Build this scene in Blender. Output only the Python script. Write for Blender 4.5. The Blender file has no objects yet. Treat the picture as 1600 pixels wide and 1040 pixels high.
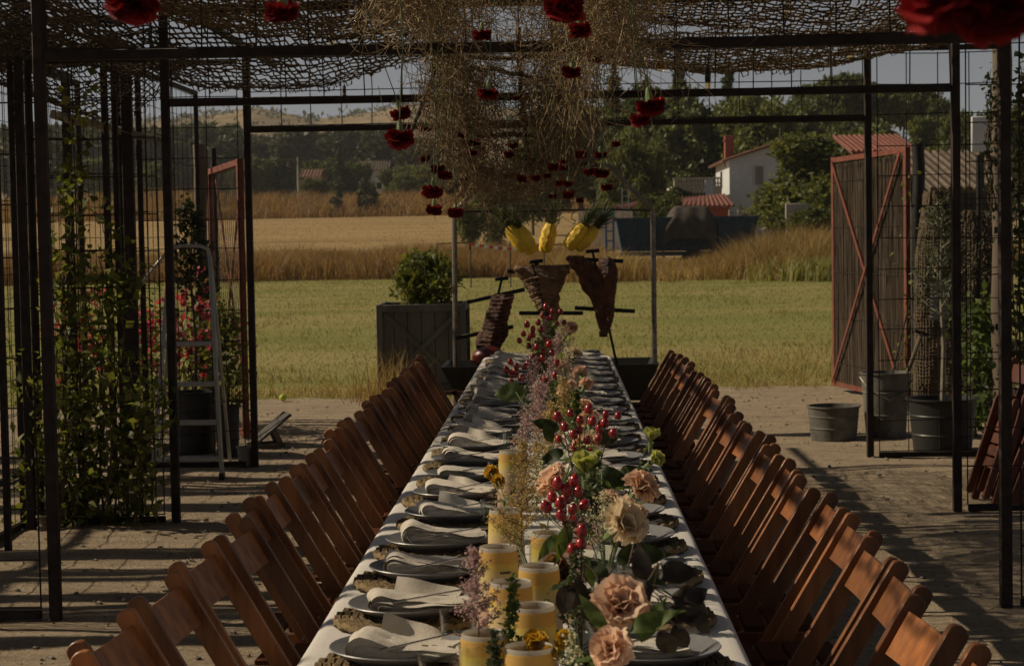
import bpy, bmesh, math, random
import numpy as np
from mathutils import Vector, Matrix, noise as mnoise

random.seed(7)
rng = np.random.default_rng(7)
SC = bpy.context.scene
COL = SC.collection
rad = math.radians

# ------------------------------------------------------------------ camera
FPX = 2900.0                       # focal length in pixels of a 1600 px wide frame
CAM_Z = 1.6
CAM_R = (Matrix.Rotation(rad(1.434), 3, 'Z') @ Matrix.Rotation(rad(90 - 2.898), 3, 'X')
         @ Matrix.Rotation(rad(-1.0), 3, 'Z'))
cam_data = bpy.data.cameras.new('camera')
cam = bpy.data.objects.new('camera', cam_data)
COL.objects.link(cam)
cam.matrix_world = Matrix.Translation((0, 0, CAM_Z)) @ CAM_R.to_4x4()
cam_data.sensor_width = 36
cam_data.lens = FPX / 1600 * 36
cam_data.clip_start = 0.05
cam_data.clip_end = 6000
cam_data.dof.use_dof = True
cam_data.dof.focus_distance = 5.6
cam_data.dof.aperture_fstop = 13.0
SC.camera = cam

# ------------------------------------------------------------------ sky and sun
SUN_DIR = Vector((-1.05, 0.16, 0.80)).normalized()      # towards the sun
SUN_EL = math.asin(SUN_DIR.z)
world = bpy.data.worlds.new('World')
SC.world = world
world.use_nodes = True
wn = world.node_tree
for n in list(wn.nodes):
    wn.nodes.remove(n)
w_out = wn.nodes.new('ShaderNodeOutputWorld')
w_bg = wn.nodes.new('ShaderNodeBackground')
w_sky = wn.nodes.new('ShaderNodeTexSky')
w_sky.sky_type = 'NISHITA'
w_sky.sun_disc = False
w_sky.sun_elevation = SUN_EL
w_sky.sun_rotation = math.atan2(SUN_DIR.x, SUN_DIR.y)
w_sky.altitude = 600
w_sky.air_density = 0.62
w_sky.dust_density = 0.45
w_sky.ozone_density = 1.0
w_hs = wn.nodes.new('ShaderNodeHueSaturation')
w_hs.inputs['Saturation'].default_value = 0.30
w_bg.inputs['Strength'].default_value = 0.05
wn.links.new(w_sky.outputs[0], w_hs.inputs['Color'])
wn.links.new(w_hs.outputs[0], w_bg.inputs['Color'])
wn.links.new(w_bg.outputs[0], w_out.inputs['Surface'])

sun_data = bpy.data.lights.new('sun', 'SUN')
sun_data.energy = 5.0
sun_data.angle = rad(0.53)
sun_data.color = (1.0, 0.84, 0.61)
sun = bpy.data.objects.new('sun', sun_data)
COL.objects.link(sun)
sun.location = (-30, 5, 30)
sun.rotation_euler = (-SUN_DIR).to_track_quat('-Z', 'Y').to_euler()

SC.view_settings.view_transform = 'Standard'
SC.view_settings.look = 'None'
SC.view_settings.gamma = 1.0
SC.view_settings.exposure = -0.36
SC.view_settings.use_curve_mapping = False
SC.render.engine = 'CYCLES'
SC.cycles.max_bounces = 8
SC.cycles.transparent_max_bounces = 12
SC.cycles.use_denoising = True

# ------------------------------------------------------------------ pixel helpers (1600 x 1040 frame)
def ray(px, py):
    return CAM_R @ Vector((px - 800.0, 520.0 - py, -FPX))

def at(px, py, d):
    """point seen at that pixel, d metres ahead"""
    r = ray(px, py)
    return Vector((0, 0, CAM_Z)) + r * (d / r.y)

def on(px, py, z=0.0):
    """point of the level z seen at that pixel"""
    r = ray(px, py)
    return Vector((0, 0, CAM_Z)) + r * ((z - CAM_Z) / r.z)

# ------------------------------------------------------------------ mesh helpers
class MB:
    def __init__(self):
        self.v = []; self.f = []; self.n = 0

    def add(self, verts, faces):
        o = self.n
        self.v.extend([tuple(p) for p in verts])
        self.f.extend([tuple(i + o for i in q) for q in faces])
        self.n += len(verts)

    def box(self, c, s, R=None, b=0.0):
        hx, hy, hz = s[0] / 2, s[1] / 2, s[2] / 2
        c = Vector(c)
        if b <= 0:
            vs = [Vector((x * hx, y * hy, z * hz)) for x in (-1, 1) for y in (-1, 1) for z in (-1, 1)]
            fs = [(0, 1, 3, 2), (4, 6, 7, 5), (0, 4, 5, 1), (2, 3, 7, 6), (0, 2, 6, 4), (1, 5, 7, 3)]
        else:
            bm = bmesh.new()
            bmesh.ops.create_cube(bm, size=1.0)
            for v in bm.verts:
                v.co = Vector((v.co.x * s[0], v.co.y * s[1], v.co.z * s[2]))
            bmesh.ops.bevel(bm, geom=bm.edges[:], offset=b, segments=1, affect='EDGES', clamp_overlap=True)
            bm.verts.index_update()
            vs = [v.co.copy() for v in bm.verts]
            fs = [tuple(v.index for v in f.verts) for f in bm.faces]
            bm.free()
        if R is not None:
            vs = [R @ v for v in vs]
        self.add([v + c for v in vs], fs)

    def beam(self, a, b_, w, h, bev=0.0, up=(0, 0, 1)):
        """rectangular bar from a to b; w across, h along up"""
        a = Vector(a); b_ = Vector(b_)
        d = b_ - a
        L = d.length
        y = d.normalized()
        u = Vector(up)
        if abs(y.dot(u)) > 0.99:
            u = Vector((0, 1, 0)) if abs(y.y) < 0.9 else Vector((1, 0, 0))
        x = y.cross(u).normalized()
        z = x.cross(y)
        R = Matrix((x, y, z)).transposed()
        self.box((a + b_) / 2, (w, L, h), R, bev)

    def tube(self, pts, r, n=6, caps=True):
        pts = [Vector(p) for p in pts]
        m = len(pts)
        rs = r if isinstance(r, (list, tuple)) else [r] * m
        prev = None
        vs = []
        for i, p in enumerate(pts):
            t = (pts[min(i + 1, m - 1)] - pts[max(i - 1, 0)])
            if t.length < 1e-9:
                t = Vector((0, 0, 1))
            t.normalize()
            if prev is None:
                u = t.orthogonal().normalized()
            else:
                u = prev - t * prev.dot(t)
                u = u.normalized() if u.length > 1e-6 else t.orthogonal().normalized()
            prev = u
            w = t.cross(u)
            for k in range(n):
                a = 2 * math.pi * k / n
                vs.append(p + (u * math.cos(a) + w * math.sin(a)) * rs[i])
        fs = []
        for i in range(m - 1):
            for k in range(n):
                k2 = (k + 1) % n
                fs.append((i * n + k, i * n + k2, (i + 1) * n + k2, (i + 1) * n + k))
        if caps:
            fs.append(tuple(reversed(range(n))))
            fs.append(tuple((m - 1) * n + k for k in range(n)))
        self.add(vs, fs)

    def lathe(self, prof, n=16, o=(0, 0, 0), R=None, close_top=False, close_bottom=False):
        o = Vector(o)
        vs = []
        for (r, z) in prof:
            for k in range(n):
                a = 2 * math.pi * k / n
                p = Vector((r * math.cos(a), r * math.sin(a), z))
                vs.append(o + (R @ p if R is not None else p))
        fs = []
        for i in range(len(prof) - 1):
            for k in range(n):
                k2 = (k + 1) % n
                fs.append((i * n + k, i * n + k2, (i + 1) * n + k2, (i + 1) * n + k))
        if close_bottom:
            fs.append(tuple(reversed(range(n))))
        if close_top:
            fs.append(tuple((len(prof) - 1) * n + k for k in range(n)))
        self.add(vs, fs)

    def grid(self, fn, nu, nv, closed_u=False):
        vs = []
        for j in range(nv + 1):
            for i in range(nu if closed_u else nu + 1):
                vs.append(fn(i / nu, j / nv))
        w = nu if closed_u else nu + 1
        fs = []
        for j in range(nv):
            for i in range(nu):
                i2 = (i + 1) % w
                fs.append((j * w + i, j * w + i2, (j + 1) * w + i2, (j + 1) * w + i))
        self.add(vs, fs)

    def blob(self, c, r, nu=8, nv=6, jitter=0.0, R=None):
        c = Vector(c)
        r = Vector(r) if hasattr(r, '__len__') else Vector((r, r, r))
        vs = []
        for j in range(nv + 1):
            th = math.pi * j / nv
            for i in range(nu):
                ph = 2 * math.pi * i / nu
                k = 1 + jitter * (random.random() - 0.5)
                p = Vector((math.sin(th) * math.cos(ph) * r.x, math.sin(th) * math.sin(ph) * r.y, math.cos(th) * r.z)) * k
                vs.append(c + (R @ p if R is not None else p))
        fs = []
        for j in range(nv):
            for i in range(nu):
                i2 = (i + 1) % nu
                fs.append((j * nu + i, (j + 1) * nu + i, (j + 1) * nu + i2, j * nu + i2))
        self.add(vs, fs)

    def mesh(self, name, mat, smooth=True, angle=40):
        me = bpy.data.meshes.new(name)
        me.from_pydata(self.v, [], self.f)
        if smooth:
            me.polygons.foreach_set('use_smooth', [True] * len(me.polygons))
            me.set_sharp_from_angle(angle=rad(angle))
        me.materials.append(MAT[mat] if isinstance(mat, str) else mat)
        me.update()
        return me

    def build(self, name, mat, parent=None, smooth=True, angle=40):
        return link(name, self.mesh(name, mat, smooth, angle), parent)


def link(name, data, parent=None, loc=None, rot=None, scale=None):
    o = bpy.data.objects.new(name, data)
    COL.objects.link(o)
    if parent is not None:
        o.parent = parent
    if loc is not None:
        o.location = loc
    if rot is not None:
        o.rotation_euler = rot
    if scale is not None:
        o.scale = scale
    return o


def np_mesh(name, verts, quads, mat, smooth=False):
    """verts (N,3), quads (M,k) arrays -> mesh data"""
    me = bpy.data.meshes.new(name)
    verts = np.ascontiguousarray(verts, dtype=np.float32)
    quads = np.ascontiguousarray(quads, dtype=np.int32)
    m, k = quads.shape
    me.vertices.add(len(verts))
    me.vertices.foreach_set('co', verts.ravel())
    me.loops.add(m * k)
    me.loops.foreach_set('vertex_index', quads.ravel())
    me.polygons.add(m)
    me.polygons.foreach_set('loop_start', np.arange(0, m * k, k, dtype=np.int32))
    me.polygons.foreach_set('loop_total', np.full(m, k, dtype=np.int32))
    if smooth:
        me.polygons.foreach_set('use_smooth', np.ones(m, dtype=bool))
    me.update(calc_edges=True)
    me.validate()
    me.materials.append(MAT[mat] if isinstance(mat, str) else mat)
    return me


def leaf_mesh(name, centers, length, width, mat, up_bias=0.3, droop=0.0, jitter=0.35, axis=None):
    """many folded leaves (two quads each) with random directions"""
    c = np.asarray(centers, dtype=np.float64)
    n = len(c)
    d = rng.normal(size=(n, 3))
    if axis is not None:
        d = d * 0.55 + np.asarray(axis)
    d[:, 2] += up_bias - droop
    d /= np.linalg.norm(d, axis=1)[:, None] + 1e-9
    s = np.cross(d, rng.normal(size=(n, 3)) + np.array([0, 0, 1.2]))
    s /= np.linalg.norm(s, axis=1)[:, None] + 1e-9
    nn = np.cross(s, d)
    L = length * (1 + jitter * (rng.random(n) - 0.5) * 2)[:, None]
    W = width * (1 + jitter * (rng.random(n) - 0.5) * 2)[:, None]
    p0 = c
    p1 = c + d * L * 0.45 + nn * L * 0.06
    p2 = c + d * L
    a = c + d * L * 0.42 + s * W * 0.5 + nn * W * 0.18
    b = c + d * L * 0.42 - s * W * 0.5 + nn * W * 0.18
    v = np.stack([p0, p1, p2, a, b], axis=1).reshape(-1, 3)
    base = (np.arange(n) * 5)[:, None]
    q = np.concatenate([base + np.array([[0, 1, 3]]), base + np.array([[1, 2, 3]]),
                        base + np.array([[0, 4, 1]]), base + np.array([[4, 2, 1]])], axis=0)
    return np_mesh(name, v, q, mat)


def strand_mesh(name, lines, radius, mat, taper=0.4):
    """list of polylines -> thin three sided tubes in one mesh"""
    mb_v = []; mb_f = []; o = 0
    for ln in lines:
        P = np.asarray(ln, dtype=np.float64)
        m = len(P)
        t = np.gradient(P, axis=0)
        t /= np.linalg.norm(t, axis=1)[:, None] + 1e-9
        ref = np.array([0.31, 0.22, 0.93]) if abs(t[0, 2]) < 0.8 else np.array([0.9, 0.3, 0.1])
        u = np.cross(t, ref); u /= np.linalg.norm(u, axis=1)[:, None] + 1e-9
        w = np.cross(t, u)
        r = radius * (0.7 + 0.6 * random.random()) * np.linspace(1, taper, m)[:, None]
        ring = [P + r * (u * math.cos(a) + w * math.sin(a)) for a in (0, 2.094, 4.189)]
        mb_v.append(np.stack(ring, axis=1).reshape(-1, 3))
        i = np.arange(m - 1) * 3 + o
        for k in range(3):
            k2 = (k + 1) % 3
            mb_f.append(np.stack([i + k, i + k2, i + 3 + k2, i + 3 + k], axis=1))
        o += 3 * m
    return np_mesh(name, np.concatenate(mb_v), np.concatenate(mb_f), mat, True)


def thing(name, label, cat, loc=(0, 0, 0), rotz=0.0, group=None):
    o = bpy.data.objects.new(name, None)
    o.empty_display_size = 0.1
    COL.objects.link(o)
    o.location = loc
    o.rotation_euler = (0, 0, rotz)
    tag(o, label, cat, group)
    return o


def tag(o, label=None, cat=None, group=None, kind=None):
    if label: o['label'] = label
    if cat: o['category'] = cat
    if group: o['group'] = group
    if kind: o['kind'] = kind
    return o


def dup(root, loc=None, rotz=None, label=None, rot=None, scale=None):
    r = root.copy(); COL.objects.link(r)
    if loc is not None: r.location = loc
    if rotz is not None: r.rotation_euler = (0, 0, rotz)
    if rot is not None: r.rotation_euler = rot
    if scale is not None: r.scale = scale
    if label: r['label'] = label
    for ch in list(root.children):
        c = ch.copy(); COL.objects.link(c); c.parent = r
        for g in list(ch.children):
            d = g.copy(); COL.objects.link(d); d.parent = c
    return r


ORD = ['nearest', 'second', 'third', 'fourth', 'fifth', 'sixth', 'seventh', 'eighth', 'ninth', 'tenth', 'eleventh', 'twelfth',
       'thirteenth', 'fourteenth', 'fifteenth', 'sixteenth', 'seventeenth', 'eighteenth', 'nineteenth', 'twentieth',
       'twenty-first', 'twenty-second', 'twenty-third', 'twenty-fourth']

# ------------------------------------------------------------------ materials
MAT = {}

def new_mat(name):
    m = bpy.data.materials.new(name)
    m.use_nodes = True
    nt = m.node_tree
    for n in list(nt.nodes):
        nt.nodes.remove(n)
    out = nt.nodes.new('ShaderNodeOutputMaterial')
    MAT[name] = m
    return m, nt, out

def ramp(nt, src, stops):
    r = nt.nodes.new('ShaderNodeValToRGB')
    e = r.color_ramp.elements
    while len(e) < len(stops):
        e.new(0.5)
    for i, (p, c) in enumerate(stops):
        e[i].position = p
        e[i].color = (c[0], c[1], c[2], 1)
    nt.links.new(src, r.inputs[0])
    return r.outputs[0]

def tex(nt, scale, detail=4, rough=0.6, stretch=(1, 1, 1), coord='Object', dist=0.0):
    tc = nt.nodes.new('ShaderNodeTexCoord')
    mp = nt.nodes.new('ShaderNodeMapping')
    mp.inputs['Scale'].default_value = stretch
    nz = nt.nodes.new('ShaderNodeTexNoise')
    nz.inputs['Scale'].default_value = scale
    nz.inputs['Detail'].default_value = detail
    nz.inputs['Roughness'].default_value = rough
    nz.inputs['Distortion'].default_value = dist
    if coord == 'World':
        g = nt.nodes.new('ShaderNodeNewGeometry')
        nt.links.new(g.outputs['Position'], mp.inputs['Vector'])
    else:
        nt.links.new(tc.outputs[coord], mp.inputs['Vector'])
    nt.links.new(mp.outputs[0], nz.inputs['Vector'])
    return nz.outputs['Fac']

def mixc(nt, fac, a, b, mode='MIX'):
    m = nt.nodes.new('ShaderNodeMix')
    m.data_type = 'RGBA'
    m.blend_type = mode
    for key, v in ((0, fac), (6, a), (7, b)):
        if hasattr(v, 'is_output') or isinstance(v, bpy.types.NodeSocket):
            nt.links.new(v, m.inputs[key])
        elif key == 0:
            m.inputs[0].default_value = v
        else:
            m.inputs[key].default_value = (v[0], v[1], v[2], 1)
    return m.outputs[2]

def simple(name, c1, c2=None, scale=8, rough=0.6, metal=0.0, bump=0.0, bump_scale=None, stretch=(1, 1, 1), coord='Object',
           obj_var=0.0, island_var=0.0, spec=0.5, sheen=0.0, coat=0.0, bump_dist=0.01):
    m, nt, out = new_mat(name)
    b = nt.nodes.new('ShaderNodeBsdfPrincipled')
    nt.links.new(b.outputs[0], out.inputs[0])
    c2 = c2 or tuple(x * 0.7 for x in c1)
    f = tex(nt, scale, stretch=stretch, coord=coord)
    col = ramp(nt, f, [(0.3, c2), (0.7, c1)])
    for var, src in ((obj_var, 'obj'), (island_var, 'island')):
        if var:
            if src == 'obj':
                oi = nt.nodes.new('ShaderNodeObjectInfo'); s = oi.outputs['Random']
            else:
                g = nt.nodes.new('ShaderNodeNewGeometry'); s = g.outputs['Random Per Island']
            k = ramp(nt, s, [(0.0, (1 - var,) * 3), (1.0, (1 + var * 0.6,) * 3)])
            col = mixc(nt, 1.0, col, k, 'MULTIPLY')
    nt.links.new(col, b.inputs['Base Color'])
    rr = ramp(nt, f, [(0.25, (min(1, rough * 1.25),) * 3), (0.75, (rough * 0.85,) * 3)])
    nt.links.new(rr, b.inputs['Roughness'])
    b.inputs['Metallic'].default_value = metal
    b.inputs['Specular IOR Level'].default_value = spec
    b.inputs['Coat Weight'].default_value = coat
    b.inputs['Sheen Weight'].default_value = sheen
    if bump:
        f2 = tex(nt, bump_scale or scale * 3, detail=6, stretch=stretch, coord=coord)
        bp = nt.nodes.new('ShaderNodeBump')
        bp.inputs['Strength'].default_value = bump
        bp.inputs['Distance'].default_value = bump_dist
        nt.links.new(f2, bp.inputs['Height'])
        nt.links.new(bp.outputs[0], b.inputs['Normal'])
    return m

def foliage(name, dark, light, trans=0.35, rough=0.55, scale=3.0, extra=None, tmul=(1.25, 1.2, 0.6)):
    m, nt, out = new_mat(name)
    g = nt.nodes.new('ShaderNodeNewGeometry')
    col = ramp(nt, g.outputs['Random Per Island'], [(0.0, dark), (0.75, light)] + ([(1.0, extra)] if extra else []))
    f = tex(nt, scale, detail=2, coord='Object')
    k = ramp(nt, f, [(0.3, (0.7, 0.7, 0.7)), (0.7, (1.2, 1.2, 1.2))])
    col = mixc(nt, 1.0, col, k, 'MULTIPLY')
    b = nt.nodes.new('ShaderNodeBsdfPrincipled')
    b.inputs['Roughness'].default_value = rough
    b.inputs['Specular IOR Level'].default_value = 0.3
    t = nt.nodes.new('ShaderNodeBsdfTranslucent')
    nt.links.new(col, b.inputs['Base Color'])
    tcol = mixc(nt, 1.0, col, tmul, 'MULTIPLY')
    nt.links.new(tcol, t.inputs['Color'])
    mx = nt.nodes.new('ShaderNodeMixShader')
    mx.inputs[0].default_value = trans
    nt.links.new(b.outputs[0], mx.inputs[1])
    nt.links.new(t.outputs[0], mx.inputs[2])
    nt.links.new(mx.outputs[0], out.inputs[0])
    return m

def glass_mat(name, tint=(0.95, 0.97, 0.95), rough=0.02):
    m, nt, out = new_mat(name)
    gl = nt.nodes.new('ShaderNodeBsdfGlossy'); gl.inputs['Roughness'].default_value = rough
    tr = nt.nodes.new('ShaderNodeBsdfTransparent'); tr.inputs['Color'].default_value = (*tint, 1)
    lw = nt.nodes.new('ShaderNodeLayerWeight'); lw.inputs['Blend'].default_value = 0.5
    fr = nt.nodes.new('ShaderNodeMath'); fr.operation = 'POWER'; fr.inputs[1].default_value = 3.0; nt.links.new(lw.outputs['Facing'], fr.inputs[0])
    mx = nt.nodes.new('ShaderNodeMixShader')
    nt.links.new(fr.outputs[0], mx.inputs[0])
    nt.links.new(tr.outputs[0], mx.inputs[1])
    nt.links.new(gl.outputs[0], mx.inputs[2])
    nt.links.new(mx.outputs[0], out.inputs[0])
    return m

simple('rust_steel', (0.026, 0.013, 0.009), (0.011, 0.007, 0.006), 14, 0.75, 0.0, 0.3, obj_var=0.25)
simple('dark_wire', (0.030, 0.020, 0.013), (0.015, 0.010, 0.008), 30, 0.8)
simple('black_steel', (0.018, 0.016, 0.014), (0.010, 0.009, 0.008), 18, 0.55, 0.4, 0.2)
simple('grey_steel', (0.26, 0.23, 0.19), (0.12, 0.10, 0.08), 25, 0.45, 0.8, 0.15)
simple('aluminium', (0.46, 0.46, 0.45), (0.34, 0.34, 0.33), 20, 0.42, 0.7, 0.1)
simple('galvanised', (0.19, 0.18, 0.16), (0.07, 0.065, 0.055), 5, 0.7, 0.3, 0.25, 20)
simple('cutlery_steel', (0.55, 0.53, 0.50), (0.45, 0.43, 0.40), 20, 0.25, 1.0)
simple('red_oxide', (0.21, 0.05, 0.024), (0.10, 0.028, 0.016), 9, 0.7, 0.0, 0.25)
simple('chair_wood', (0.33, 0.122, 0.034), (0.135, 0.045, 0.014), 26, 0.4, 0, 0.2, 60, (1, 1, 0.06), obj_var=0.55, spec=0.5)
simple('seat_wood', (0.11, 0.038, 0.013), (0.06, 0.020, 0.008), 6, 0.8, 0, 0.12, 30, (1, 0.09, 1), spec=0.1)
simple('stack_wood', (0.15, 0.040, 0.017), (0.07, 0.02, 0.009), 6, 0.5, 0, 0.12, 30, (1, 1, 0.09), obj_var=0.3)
simple('old_wood', (0.17, 0.13, 0.09), (0.07, 0.052, 0.035), 5, 0.85, 0, 0.6, 18, (1, 1, 0.07))
simple('grey_wood', (0.105, 0.100, 0.090), (0.065, 0.060, 0.052), 6, 0.8, 0, 0.35, 22, (1, 1, 0.1), obj_var=0.15)
simple('linen', (0.62, 0.585, 0.54), (0.54, 0.51, 0.465), 60, 0.95, 0, 0.25, 260, sheen=0.2)
simple('napkin', (0.66, 0.60, 0.51), (0.55, 0.49, 0.41), 40, 0.95, 0, 0.35, 300, sheen=0.2, obj_var=0.12)
simple('plate_glaze', (0.21, 0.212, 0.22), (0.16, 0.162, 0.17), 25, 0.38, 0, 0.04, spec=0.6, obj_var=0.1)
simple('esparto', (0.26, 0.18, 0.085), (0.10, 0.065, 0.03), 50, 0.95, 0, 0.9, 90, island_var=0.35)
simple('rope', (0.17, 0.118, 0.064), (0.07, 0.048, 0.027), 30, 0.95, 0, 0.4)
simple('rope_dark', (0.075, 0.052, 0.032), (0.035, 0.025, 0.017), 30, 0.95)
simple('straw', (0.42, 0.31, 0.17), (0.22, 0.155, 0.08), 8, 0.85, island_var=0.4)
simple('straw_dark', (0.38, 0.27, 0.145), (0.19, 0.13, 0.068), 8, 0.9, island_var=0.5)
simple('bark', (0.15, 0.11, 0.075), (0.06, 0.045, 0.03), 8, 0.95, 0, 0.8, 24)
simple('bark_pale', (0.30, 0.27, 0.21), (0.15, 0.13, 0.10), 12, 0.9, 0, 0.5)
simple('black_plastic', (0.016, 0.016, 0.016), (0.011, 0.011, 0.011), 12, 0.5, 0, 0.05)
simple('grey_plastic', (0.24, 0.23, 0.21), (0.17, 0.16, 0.15), 9, 0.6)
simple('soil', (0.05, 0.036, 0.024), (0.02, 0.015, 0.01), 22, 1.0, 0, 0.8)
simple('meat', (0.21, 0.072, 0.028), (0.028, 0.011, 0.007), 13, 0.42, 0, 1.0, 30, spec=0.4, bump_dist=0.05)
simple('meat_pale', (0.36, 0.21, 0.10), (0.10, 0.042, 0.02), 9, 0.5, 0, 1.0, 26, bump_dist=0.04)
simple('meat_red', (0.16, 0.012, 0.012), (0.06, 0.006, 0.006), 9, 0.4, 0, 0.4)
simple('charcoal', (0.03, 0.028, 0.026), (0.008, 0.008, 0.008), 20, 1.0, 0, 0.8)
simple('pineapple_flesh', (0.82, 0.56, 0.03), (0.62, 0.38, 0.02), 14, 0.5, 0, 0.6, 40)
simple('white_wall', (0.58, 0.61, 0.63), (0.48, 0.50, 0.52), 3, 0.9, 0, 0.2)
simple('cream_wall', (0.60, 0.55, 0.45), (0.48, 0.43, 0.34), 3, 0.9)
simple('roof_tile', (0.22, 0.105, 0.072), (0.12, 0.058, 0.042), 8, 0.9, 0, 0.4, island_var=0.3)
simple('roof_red', (0.22, 0.075, 0.052), (0.14, 0.048, 0.036), 5, 0.8, island_var=0.25)
simple('rope_brown', (0.115, 0.080, 0.044), (0.05, 0.035, 0.02), 30, 0.95, 0, 0.4)
simple('roof_pale', (0.15, 0.112, 0.08), (0.07, 0.052, 0.038), 9, 0.95, 0, 0.4, island_var=0.35)
simple('brick_red', (0.34, 0.09, 0.055), (0.22, 0.06, 0.04), 9, 0.9)
simple('window_dark', (0.03, 0.032, 0.035), (0.02, 0.02, 0.022), 4, 0.15)
simple('trailer_paint', (0.045, 0.085, 0.125), (0.022, 0.038, 0.058), 5, 0.7, 0, 0.2)
simple('blue_paint', (0.05, 0.16, 0.34), (0.03, 0.10, 0.24), 6, 0.5)
simple('teal_paint', (0.08, 0.30, 0.25), (0.06, 0.22, 0.19), 6, 0.5)
simple('tarp', (0.075, 0.062, 0.05), (0.045, 0.037, 0.03), 3, 0.9, 0, 0.4)
simple('tape_white', (0.75, 0.73, 0.70), (0.65, 0.63, 0.6), 5, 0.5)
simple('tape_red', (0.55, 0.06, 0.04), (0.45, 0.05, 0.03), 5, 0.5)
simple('tennis', (0.50, 0.58, 0.06), (0.40, 0.48, 0.05), 40, 0.95)
simple('brushwood', (0.125, 0.092, 0.064), (0.055, 0.040, 0.028), 30, 0.95, 0, 0.7, 60, (1, 1, 0.06), island_var=0.25)
simple('corrugated', (0.30, 0.30, 0.29), (0.18, 0.18, 0.17), 5, 0.5, 0.5)
simple('stem_green', (0.10, 0.14, 0.045), (0.055, 0.08, 0.025), 15, 0.6)
simple('stem_brown', (0.09, 0.055, 0.028), (0.045, 0.028, 0.015), 15, 0.8)
simple('calyx_green', (0.17, 0.22, 0.075), (0.10, 0.14, 0.045), 20, 0.6)
simple('bulb_socket', (0.012, 0.011, 0.010), (0.009, 0.009, 0.008), 10, 0.5)
simple('berry_red', (0.36, 0.012, 0.012), (0.22, 0.006, 0.008), 30, 0.22, obj_var=0.2, coat=0.4)
simple('paper_white', (0.70, 0.66, 0.60), (0.62, 0.58, 0.52), 10, 0.8)
simple('card_pink', (0.52, 0.33, 0.29), (0.46, 0.29, 0.26), 10, 0.8)
simple('ink_dark', (0.03, 0.025, 0.022), (0.02, 0.017, 0.015), 10, 0.8)
simple('ink_red', (0.55, 0.04, 0.025), (0.5, 0.03, 0.02), 10, 0.7)
simple('stone', (0.36, 0.31, 0.24), (0.20, 0.17, 0.13), 12, 0.95, 0, 0.5, island_var=0.4)
simple('concrete', (0.42, 0.38, 0.32), (0.30, 0.27, 0.23), 6, 0.95, 0, 0.3)
simple('white_sheet', (0.52, 0.52, 0.56), (0.45, 0.45, 0.48), 4, 0.7)
glass_mat('clear_glass', (0.93, 0.95, 0.93))
glass_mat('amber_glass', (0.95, 0.78, 0.5), 0.03)
glass_mat('dark_glass', (0.25, 0.22, 0.2), 0.05)
foliage('vine_leaf', (0.06, 0.085, 0.022), (0.19, 0.21, 0.05), 0.5, extra=(0.32, 0.31, 0.10))
foliage('shrub_leaf', (0.05, 0.07, 0.018), (0.16, 0.18, 0.035), 0.4, extra=(0.28, 0.27, 0.07))
foliage('olive_leaf', (0.045, 0.055, 0.030), (0.13, 0.15, 0.09), 0.25)
foliage('dark_leaf', (0.014, 0.022, 0.010), (0.045, 0.062, 0.022), 0.3)
foliage('burgundy_leaf', (0.016, 0.010, 0.010), (0.035, 0.026, 0.020), 0.2)
foliage('fresh_leaf', (0.05, 0.085, 0.025), (0.12, 0.17, 0.05), 0.4)
foliage('pine_needle', (0.028, 0.038, 0.017), (0.09, 0.105, 0.038), 0.25)
foliage('tree_leaf', (0.042, 0.056, 0.02), (0.135, 0.155, 0.048), 0.35)
foliage('tree_leaf_light', (0.06, 0.078, 0.026), (0.18, 0.195, 0.06), 0.4)
foliage('far_leaf', (0.045, 0.052, 0.034), (0.10, 0.108, 0.062), 0.25)
foliage('bougain', (0.34, 0.03, 0.08), (0.55, 0.09, 0.17), 0.45)
foliage('grass_green', (0.16, 0.165, 0.045), (0.27, 0.25, 0.095), 0.4, scale=0.3)
foliage('grass_dry', (0.22, 0.14, 0.055), (0.40, 0.28, 0.12), 0.35, scale=0.25)
foliage('grass_rust', (0.17, 0.09, 0.04), (0.36, 0.22, 0.10), 0.35, scale=0.4, extra=(0.28, 0.23, 0.10))
foliage('grass_gold', (0.31, 0.22, 0.10), (0.40, 0.285, 0.135), 0.35, scale=0.25)
foliage('red_petal', (0.12, 0.004, 0.006), (0.27, 0.009, 0.011), 0.25, rough=0.7, scale=20, tmul=(1, 1, 1))
foliage('peach_petal', (0.80, 0.53, 0.36), (0.88, 0.66, 0.49), 0.4, rough=0.7, scale=20, tmul=(1, 0.95, 0.9))
foliage('cream_petal', (0.80, 0.64, 0.43), (0.88, 0.76, 0.56), 0.4, rough=0.7, scale=20, tmul=(1, 0.97, 0.9))
foliage('lime_petal', (0.34, 0.38, 0.12), (0.52, 0.52, 0.22), 0.45, rough=0.7, scale=20)
foliage('yellow_petal', (0.52, 0.30, 0.03), (0.68, 0.44, 0.06), 0.4, rough=0.7, scale=20)
foliage('brown_petal', (0.15, 0.075, 0.03), (0.28, 0.16, 0.06), 0.3, rough=0.8, scale=20)
foliage('pink_plume', (0.42, 0.27, 0.26), (0.60, 0.43, 0.40), 0.45, rough=0.9, scale=20, tmul=(1, 1, 1))
foliage('beige_plume', (0.34, 0.25, 0.13), (0.52, 0.40, 0.23), 0.45, rough=0.9, scale=20)
foliage('white_petal', (0.55, 0.52, 0.42), (0.72, 0.70, 0.60), 0.4, rough=0.8, scale=20)
# ------------------------------------------------------------------ ground
def sstep(a, b, x):
    t = np.clip((x - a) / (b - a), 0, 1)
    return t * t * (3 - 2 * t)

def zg(x, y):
    """height of the land"""
    x = np.asarray(x, dtype=float); y = np.asarray(y, dtype=float)
    z = 4.7 * np.clip((y - 82) / 153.0, 0, 1) ** 1.15
    z = z + 2.7 * sstep(236, 264, y) + 2.5 * sstep(300, 520, y)
    return z

def noise_grid(xs, ys, scale, seed=0.0):
    return np.array([mnoise.noise((x * scale, y * scale, seed)) for x, y in zip(xs, ys)])

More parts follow.
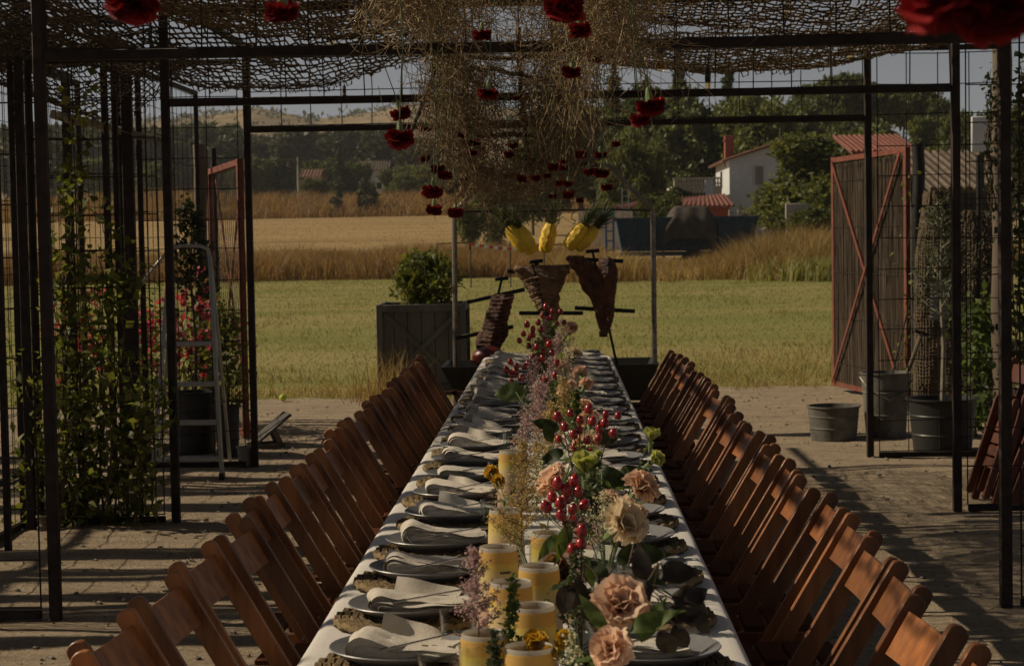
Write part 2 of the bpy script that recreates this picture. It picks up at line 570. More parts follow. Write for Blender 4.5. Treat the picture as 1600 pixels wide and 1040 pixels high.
def terrain(name, y_rows, half, nx, zfun, mat, x_mid=0.0):
    X, Y = [], []
    for yv in y_rows:
        h = half(yv)
        X.append(np.linspace(x_mid - h, x_mid + h, nx)); Y.append(np.full(nx, yv))
    X = np.concatenate(X); Y = np.concatenate(Y)
    V = np.stack([X, Y, zfun(X, Y)], axis=1)
    ny = len(y_rows)
    i = np.arange(nx - 1)[None, :] + (np.arange(ny - 1) * nx)[:, None]
    i = i.ravel()
    Q = np.stack([i, i + 1, i + nx + 1, i + nx], axis=1)
    return link(name, np_mesh(name, V, Q, mat, True))

# field soil / stubble
m, nt, out = new_mat('field_ground')
b = nt.nodes.new('ShaderNodeBsdfPrincipled'); b.inputs['Roughness'].default_value = 1.0
b.inputs['Specular IOR Level'].default_value = 0.1
f1 = tex(nt, 0.35, 6, 0.65, (0.12, 1.0, 1), 'World')
f2 = tex(nt, 6.0, 5, 0.7, (0.5, 1, 1), 'World')
c = ramp(nt, f1, [(0.36, (0.19, 0.115, 0.05)), (0.47, (0.31, 0.215, 0.10)), (0.62, (0.40, 0.29, 0.14))])
c = mixc(nt, 0.35, c, ramp(nt, f2, [(0.3, (0.20, 0.13, 0.056)), (0.7, (0.40, 0.29, 0.145))]))
nt.links.new(c, b.inputs['Base Color']); nt.links.new(b.outputs[0], out.inputs[0])

m, nt, out = new_mat('lawn_ground')
b = nt.nodes.new('ShaderNodeBsdfPrincipled'); b.inputs['Roughness'].default_value = 1.0
b.inputs['Specular IOR Level'].default_value = 0.1
f1 = tex(nt, 0.22, 6, 0.6, (0.35, 1.0, 1), 'World')
f2 = tex(nt, 9.0, 6, 0.75, (0.4, 1, 1), 'World')
c = ramp(nt, f1, [(0.38, (0.34, 0.265, 0.12)), (0.49, (0.24, 0.22, 0.073)), (0.64, (0.15, 0.17, 0.043))])
c = mixc(nt, 0.45, c, ramp(nt, f2, [(0.3, (0.13, 0.13, 0.04)), (0.7, (0.30, 0.275, 0.11))]))
nt.links.new(c, b.inputs['Base Color']); nt.links.new(b.outputs[0], out.inputs[0])

m, nt, out = new_mat('sandy_soil')
b = nt.nodes.new('ShaderNodeBsdfPrincipled'); b.inputs['Roughness'].default_value = 1.0
b.inputs['Specular IOR Level'].default_value = 0.15
f1 = tex(nt, 1.1, 7, 0.65, (0.5, 1.0, 1), 'World')
f2 = tex(nt, 38.0, 6, 0.75, (1, 1, 1), 'World')
f3 = tex(nt, 6.0, 7, 0.75, (0.35, 1.9, 1), 'World')
c = ramp(nt, f1, [(0.30, (0.38, 0.29, 0.20)), (0.5, (0.52, 0.41, 0.285)), (0.7, (0.62, 0.50, 0.355))])
c = mixc(nt, 0.6, c, ramp(nt, f2, [(0.36, (0.20, 0.15, 0.10)), (0.5, (0.53, 0.42, 0.295)), (0.64, (0.76, 0.63, 0.46))]))
c = mixc(nt, 0.42, c, ramp(nt, f3, [(0.38, (0.24, 0.18, 0.12)), (0.58, (0.66, 0.53, 0.38))]))
nt.links.new(c, b.inputs['Base Color'])
bp = nt.nodes.new('ShaderNodeBump'); bp.inputs['Strength'].default_value = 1.0; bp.inputs['Distance'].default_value = 0.06
hs = nt.nodes.new('ShaderNodeMath'); hs.operation = 'ADD'
nt.links.new(f2, hs.inputs[0]); nt.links.new(f3, hs.inputs[1])
nt.links.new(hs.outputs[0], bp.inputs['Height']); nt.links.new(bp.outputs[0], b.inputs['Normal'])
nt.links.new(b.outputs[0], out.inputs[0])

m, nt, out = new_mat('hill_ground')
b = nt.nodes.new('ShaderNodeBsdfPrincipled'); b.inputs['Roughness'].default_value = 1.0
b.inputs['Specular IOR Level'].default_value = 0.0
f1 = tex(nt, 0.06, 9, 0.8, (1, 0.35, 1), 'World')
f2 = tex(nt, 0.008, 4, 0.6, (1, 1, 1), 'World')
c = ramp(nt, f1, [(0.42, (0.075, 0.07, 0.045)), (0.50, (0.22, 0.165, 0.10)), (0.66, (0.32, 0.24, 0.145))])
c = mixc(nt, 0.3, c, ramp(nt, f2, [(0.4, (0.20, 0.15, 0.085)), (0.6, (0.38, 0.28, 0.15))]))
nt.links.new(c, b.inputs['Base Color']); nt.links.new(b.outputs[0], out.inputs[0])

rows = np.concatenate([np.linspace(-25, 80, 12), np.linspace(82, 300, 90), np.linspace(310, 900, 25), np.linspace(1000, 4500, 12)])
tag(terrain('ground', rows, lambda y: 60 + 1.1 * max(y, 0), 40, lambda x, y: zg(x, y) - 0.012, 'field_ground'), kind='structure')

# lawn: irregular sheet between the yard and the tall grass
def sheet(name, near, far, x0, x1, nx, ny, z, mat, lump=0.0, lump_scale=3.0):
    V = []
    for j in range(ny + 1):
        for i in range(nx + 1):
            x = x0 + (x1 - x0) * i / nx
            a, b_ = near(x), far(x)
            y = a + (b_ - a) * j / ny
            V.append((x, y, z + (lump * mnoise.noise((x * lump_scale, y * lump_scale, 3.1)) if 0 < j < ny else 0)))
    V = np.array(V)
    i = (np.arange(nx)[None, :] + (np.arange(ny) * (nx + 1))[:, None]).ravel()
    Q = np.stack([i, i + 1, i + nx + 2, i + nx + 1], axis=1)
    return tag(link(name, np_mesh(name, V, Q, mat, True)), kind='structure')

def yard_edge(x):
    return 18.7 + 0.35 * x * (1 if x > 0 else 0.12) * (0.35 if x > 4 else 1) + 0.7 * mnoise.noise((x * 0.5, 0, 0)) + 0.25 * mnoise.noise((x * 2.3, 4, 0))

sheet('lawn', lambda x: yard_edge(x) - 0.6, lambda x: 82 + 5 * mnoise.noise((x * 0.12, 1, 1)) + 2 * mnoise.noise((x * 0.5, 1, 1)), -60, 60, 120, 6, 0.0, 'lawn_ground')
def yard():
    nx, ny = 380, 560
    xs = np.linspace(-16, 16, nx + 1)
    xs = 16 * np.sign(xs) * (np.abs(xs) / 16) ** 1.35
    V = []
    for j in range(ny + 1):
        t_ = (j / ny)
        for x in xs:
            e = yard_edge(float(x))
            y = -8 + (e + 8) * (t_ ** 0.8)
            h = 0.0
            if 0 < j < ny and y > 5.5:
                a_, b_ = 0.94 * x + 0.33 * y, -0.28 * x + 0.96 * y
                h = 0.020 * mnoise.noise((a_ * 1.3, b_ * 2.6, 3.1)) + 0.007 * mnoise.noise((x * 3.0 + 2 * b_, y * 7.0, 1.1)) + 0.011 * (mnoise.noise((x * 11.0, y * 21.0 + a_ * 5, 7.1)) * mnoise.noise((b_ * 5, a_ * 5, 2.2)) * 2)
            V.append((x, y, 0.014 + h))
    i = (np.arange(nx)[None, :] + (np.arange(ny) * (nx + 1))[:, None]).ravel()
    Q = np.stack([i, i + 1, i + nx + 2, i + nx + 1], axis=1)
    return tag(link('yard_soil', np_mesh('yard_soil', np.array(V), Q, 'sandy_soil', True)), kind='structure')
yard()

# hills
ridge_x = [-900, -420, -330, -227, -181, -111, -40, 60, 200, 420, 900]
ridge_z = [70, 82, 90, 98.5, 90.5, 102, 96, 70, 48, 52, 60]
def zhill(x, y):
    k = np.interp(x * 1400.0 / y, ridge_x, ridge_z)
    n = noise_grid(x, y, 0.012, 2.0) * 3.5 + noise_grid(x, y, 0.04, 5.0) * 1.3
    up = sstep(620, 1400, y)
    fall = 1 - 0.4 * sstep(1450, 2600, y)
    return 7 + (k - 7 + n) * up * fall - 6 * (1 - sstep(600, 660, y))
rows = np.concatenate([np.linspace(600, 1400, 60), np.linspace(1420, 2600, 20)])
tag(terrain('hills', rows, lambda y: 0.62 * y, 220, zhill, 'hill_ground'), kind='structure')

# ------------------------------------------------------------------ grasses (nobody could count them)
def grass(name, label, cat, x, y, h, width, mat, lean=0.25, z=None):
    n = len(x)
    z0 = zg(x, y) if z is None else np.full(n, z)
    a = rng.random(n) * 6.283
    sx, sy = np.cos(a) * width / 2, np.sin(a) * width / 2
    lx, ly = rng.normal(size=n) * lean * h, rng.normal(size=n) * lean * h
    base = np.stack([x, y, z0 - 0.02], axis=1)
    s = np.stack([sx, sy, np.zeros(n)], axis=1)
    midp = base + np.stack([lx * 0.35, ly * 0.35, h * 0.6], axis=1)
    top = base + np.stack([lx, ly, h], axis=1)
    V = np.stack([base - s, base + s, midp + s * 0.8, midp - s * 0.8, top], axis=1).reshape(-1, 3)
    o = (np.arange(n) * 5)[:, None]
    Q = np.concatenate([o + np.array([[0, 1, 2]]), o + np.array([[0, 2, 3]]), o + np.array([[3, 2, 4]])])
    ob = link(name, np_mesh(name, V, Q, mat))
    return tag(ob, label, cat, kind='stuff')

def clumpy(n, x0, x1, y0, y1, sc, thr=0.0):
    xs, ys = [], []
    while len(xs) < n:
        x = random.uniform(x0, x1); y = random.uniform(y0, y1)
        if mnoise.noise((x * sc, y * sc, 9.0)) > thr + random.uniform(-0.35, 0.35):
            xs.append(x); ys.append(y)
    return np.array(xs), np.array(ys)

# short lawn blades, denser nearer
N = 90000
d = 18.5 + (64 * rng.random(N) ** 1.7)
x = (rng.random(N) * 1.05 - 0.62) * d * 0.62
ok = np.array([dd > yard_edge(xx) - 0.1 for xx, dd in zip(x, d)])
x, d = x[ok], d[ok]
grass('short_grass', 'short green lawn grass between the yard and the tall dry grass', 'grass', x, d,
      0.025 + 0.03 * rng.random(len(x)) + 0.0003 * d, 0.0045 + 0.00030 * d, 'grass_green', 0.45)
# straw coloured tufts along the edge of the yard
xs = rng.uniform(-8, 11, 30000)
ys = np.array([yard_edge(v) for v in xs]) + np.abs(rng.normal(size=30000)) * (1.6 + 2.0 * (xs > 0)) - 0.35
k = np.array([mnoise.noise((a * 1.3, b_ * 0.9, 2)) for a, b_ in zip(xs, ys)]) + 0.12 * (xs > -1.8) + 0.12 * (xs > 0.8) + rng.normal(size=30000) * 0.15
sel = k > 0.12
grass('dry_edge_grass', 'dry straw tufts growing along the edge of the sandy yard', 'grass', xs[sel], ys[sel],
      0.04 + 0.16 * rng.random(sel.sum()) ** 2, 0.007, 'grass_dry', 0.5)
# a tall tuft before the planter
xs = rng.normal(-1.72, 0.16, 420); ys = rng.normal(18.3, 0.22, 420)
grass('dry_grass_tuft', 'tuft of tall dry grass before the grey planter', 'grass', xs, ys, 0.12 + 0.5 * rng.random(420) ** 2, 0.007, 'grass_dry', 0.3, 0.0)
# tall rust coloured grass at the far side of the lawn
xs, ys = clumpy(62000, -30, 2, 77, 93, 0.30, -0.2)
hh = (0.75 + 0.55 * rng.random(len(xs))) * (1.0 + 0.45 * noise_grid(xs, ys, 0.25, 1))
grass('tall_dry_grass', 'tall rust coloured dry grass on the left beyond the lawn', 'grass', xs, ys, hh, 0.028, 'grass_rust', 0.5)
xs = rng.uniform(-0.5, 26, 52000); ys = 66 + 17 * rng.random(52000) ** 0.8 + 5 * noise_grid(xs, xs * 0, 0.33, 2.0) + 2.5 * noise_grid(xs, xs * 0, 1.4, 5.0)
hh = (0.65 + 0.6 * rng.random(52000)) * (1 + 0.5 * noise_grid(xs, ys, 0.35, 4)) * (1 + 0.55 * np.exp(-((xs - 10) / 3.0) ** 2)) * (1 - 0.45 * np.exp(-((xs - 4.6) / 2.4) ** 2))
keep = ~((np.abs(xs - 5.6) < 3.9) & (np.abs(ys - 82) < 1.5))
grass('tall_golden_grass', 'tall golden dry grass around the farm trailer', 'grass', xs[keep], ys[keep], hh[keep], 0.028, 'grass_dry', 0.42)
# green weeds at the right edge of the lawn
xs = rng.normal(9.5, 1.1, 2600); ys = rng.normal(64.5, 1.2, 2600)
grass('green_weeds', 'fresh green weeds in front of the golden grass on the right', 'grass', xs, ys, 0.25 + 0.7 * rng.random(2600), 0.05, 'grass_green', 0.35)
xs = rng.normal(-5.6, 0.35, 420); ys = rng.normal(79.5, 0.4, 420)
grass('green_thistles', 'green weeds at the foot of the rust coloured grass', 'grass', xs, ys, 0.3 + 0.9 * rng.random(420), 0.05, 'grass_green', 0.25)
# stubble on the golden field
N = 26000
ys = 92 + 140 * rng.random(N); xs = (rng.random(N) - 0.75) * ys * 0.55
grass('wheat_stubble', 'golden stubble of the mown wheat field', 'stubble', xs, ys, 0.06 + 0.07 * rng.random(N), 0.05, 'grass_gold', 0.5)
# weeds on the bank
xs, ys = clumpy(30000, -95, 25, 236, 266, 0.09, -0.3)
hh = (0.8 + 1.3 * rng.random(len(xs))) * (1 + 0.4 * noise_grid(xs, ys, 0.06, 4))
grass('bank_weeds', 'rust brown weeds on the bank behind the golden field', 'weeds', xs, ys, hh, 0.09, 'grass_rust', 0.5)
# rough clumps in the lawn
cx = []; cy = []
for k in range(150):
    yy = random.uniform(21, 76); xx = random.uniform(-0.36, 0.22) * yy
    n_ = random.randint(25, 80); s_ = random.uniform(0.1, 0.5)
    cx.append(rng.normal(xx, s_ * 1.8, n_)); cy.append(rng.normal(yy, s_, n_))
cx = np.concatenate(cx); cy = np.concatenate(cy)
grass('rough_grass_clumps', 'rough taller clumps scattered in the lawn', 'grass', cx, cy, 0.05 + 0.12 * rng.random(len(cx)), 0.012, 'grass_green', 0.6)
# small stones on the yard
mb = MB()
for k in range(5200):
    y = 6.5 + 12 * random.random(); x = random.uniform(-0.42, 0.36) * y * 0.95
    r = 0.004 + 0.014 * random.random() ** 2.5
    mb.blob((x, y, 0.016), (r, r * random.uniform(0.7, 1.2), r * 0.6), 5, 3, 0.4)
tag(mb.build('pebbles', 'stone', smooth=False), 'small pebbles and clods strewn over the sandy yard', 'pebbles', kind='stuff')

# scrub on the hills
pts = []
hx = rng.uniform(-520, 120, 900); hy = rng.uniform(760, 1430, 900)
hz = zhill(hx, hy)
for a, b_, c_ in zip(hx, hy, hz):
    k = random.randint(4, 16); r = random.uniform(1.2, 4.0)
    pts.append(np.array([a, b_, c_ + r * 0.3]) + rng.normal(size=(k, 3)) * np.array([r, r, r * 0.45]))
tag(link('hill_scrub', leaf_mesh('hill_scrub', np.concatenate(pts), 3.2, 2.0, 'far_leaf', 0.4)), 'dark scrub dotted over the dry hills', 'scrub', kind='stuff')

# ------------------------------------------------------------------ trees
def crown_mesh(name, lobes, leaf_l, leaf_w, per, mat, hollow=0.35, droop=0.0):
    """lobes: (centre, radii); leaves spread through the lobes, thinner inside"""
    pts = []
    for (c, r) in lobes:
        c = np.array(c); r = np.array(r)
        vol = max(0.15, float(np.prod(r)) ** (2 / 3))
        k = int(per * vol)
        # sub clumps give light and dark masses
        nc = max(5, int(k / 38))
        dirs = rng.normal(size=(nc, 3)); dirs /= np.linalg.norm(dirs, axis=1)[:, None]
        cc = dirs * (hollow + (1 - hollow) * rng.random(nc) ** 0.5)[:, None]
        idx = rng.integers(0, nc, k)
        p = cc[idx] + rng.normal(size=(k, 3)) * 0.16
        pts.append(c + p * r)
    return leaf_mesh(name, np.concatenate(pts), leaf_l, leaf_w, mat, 0.15, droop)

def tree_protos():
    T = {}
    def trunk(name, h, r, limbs, mat='bark'):
        mb = MB()
        lean = random.uniform(-0.03, 0.03) * h
        mb.tube([(0, 0, -0.4), (lean * 0.3, 0, h * 0.35), (lean, 0.02 * h, h * 0.7), (lean * 1.2, 0, h)], [r, r * 0.8, r * 0.55, r * 0.25], 7)
        for k in range(limbs):
            a = 6.283 * k / limbs + random.random(); z0 = h * random.uniform(0.35, 0.75); L = h * random.uniform(0.22, 0.36)
            mb.tube([(lean * z0 / h, 0, z0), (math.cos(a) * L * 0.5, math.sin(a) * L * 0.5, z0 + L * 0.35),
                     (math.cos(a) * L, math.sin(a) * L, z0 + L * 0.75)], [r * 0.4, r * 0.28, r * 0.12], 5)
        return mb.mesh(name, mat)
    def lobes_round(h, w, base, n):
        out = []
        for k in range(n):
            a = random.random() * 6.283; q = random.random() ** 0.5 * w * 0.55
            z = base + (h - base) * random.uniform(0.18, 0.86)
            fall = 1 - 0.55 * abs((z - (base + h) / 2) / (h - base) * 2) ** 2
            R = w * random.uniform(0.26, 0.42) * fall
            out.append(((math.cos(a) * q * fall, math.sin(a) * q * fall, z), (R, R, R * random.uniform(0.7, 1.0))))
        return out
    # unit sized trees, all about 10 m tall
    T['pine'] = (trunk('trunk', 8.5, 0.22, 6), crown_mesh('crown', lobes_round(10, 4.6, 2.2, 15), 0.55, 0.28, 520, 'pine_needle'))
    T['far_pine'] = (trunk('trunk', 8.5, 0.22, 4), crown_mesh('crown', lobes_round(10, 4.2, 1.0, 13), 0.8, 0.45, 330, 'far_leaf'))
    lb = [((random.uniform(-0.15, 0.15), random.uniform(-0.15, 0.15), 0.7 + 9.0 * t), (1.15 * (1 - t) ** 0.7 * (0.5 + t) ** 0.4 + 0.18,) * 2 + (0.9,)) for t in np.linspace(0, 1, 11)]
    T['cypress'] = (trunk('trunk', 8.0, 0.16, 2), crown_mesh('crown', lb, 0.6, 0.25, 300, 'pine_needle'))
    lb = [((random.uniform(-0.3, 0.3), random.uniform(-0.3, 0.3), 0.7 + 9.0 * t), (1.5 * (1 - t) ** 0.6 * (0.5 + t) ** 0.4 + 0.2,) * 2 + (0.9,)) for t in np.linspace(0, 1, 11)]
    T['poplar'] = (trunk('trunk', 8.0, 0.16, 2), crown_mesh('crown', lb, 0.8, 0.35, 130, 'olive_leaf'))
    T['broad'] = (trunk('trunk', 7.5, 0.24, 7), crown_mesh('crown', lobes_round(10, 5.0, 1.2, 18), 0.45, 0.30, 700, 'tree_leaf'))
    T['light'] = (trunk('trunk', 7.0, 0.2, 7), crown_mesh('crown', lobes_round(10, 6.2, 0.4, 20), 0.42, 0.27, 700, 'tree_leaf_light'))
    lb = []
    for t in np.linspace(0, 1, 14):
        for s in (0, 1):
            a = random.random() * 6.28; q = 1.0 * (1 - t) * random.random()
            lb.append(((math.cos(a) * q, math.sin(a) * q, 1.2 + 8.6 * t), (1.5 * (1 - 0.75 * t), 1.5 * (1 - 0.75 * t), 0.8)))
    T['conifer'] = (trunk('trunk', 9.0, 0.2, 8), crown_mesh('crown', lb, 0.5, 0.22, 520, 'pine_needle', 0.2, 0.5))
    lb = []
    for k in range(16):
        a = random.random() * 6.28; q = random.uniform(0.5, 2.6)
        lb.append(((math.cos(a) * q, math.sin(a) * q, random.uniform(2.0, 8.6) - q * 0.8), (0.85, 0.85, 2.0)))
    T['weeping'] = (trunk('trunk', 7.5, 0.22, 7), crown_mesh('crown', lb, 0.7, 0.10, 520, 'tree_leaf_light', 0.2, 1.6))
    umb = []
    for k in range(20):
        a = random.random() * 6.283; q = random.random() ** 0.5 * 4.0
        umb.append(((math.cos(a) * q, math.sin(a) * q, 8.0 + 1.3 * (1 - (q / 4.2) ** 2) + random.uniform(-0.5, 0.4)), (1.4, 1.4, 0.95)))
    T['umbrella'] = (trunk('trunk', 8.0, 0.26, 8), crown_mesh('crown', umb, 0.5, 0.24, 640, 'tree_leaf'))
    return T
TREE = tree_protos()

def plant_tree(kind, name, label, px, d, top_py, width=1.0, group=None, cat='tree', base_z=None):
    """stand a tree at depth d in column px, its top at row top_py"""
    top = at(px, top_py, d)
    z0 = float(zg(top.x, d)) if base_z is None else base_z
    s = (top.z - z0) / 10.0
    t = thing(name, label, cat, (top.x, d, z0), random.random() * 6.283, group)
    tr, cr = TREE[kind]
    link('trunk', tr, t, scale=(s * width, s * width, s))
    link('crown', cr, t, scale=(s * width, s * width, s))
    return t

# far belt of pines at the foot of the hills
G = 'far pines at the foot of the hills'
px = 40
k = 0
while px < 690:
    top = 207 + random.uniform(-9, 14) + (14 if px > 610 else 0) - (10 if px < 330 else 0)
    plant_tree('far_pine', 'pine_tree', 'dark pine in the far belt below the hills, %s from the left' % (['first'] + ORD[1:] + ['twenty-%s' % w for w in ('fifth', 'sixth', 'seventh', 'eighth', 'ninth')] + ['thirtieth', 'thirty-first', 'thirty-second', 'thirty-third', 'thirty-fourth', 'thirty-fifth'])[k], px, random.uniform(420, 480), top,
               random.uniform(1.1, 1.6), G)
    px += random.uniform(17, 27); k += 1
for px, d, top, lab in ((352, 400, 196, 'far dark pine seen between the left posts, taller than its neighbours'),
                        (592, 395, 206, 'rounded dark pine standing apart at the right end of the far belt'),
                        (640, 360, 226, 'bluish far tree left of the hanging dried bundle')):
    plant_tree('far_pine', 'pine_tree', lab, px, d, top, 1.25, G)
for px, d, top, kind, lab in ((410, 345, 243, 'broad', 'leafy far tree at the left end before the pine belt'),
                              (437, 345, 232, 'cypress', 'slim far cypress beside the utility pole'),
                              (452, 350, 252, 'cypress', 'short far cypress left of the red roofed house'),
                              (508, 340, 246, 'broad', 'brownish far tree right of the red roofed house'),
                              (530, 335, 240, 'conifer', 'pointed far conifer before the pine belt'),
                              (548, 338, 250, 'broad', 'low dark far tree beside the slim cypress'),
                              (562, 380, 226, 'cypress', 'tall slim far cypress left of the white house'),
                              (617, 330, 262, 'broad', 'low far tree below the white house'),
                              (650, 325, 258, 'light', 'pale green far tree left of the hanging flowers'),
                              (676, 320, 262, 'light', 'yellowish far bush behind the hanging carnations'),
                              (636, 300, 272, 'broad', 'dark far bush at the right end of the bank'),
                              (490, 300, 276, 'broad', 'small far bush before the red roofed house'),
                              (380, 335, 252, 'broad', 'far tree just left of the third portal post'),
                              (245, 340, 250, 'broad', 'far leafy tree seen through the left mesh wall'),
                              (150, 345, 248, 'light', 'pale far tree seen through the climbing vine')):
    plant_tree(kind, 'far_tree', lab, px, d, top, 1.15)
# poplars / young plants on the bank
for px, top, lab in ((527, 281, 'young silvery poplar alone on the far bank'), (566, 280, 'young silvery poplar on the bank, left of a pair'),
                     (583, 283, 'young silvery poplar on the bank, right of a pair')):
    plant_tree('poplar', 'young_poplar', lab, px, 240, top, 1.1, 'young poplars on the bank')
# big trees on the right
for px, d, top, w, kind, lab in (
        (905, 175, 150, 1.0, 'broad', 'tall tree half hidden behind the hanging dried bundle'),
        (958, 170, 118, 0.75, 'conifer', 'tall dark conifer just right of the hanging bundle'),
        (985, 125, 178, 0.95, 'weeping', 'dark drooping tree left of the white house'),
        (1022, 168, 122, 0.8, 'broad', 'tall tree left of the white house under the right net'),
        (1062, 178, 92, 0.6, 'conifer', 'tallest pointed conifer behind the white house'),
        (1098, 160, 148, 0.9, 'broad', 'broad tree behind the roofs with a balustrade'),
        (1138, 172, 112, 0.62, 'conifer', 'slim conifer behind the chimney of the white house'),
        (1172, 158, 150, 0.85, 'light', 'pale green tree rising behind the white house roof'),
        (1213, 165, 168, 0.9, 'broad', 'rounded dark tree right of the pale tree behind the house'),
        (1318, 205, 128, 0.85, 'umbrella', 'broad umbrella pine behind the right portal, left one'),
        (1262, 200, 164, 0.8, 'umbrella', 'lower umbrella pine left of the broad one'),
        (1410, 210, 146, 0.8, 'umbrella', 'umbrella pine on the right with a rounded crown'),
        (1345, 190, 182, 0.9, 'broad', 'dark tree below the umbrella pines'),
        (1470, 185, 182, 0.8, 'light', 'yellow green tree behind the right mesh panel'),
        (1520, 180, 172, 0.8, 'broad', 'dark tree behind the white screen at far right'),
        (1585, 170, 160, 0.9, 'broad', 'dark tree at the far right edge'),
        (772, 128, 255, 1.5, 'weeping', 'small drooping pale tree behind the pineapples'),
        (830, 150, 215, 0.8, 'broad', 'leafy tree hidden behind the hanging dried bundle'),
        (722, 290, 250, 1.2, 'broad', 'low tree behind the left pole of the grill frame'),
        (1316, 96, 208, 1.4, 'light', 'broad light green bushy tree right of the white house'),
        (1385, 100, 226, 1.1, 'light', 'light green bushy tree behind the right brushwood gate')):
    plant_tree(kind, 'garden_tree', lab, px, d, top, w)
# low garden bushes round the house
for px, d, top, w, lab in ((1046, 124, 292, 1.3, 'greyish round bush before the balustrade roof'), (1035, 100, 300, 1.0, 'small bush left of the red shed roof'),
                           (1240, 92, 330, 1.3, 'low bush beside the pale concrete slab'), (1285, 90, 320, 1.3, 'low green bush right of the pale concrete slab')):
    plant_tree('broad', 'garden_bush', lab, px, d, top, w, cat='bush')

# ------------------------------------------------------------------ buildings
def wall_with_windows(mb, *a):
    pass

def tiled_roof(t, a, b_, c, d_, mat, pitch=0.25, name='roof', r=0.07):
    """a,b eave ends; d,c ridge ends; half round tile rows running from eave to ridge"""
    a, b_, c, d_ = map(Vector, (a, b_, c, d_))
    nrm = (b_ - a).cross(d_ - a).normalized()
    if nrm.z < 0: nrm = -nrm
    mb = MB()
    th = nrm * 0.06
    mb.add([a, b_, c, d_, a + th, b_ + th, c + th, d_ + th], [(0, 1, 2, 3), (4, 5, 6, 7), (0, 1, 5, 4), (1, 2, 6, 5), (2, 3, 7, 6), (3, 0, 4, 7)])
    roof = mb.build(name, mat, t, False)
    n = max(2, int((b_ - a).length / pitch))
    mt = MB()
    for i in range(n + 1):
        u = i / n
        p = a.lerp(b_, u) + nrm * 0.075; q = d_.lerp(c, u) + nrm * 0.075
        mt.tube([p, q], r, 6)
    o = mt.build('roof_tiles', mat, roof)
    o['kind'] = 'stuff'
    return roof

def white_house():
    d = 130.0
    z0 = 0.8
    x0 = at(1140, 300, d).x; x1 = at(1288, 300, d).x
    xr = at(1215, 225, d).x
    ze = at(1140, 250, d).z; zr = at(1215, 226, d).z
    zR = ze + (zr - ze) * 0.45
    y0, y1 = d, d + 11
    t = thing('white_house', 'white two storey house with red tiled roof and brick chimney', 'house', (x0, y0, z0))
    o = Vector((x0, y0, z0))
    def L(x, y, z): return Vector((x, y, z)) - o
    mb = MB()
    V = [L(x0, y0, z0), L(x1, y0, z0), L(x1, y0, zR), L(xr, y0, zr), L(x0, y0, ze), L(x0, y1, z0), L(x1, y1, z0), L(x1, y1, zR), L(xr, y1, zr), L(x0, y1, ze)]
    mb.add(V, [(0, 1, 2, 3, 4), (5, 9, 8, 7, 6), (0, 4, 9, 5), (1, 6, 7, 2)])
    mb.build('wall', 'white_wall', t, False)
    tiled_roof(t, L(x0 - 0.5, y0 - 0.4, ze - 0.15), L(x0 - 0.5, y1 + 0.4, ze - 0.15), L(xr, y1 + 0.4, zr + 0.08), L(xr, y0 - 0.4, zr + 0.08), 'roof_tile', 0.3, r=0.1)
    tiled_roof(t, L(x1 + 0.4, y0 - 0.4, zR - 0.15), L(x1 + 0.4, y1 + 0.4, zR - 0.15), L(xr, y1 + 0.4, zr + 0.08), L(xr, y0 - 0.4, zr + 0.08), 'roof_tile', 0.3, r=0.1)
    mb = MB(); cx = at(1139, 235, d + 3).x; zt = at(1139, 221, d + 3).z
    mb.box(L(cx, y0 + 3, (zt + ze) / 2), (0.62, 0.8, zt - ze + 0.8), b=0.02)
    mb.box(L(cx, y0 + 3, zt + 0.05), (0.74, 0.92, 0.12))
    mb.build('chimney', 'brick_red', t, False)
    for (pa, pb, qa, qb) in ((1179, 1193, 259, 290),):
        A, B = at(pa, qb, d), at(pb, qa, d)
        w = MB(); w.box(L((A.x + B.x) / 2, y0 - 0.03, (A.z + B.z) / 2), (B.x - A.x, 0.05, B.z - A.z))
        wo = w.build('window', 'grey_plastic', t, False)
        f = MB()
        for s in (-1, 1):
            f.box(L((A.x + B.x) / 2 + s * (B.x - A.x) / 2, y0 - 0.05, (A.z + B.z) / 2), (0.06, 0.08, B.z - A.z + 0.06))
            f.box(L((A.x + B.x) / 2, y0 - 0.05, (A.z + B.z) / 2 + s * (B.z - A.z) / 2), (B.x - A.x - 0.06, 0.08, 0.06))
        f.build('frame', 'white_wall', wo, False)
    w = MB(); w.box(L(x0 - 0.03, y0 + 6.0, at(1129, 277, d).z), (0.05, 1.0, 1.2)); w.build('window', 'window_dark', t, False)
    w = MB(); w.tube([L(xr + 0.4, y0 + 2, zr), L(xr + 0.4, y0 + 2, zr + 1.3)], 0.03, 5); w.tube([L(xr + 0.1, y0 + 2, zr + 1.2), L(xr + 0.8, y0 + 2, zr + 0.9)], 0.02, 5)
    w.build('antenna', 'grey_steel', t)
white_house()

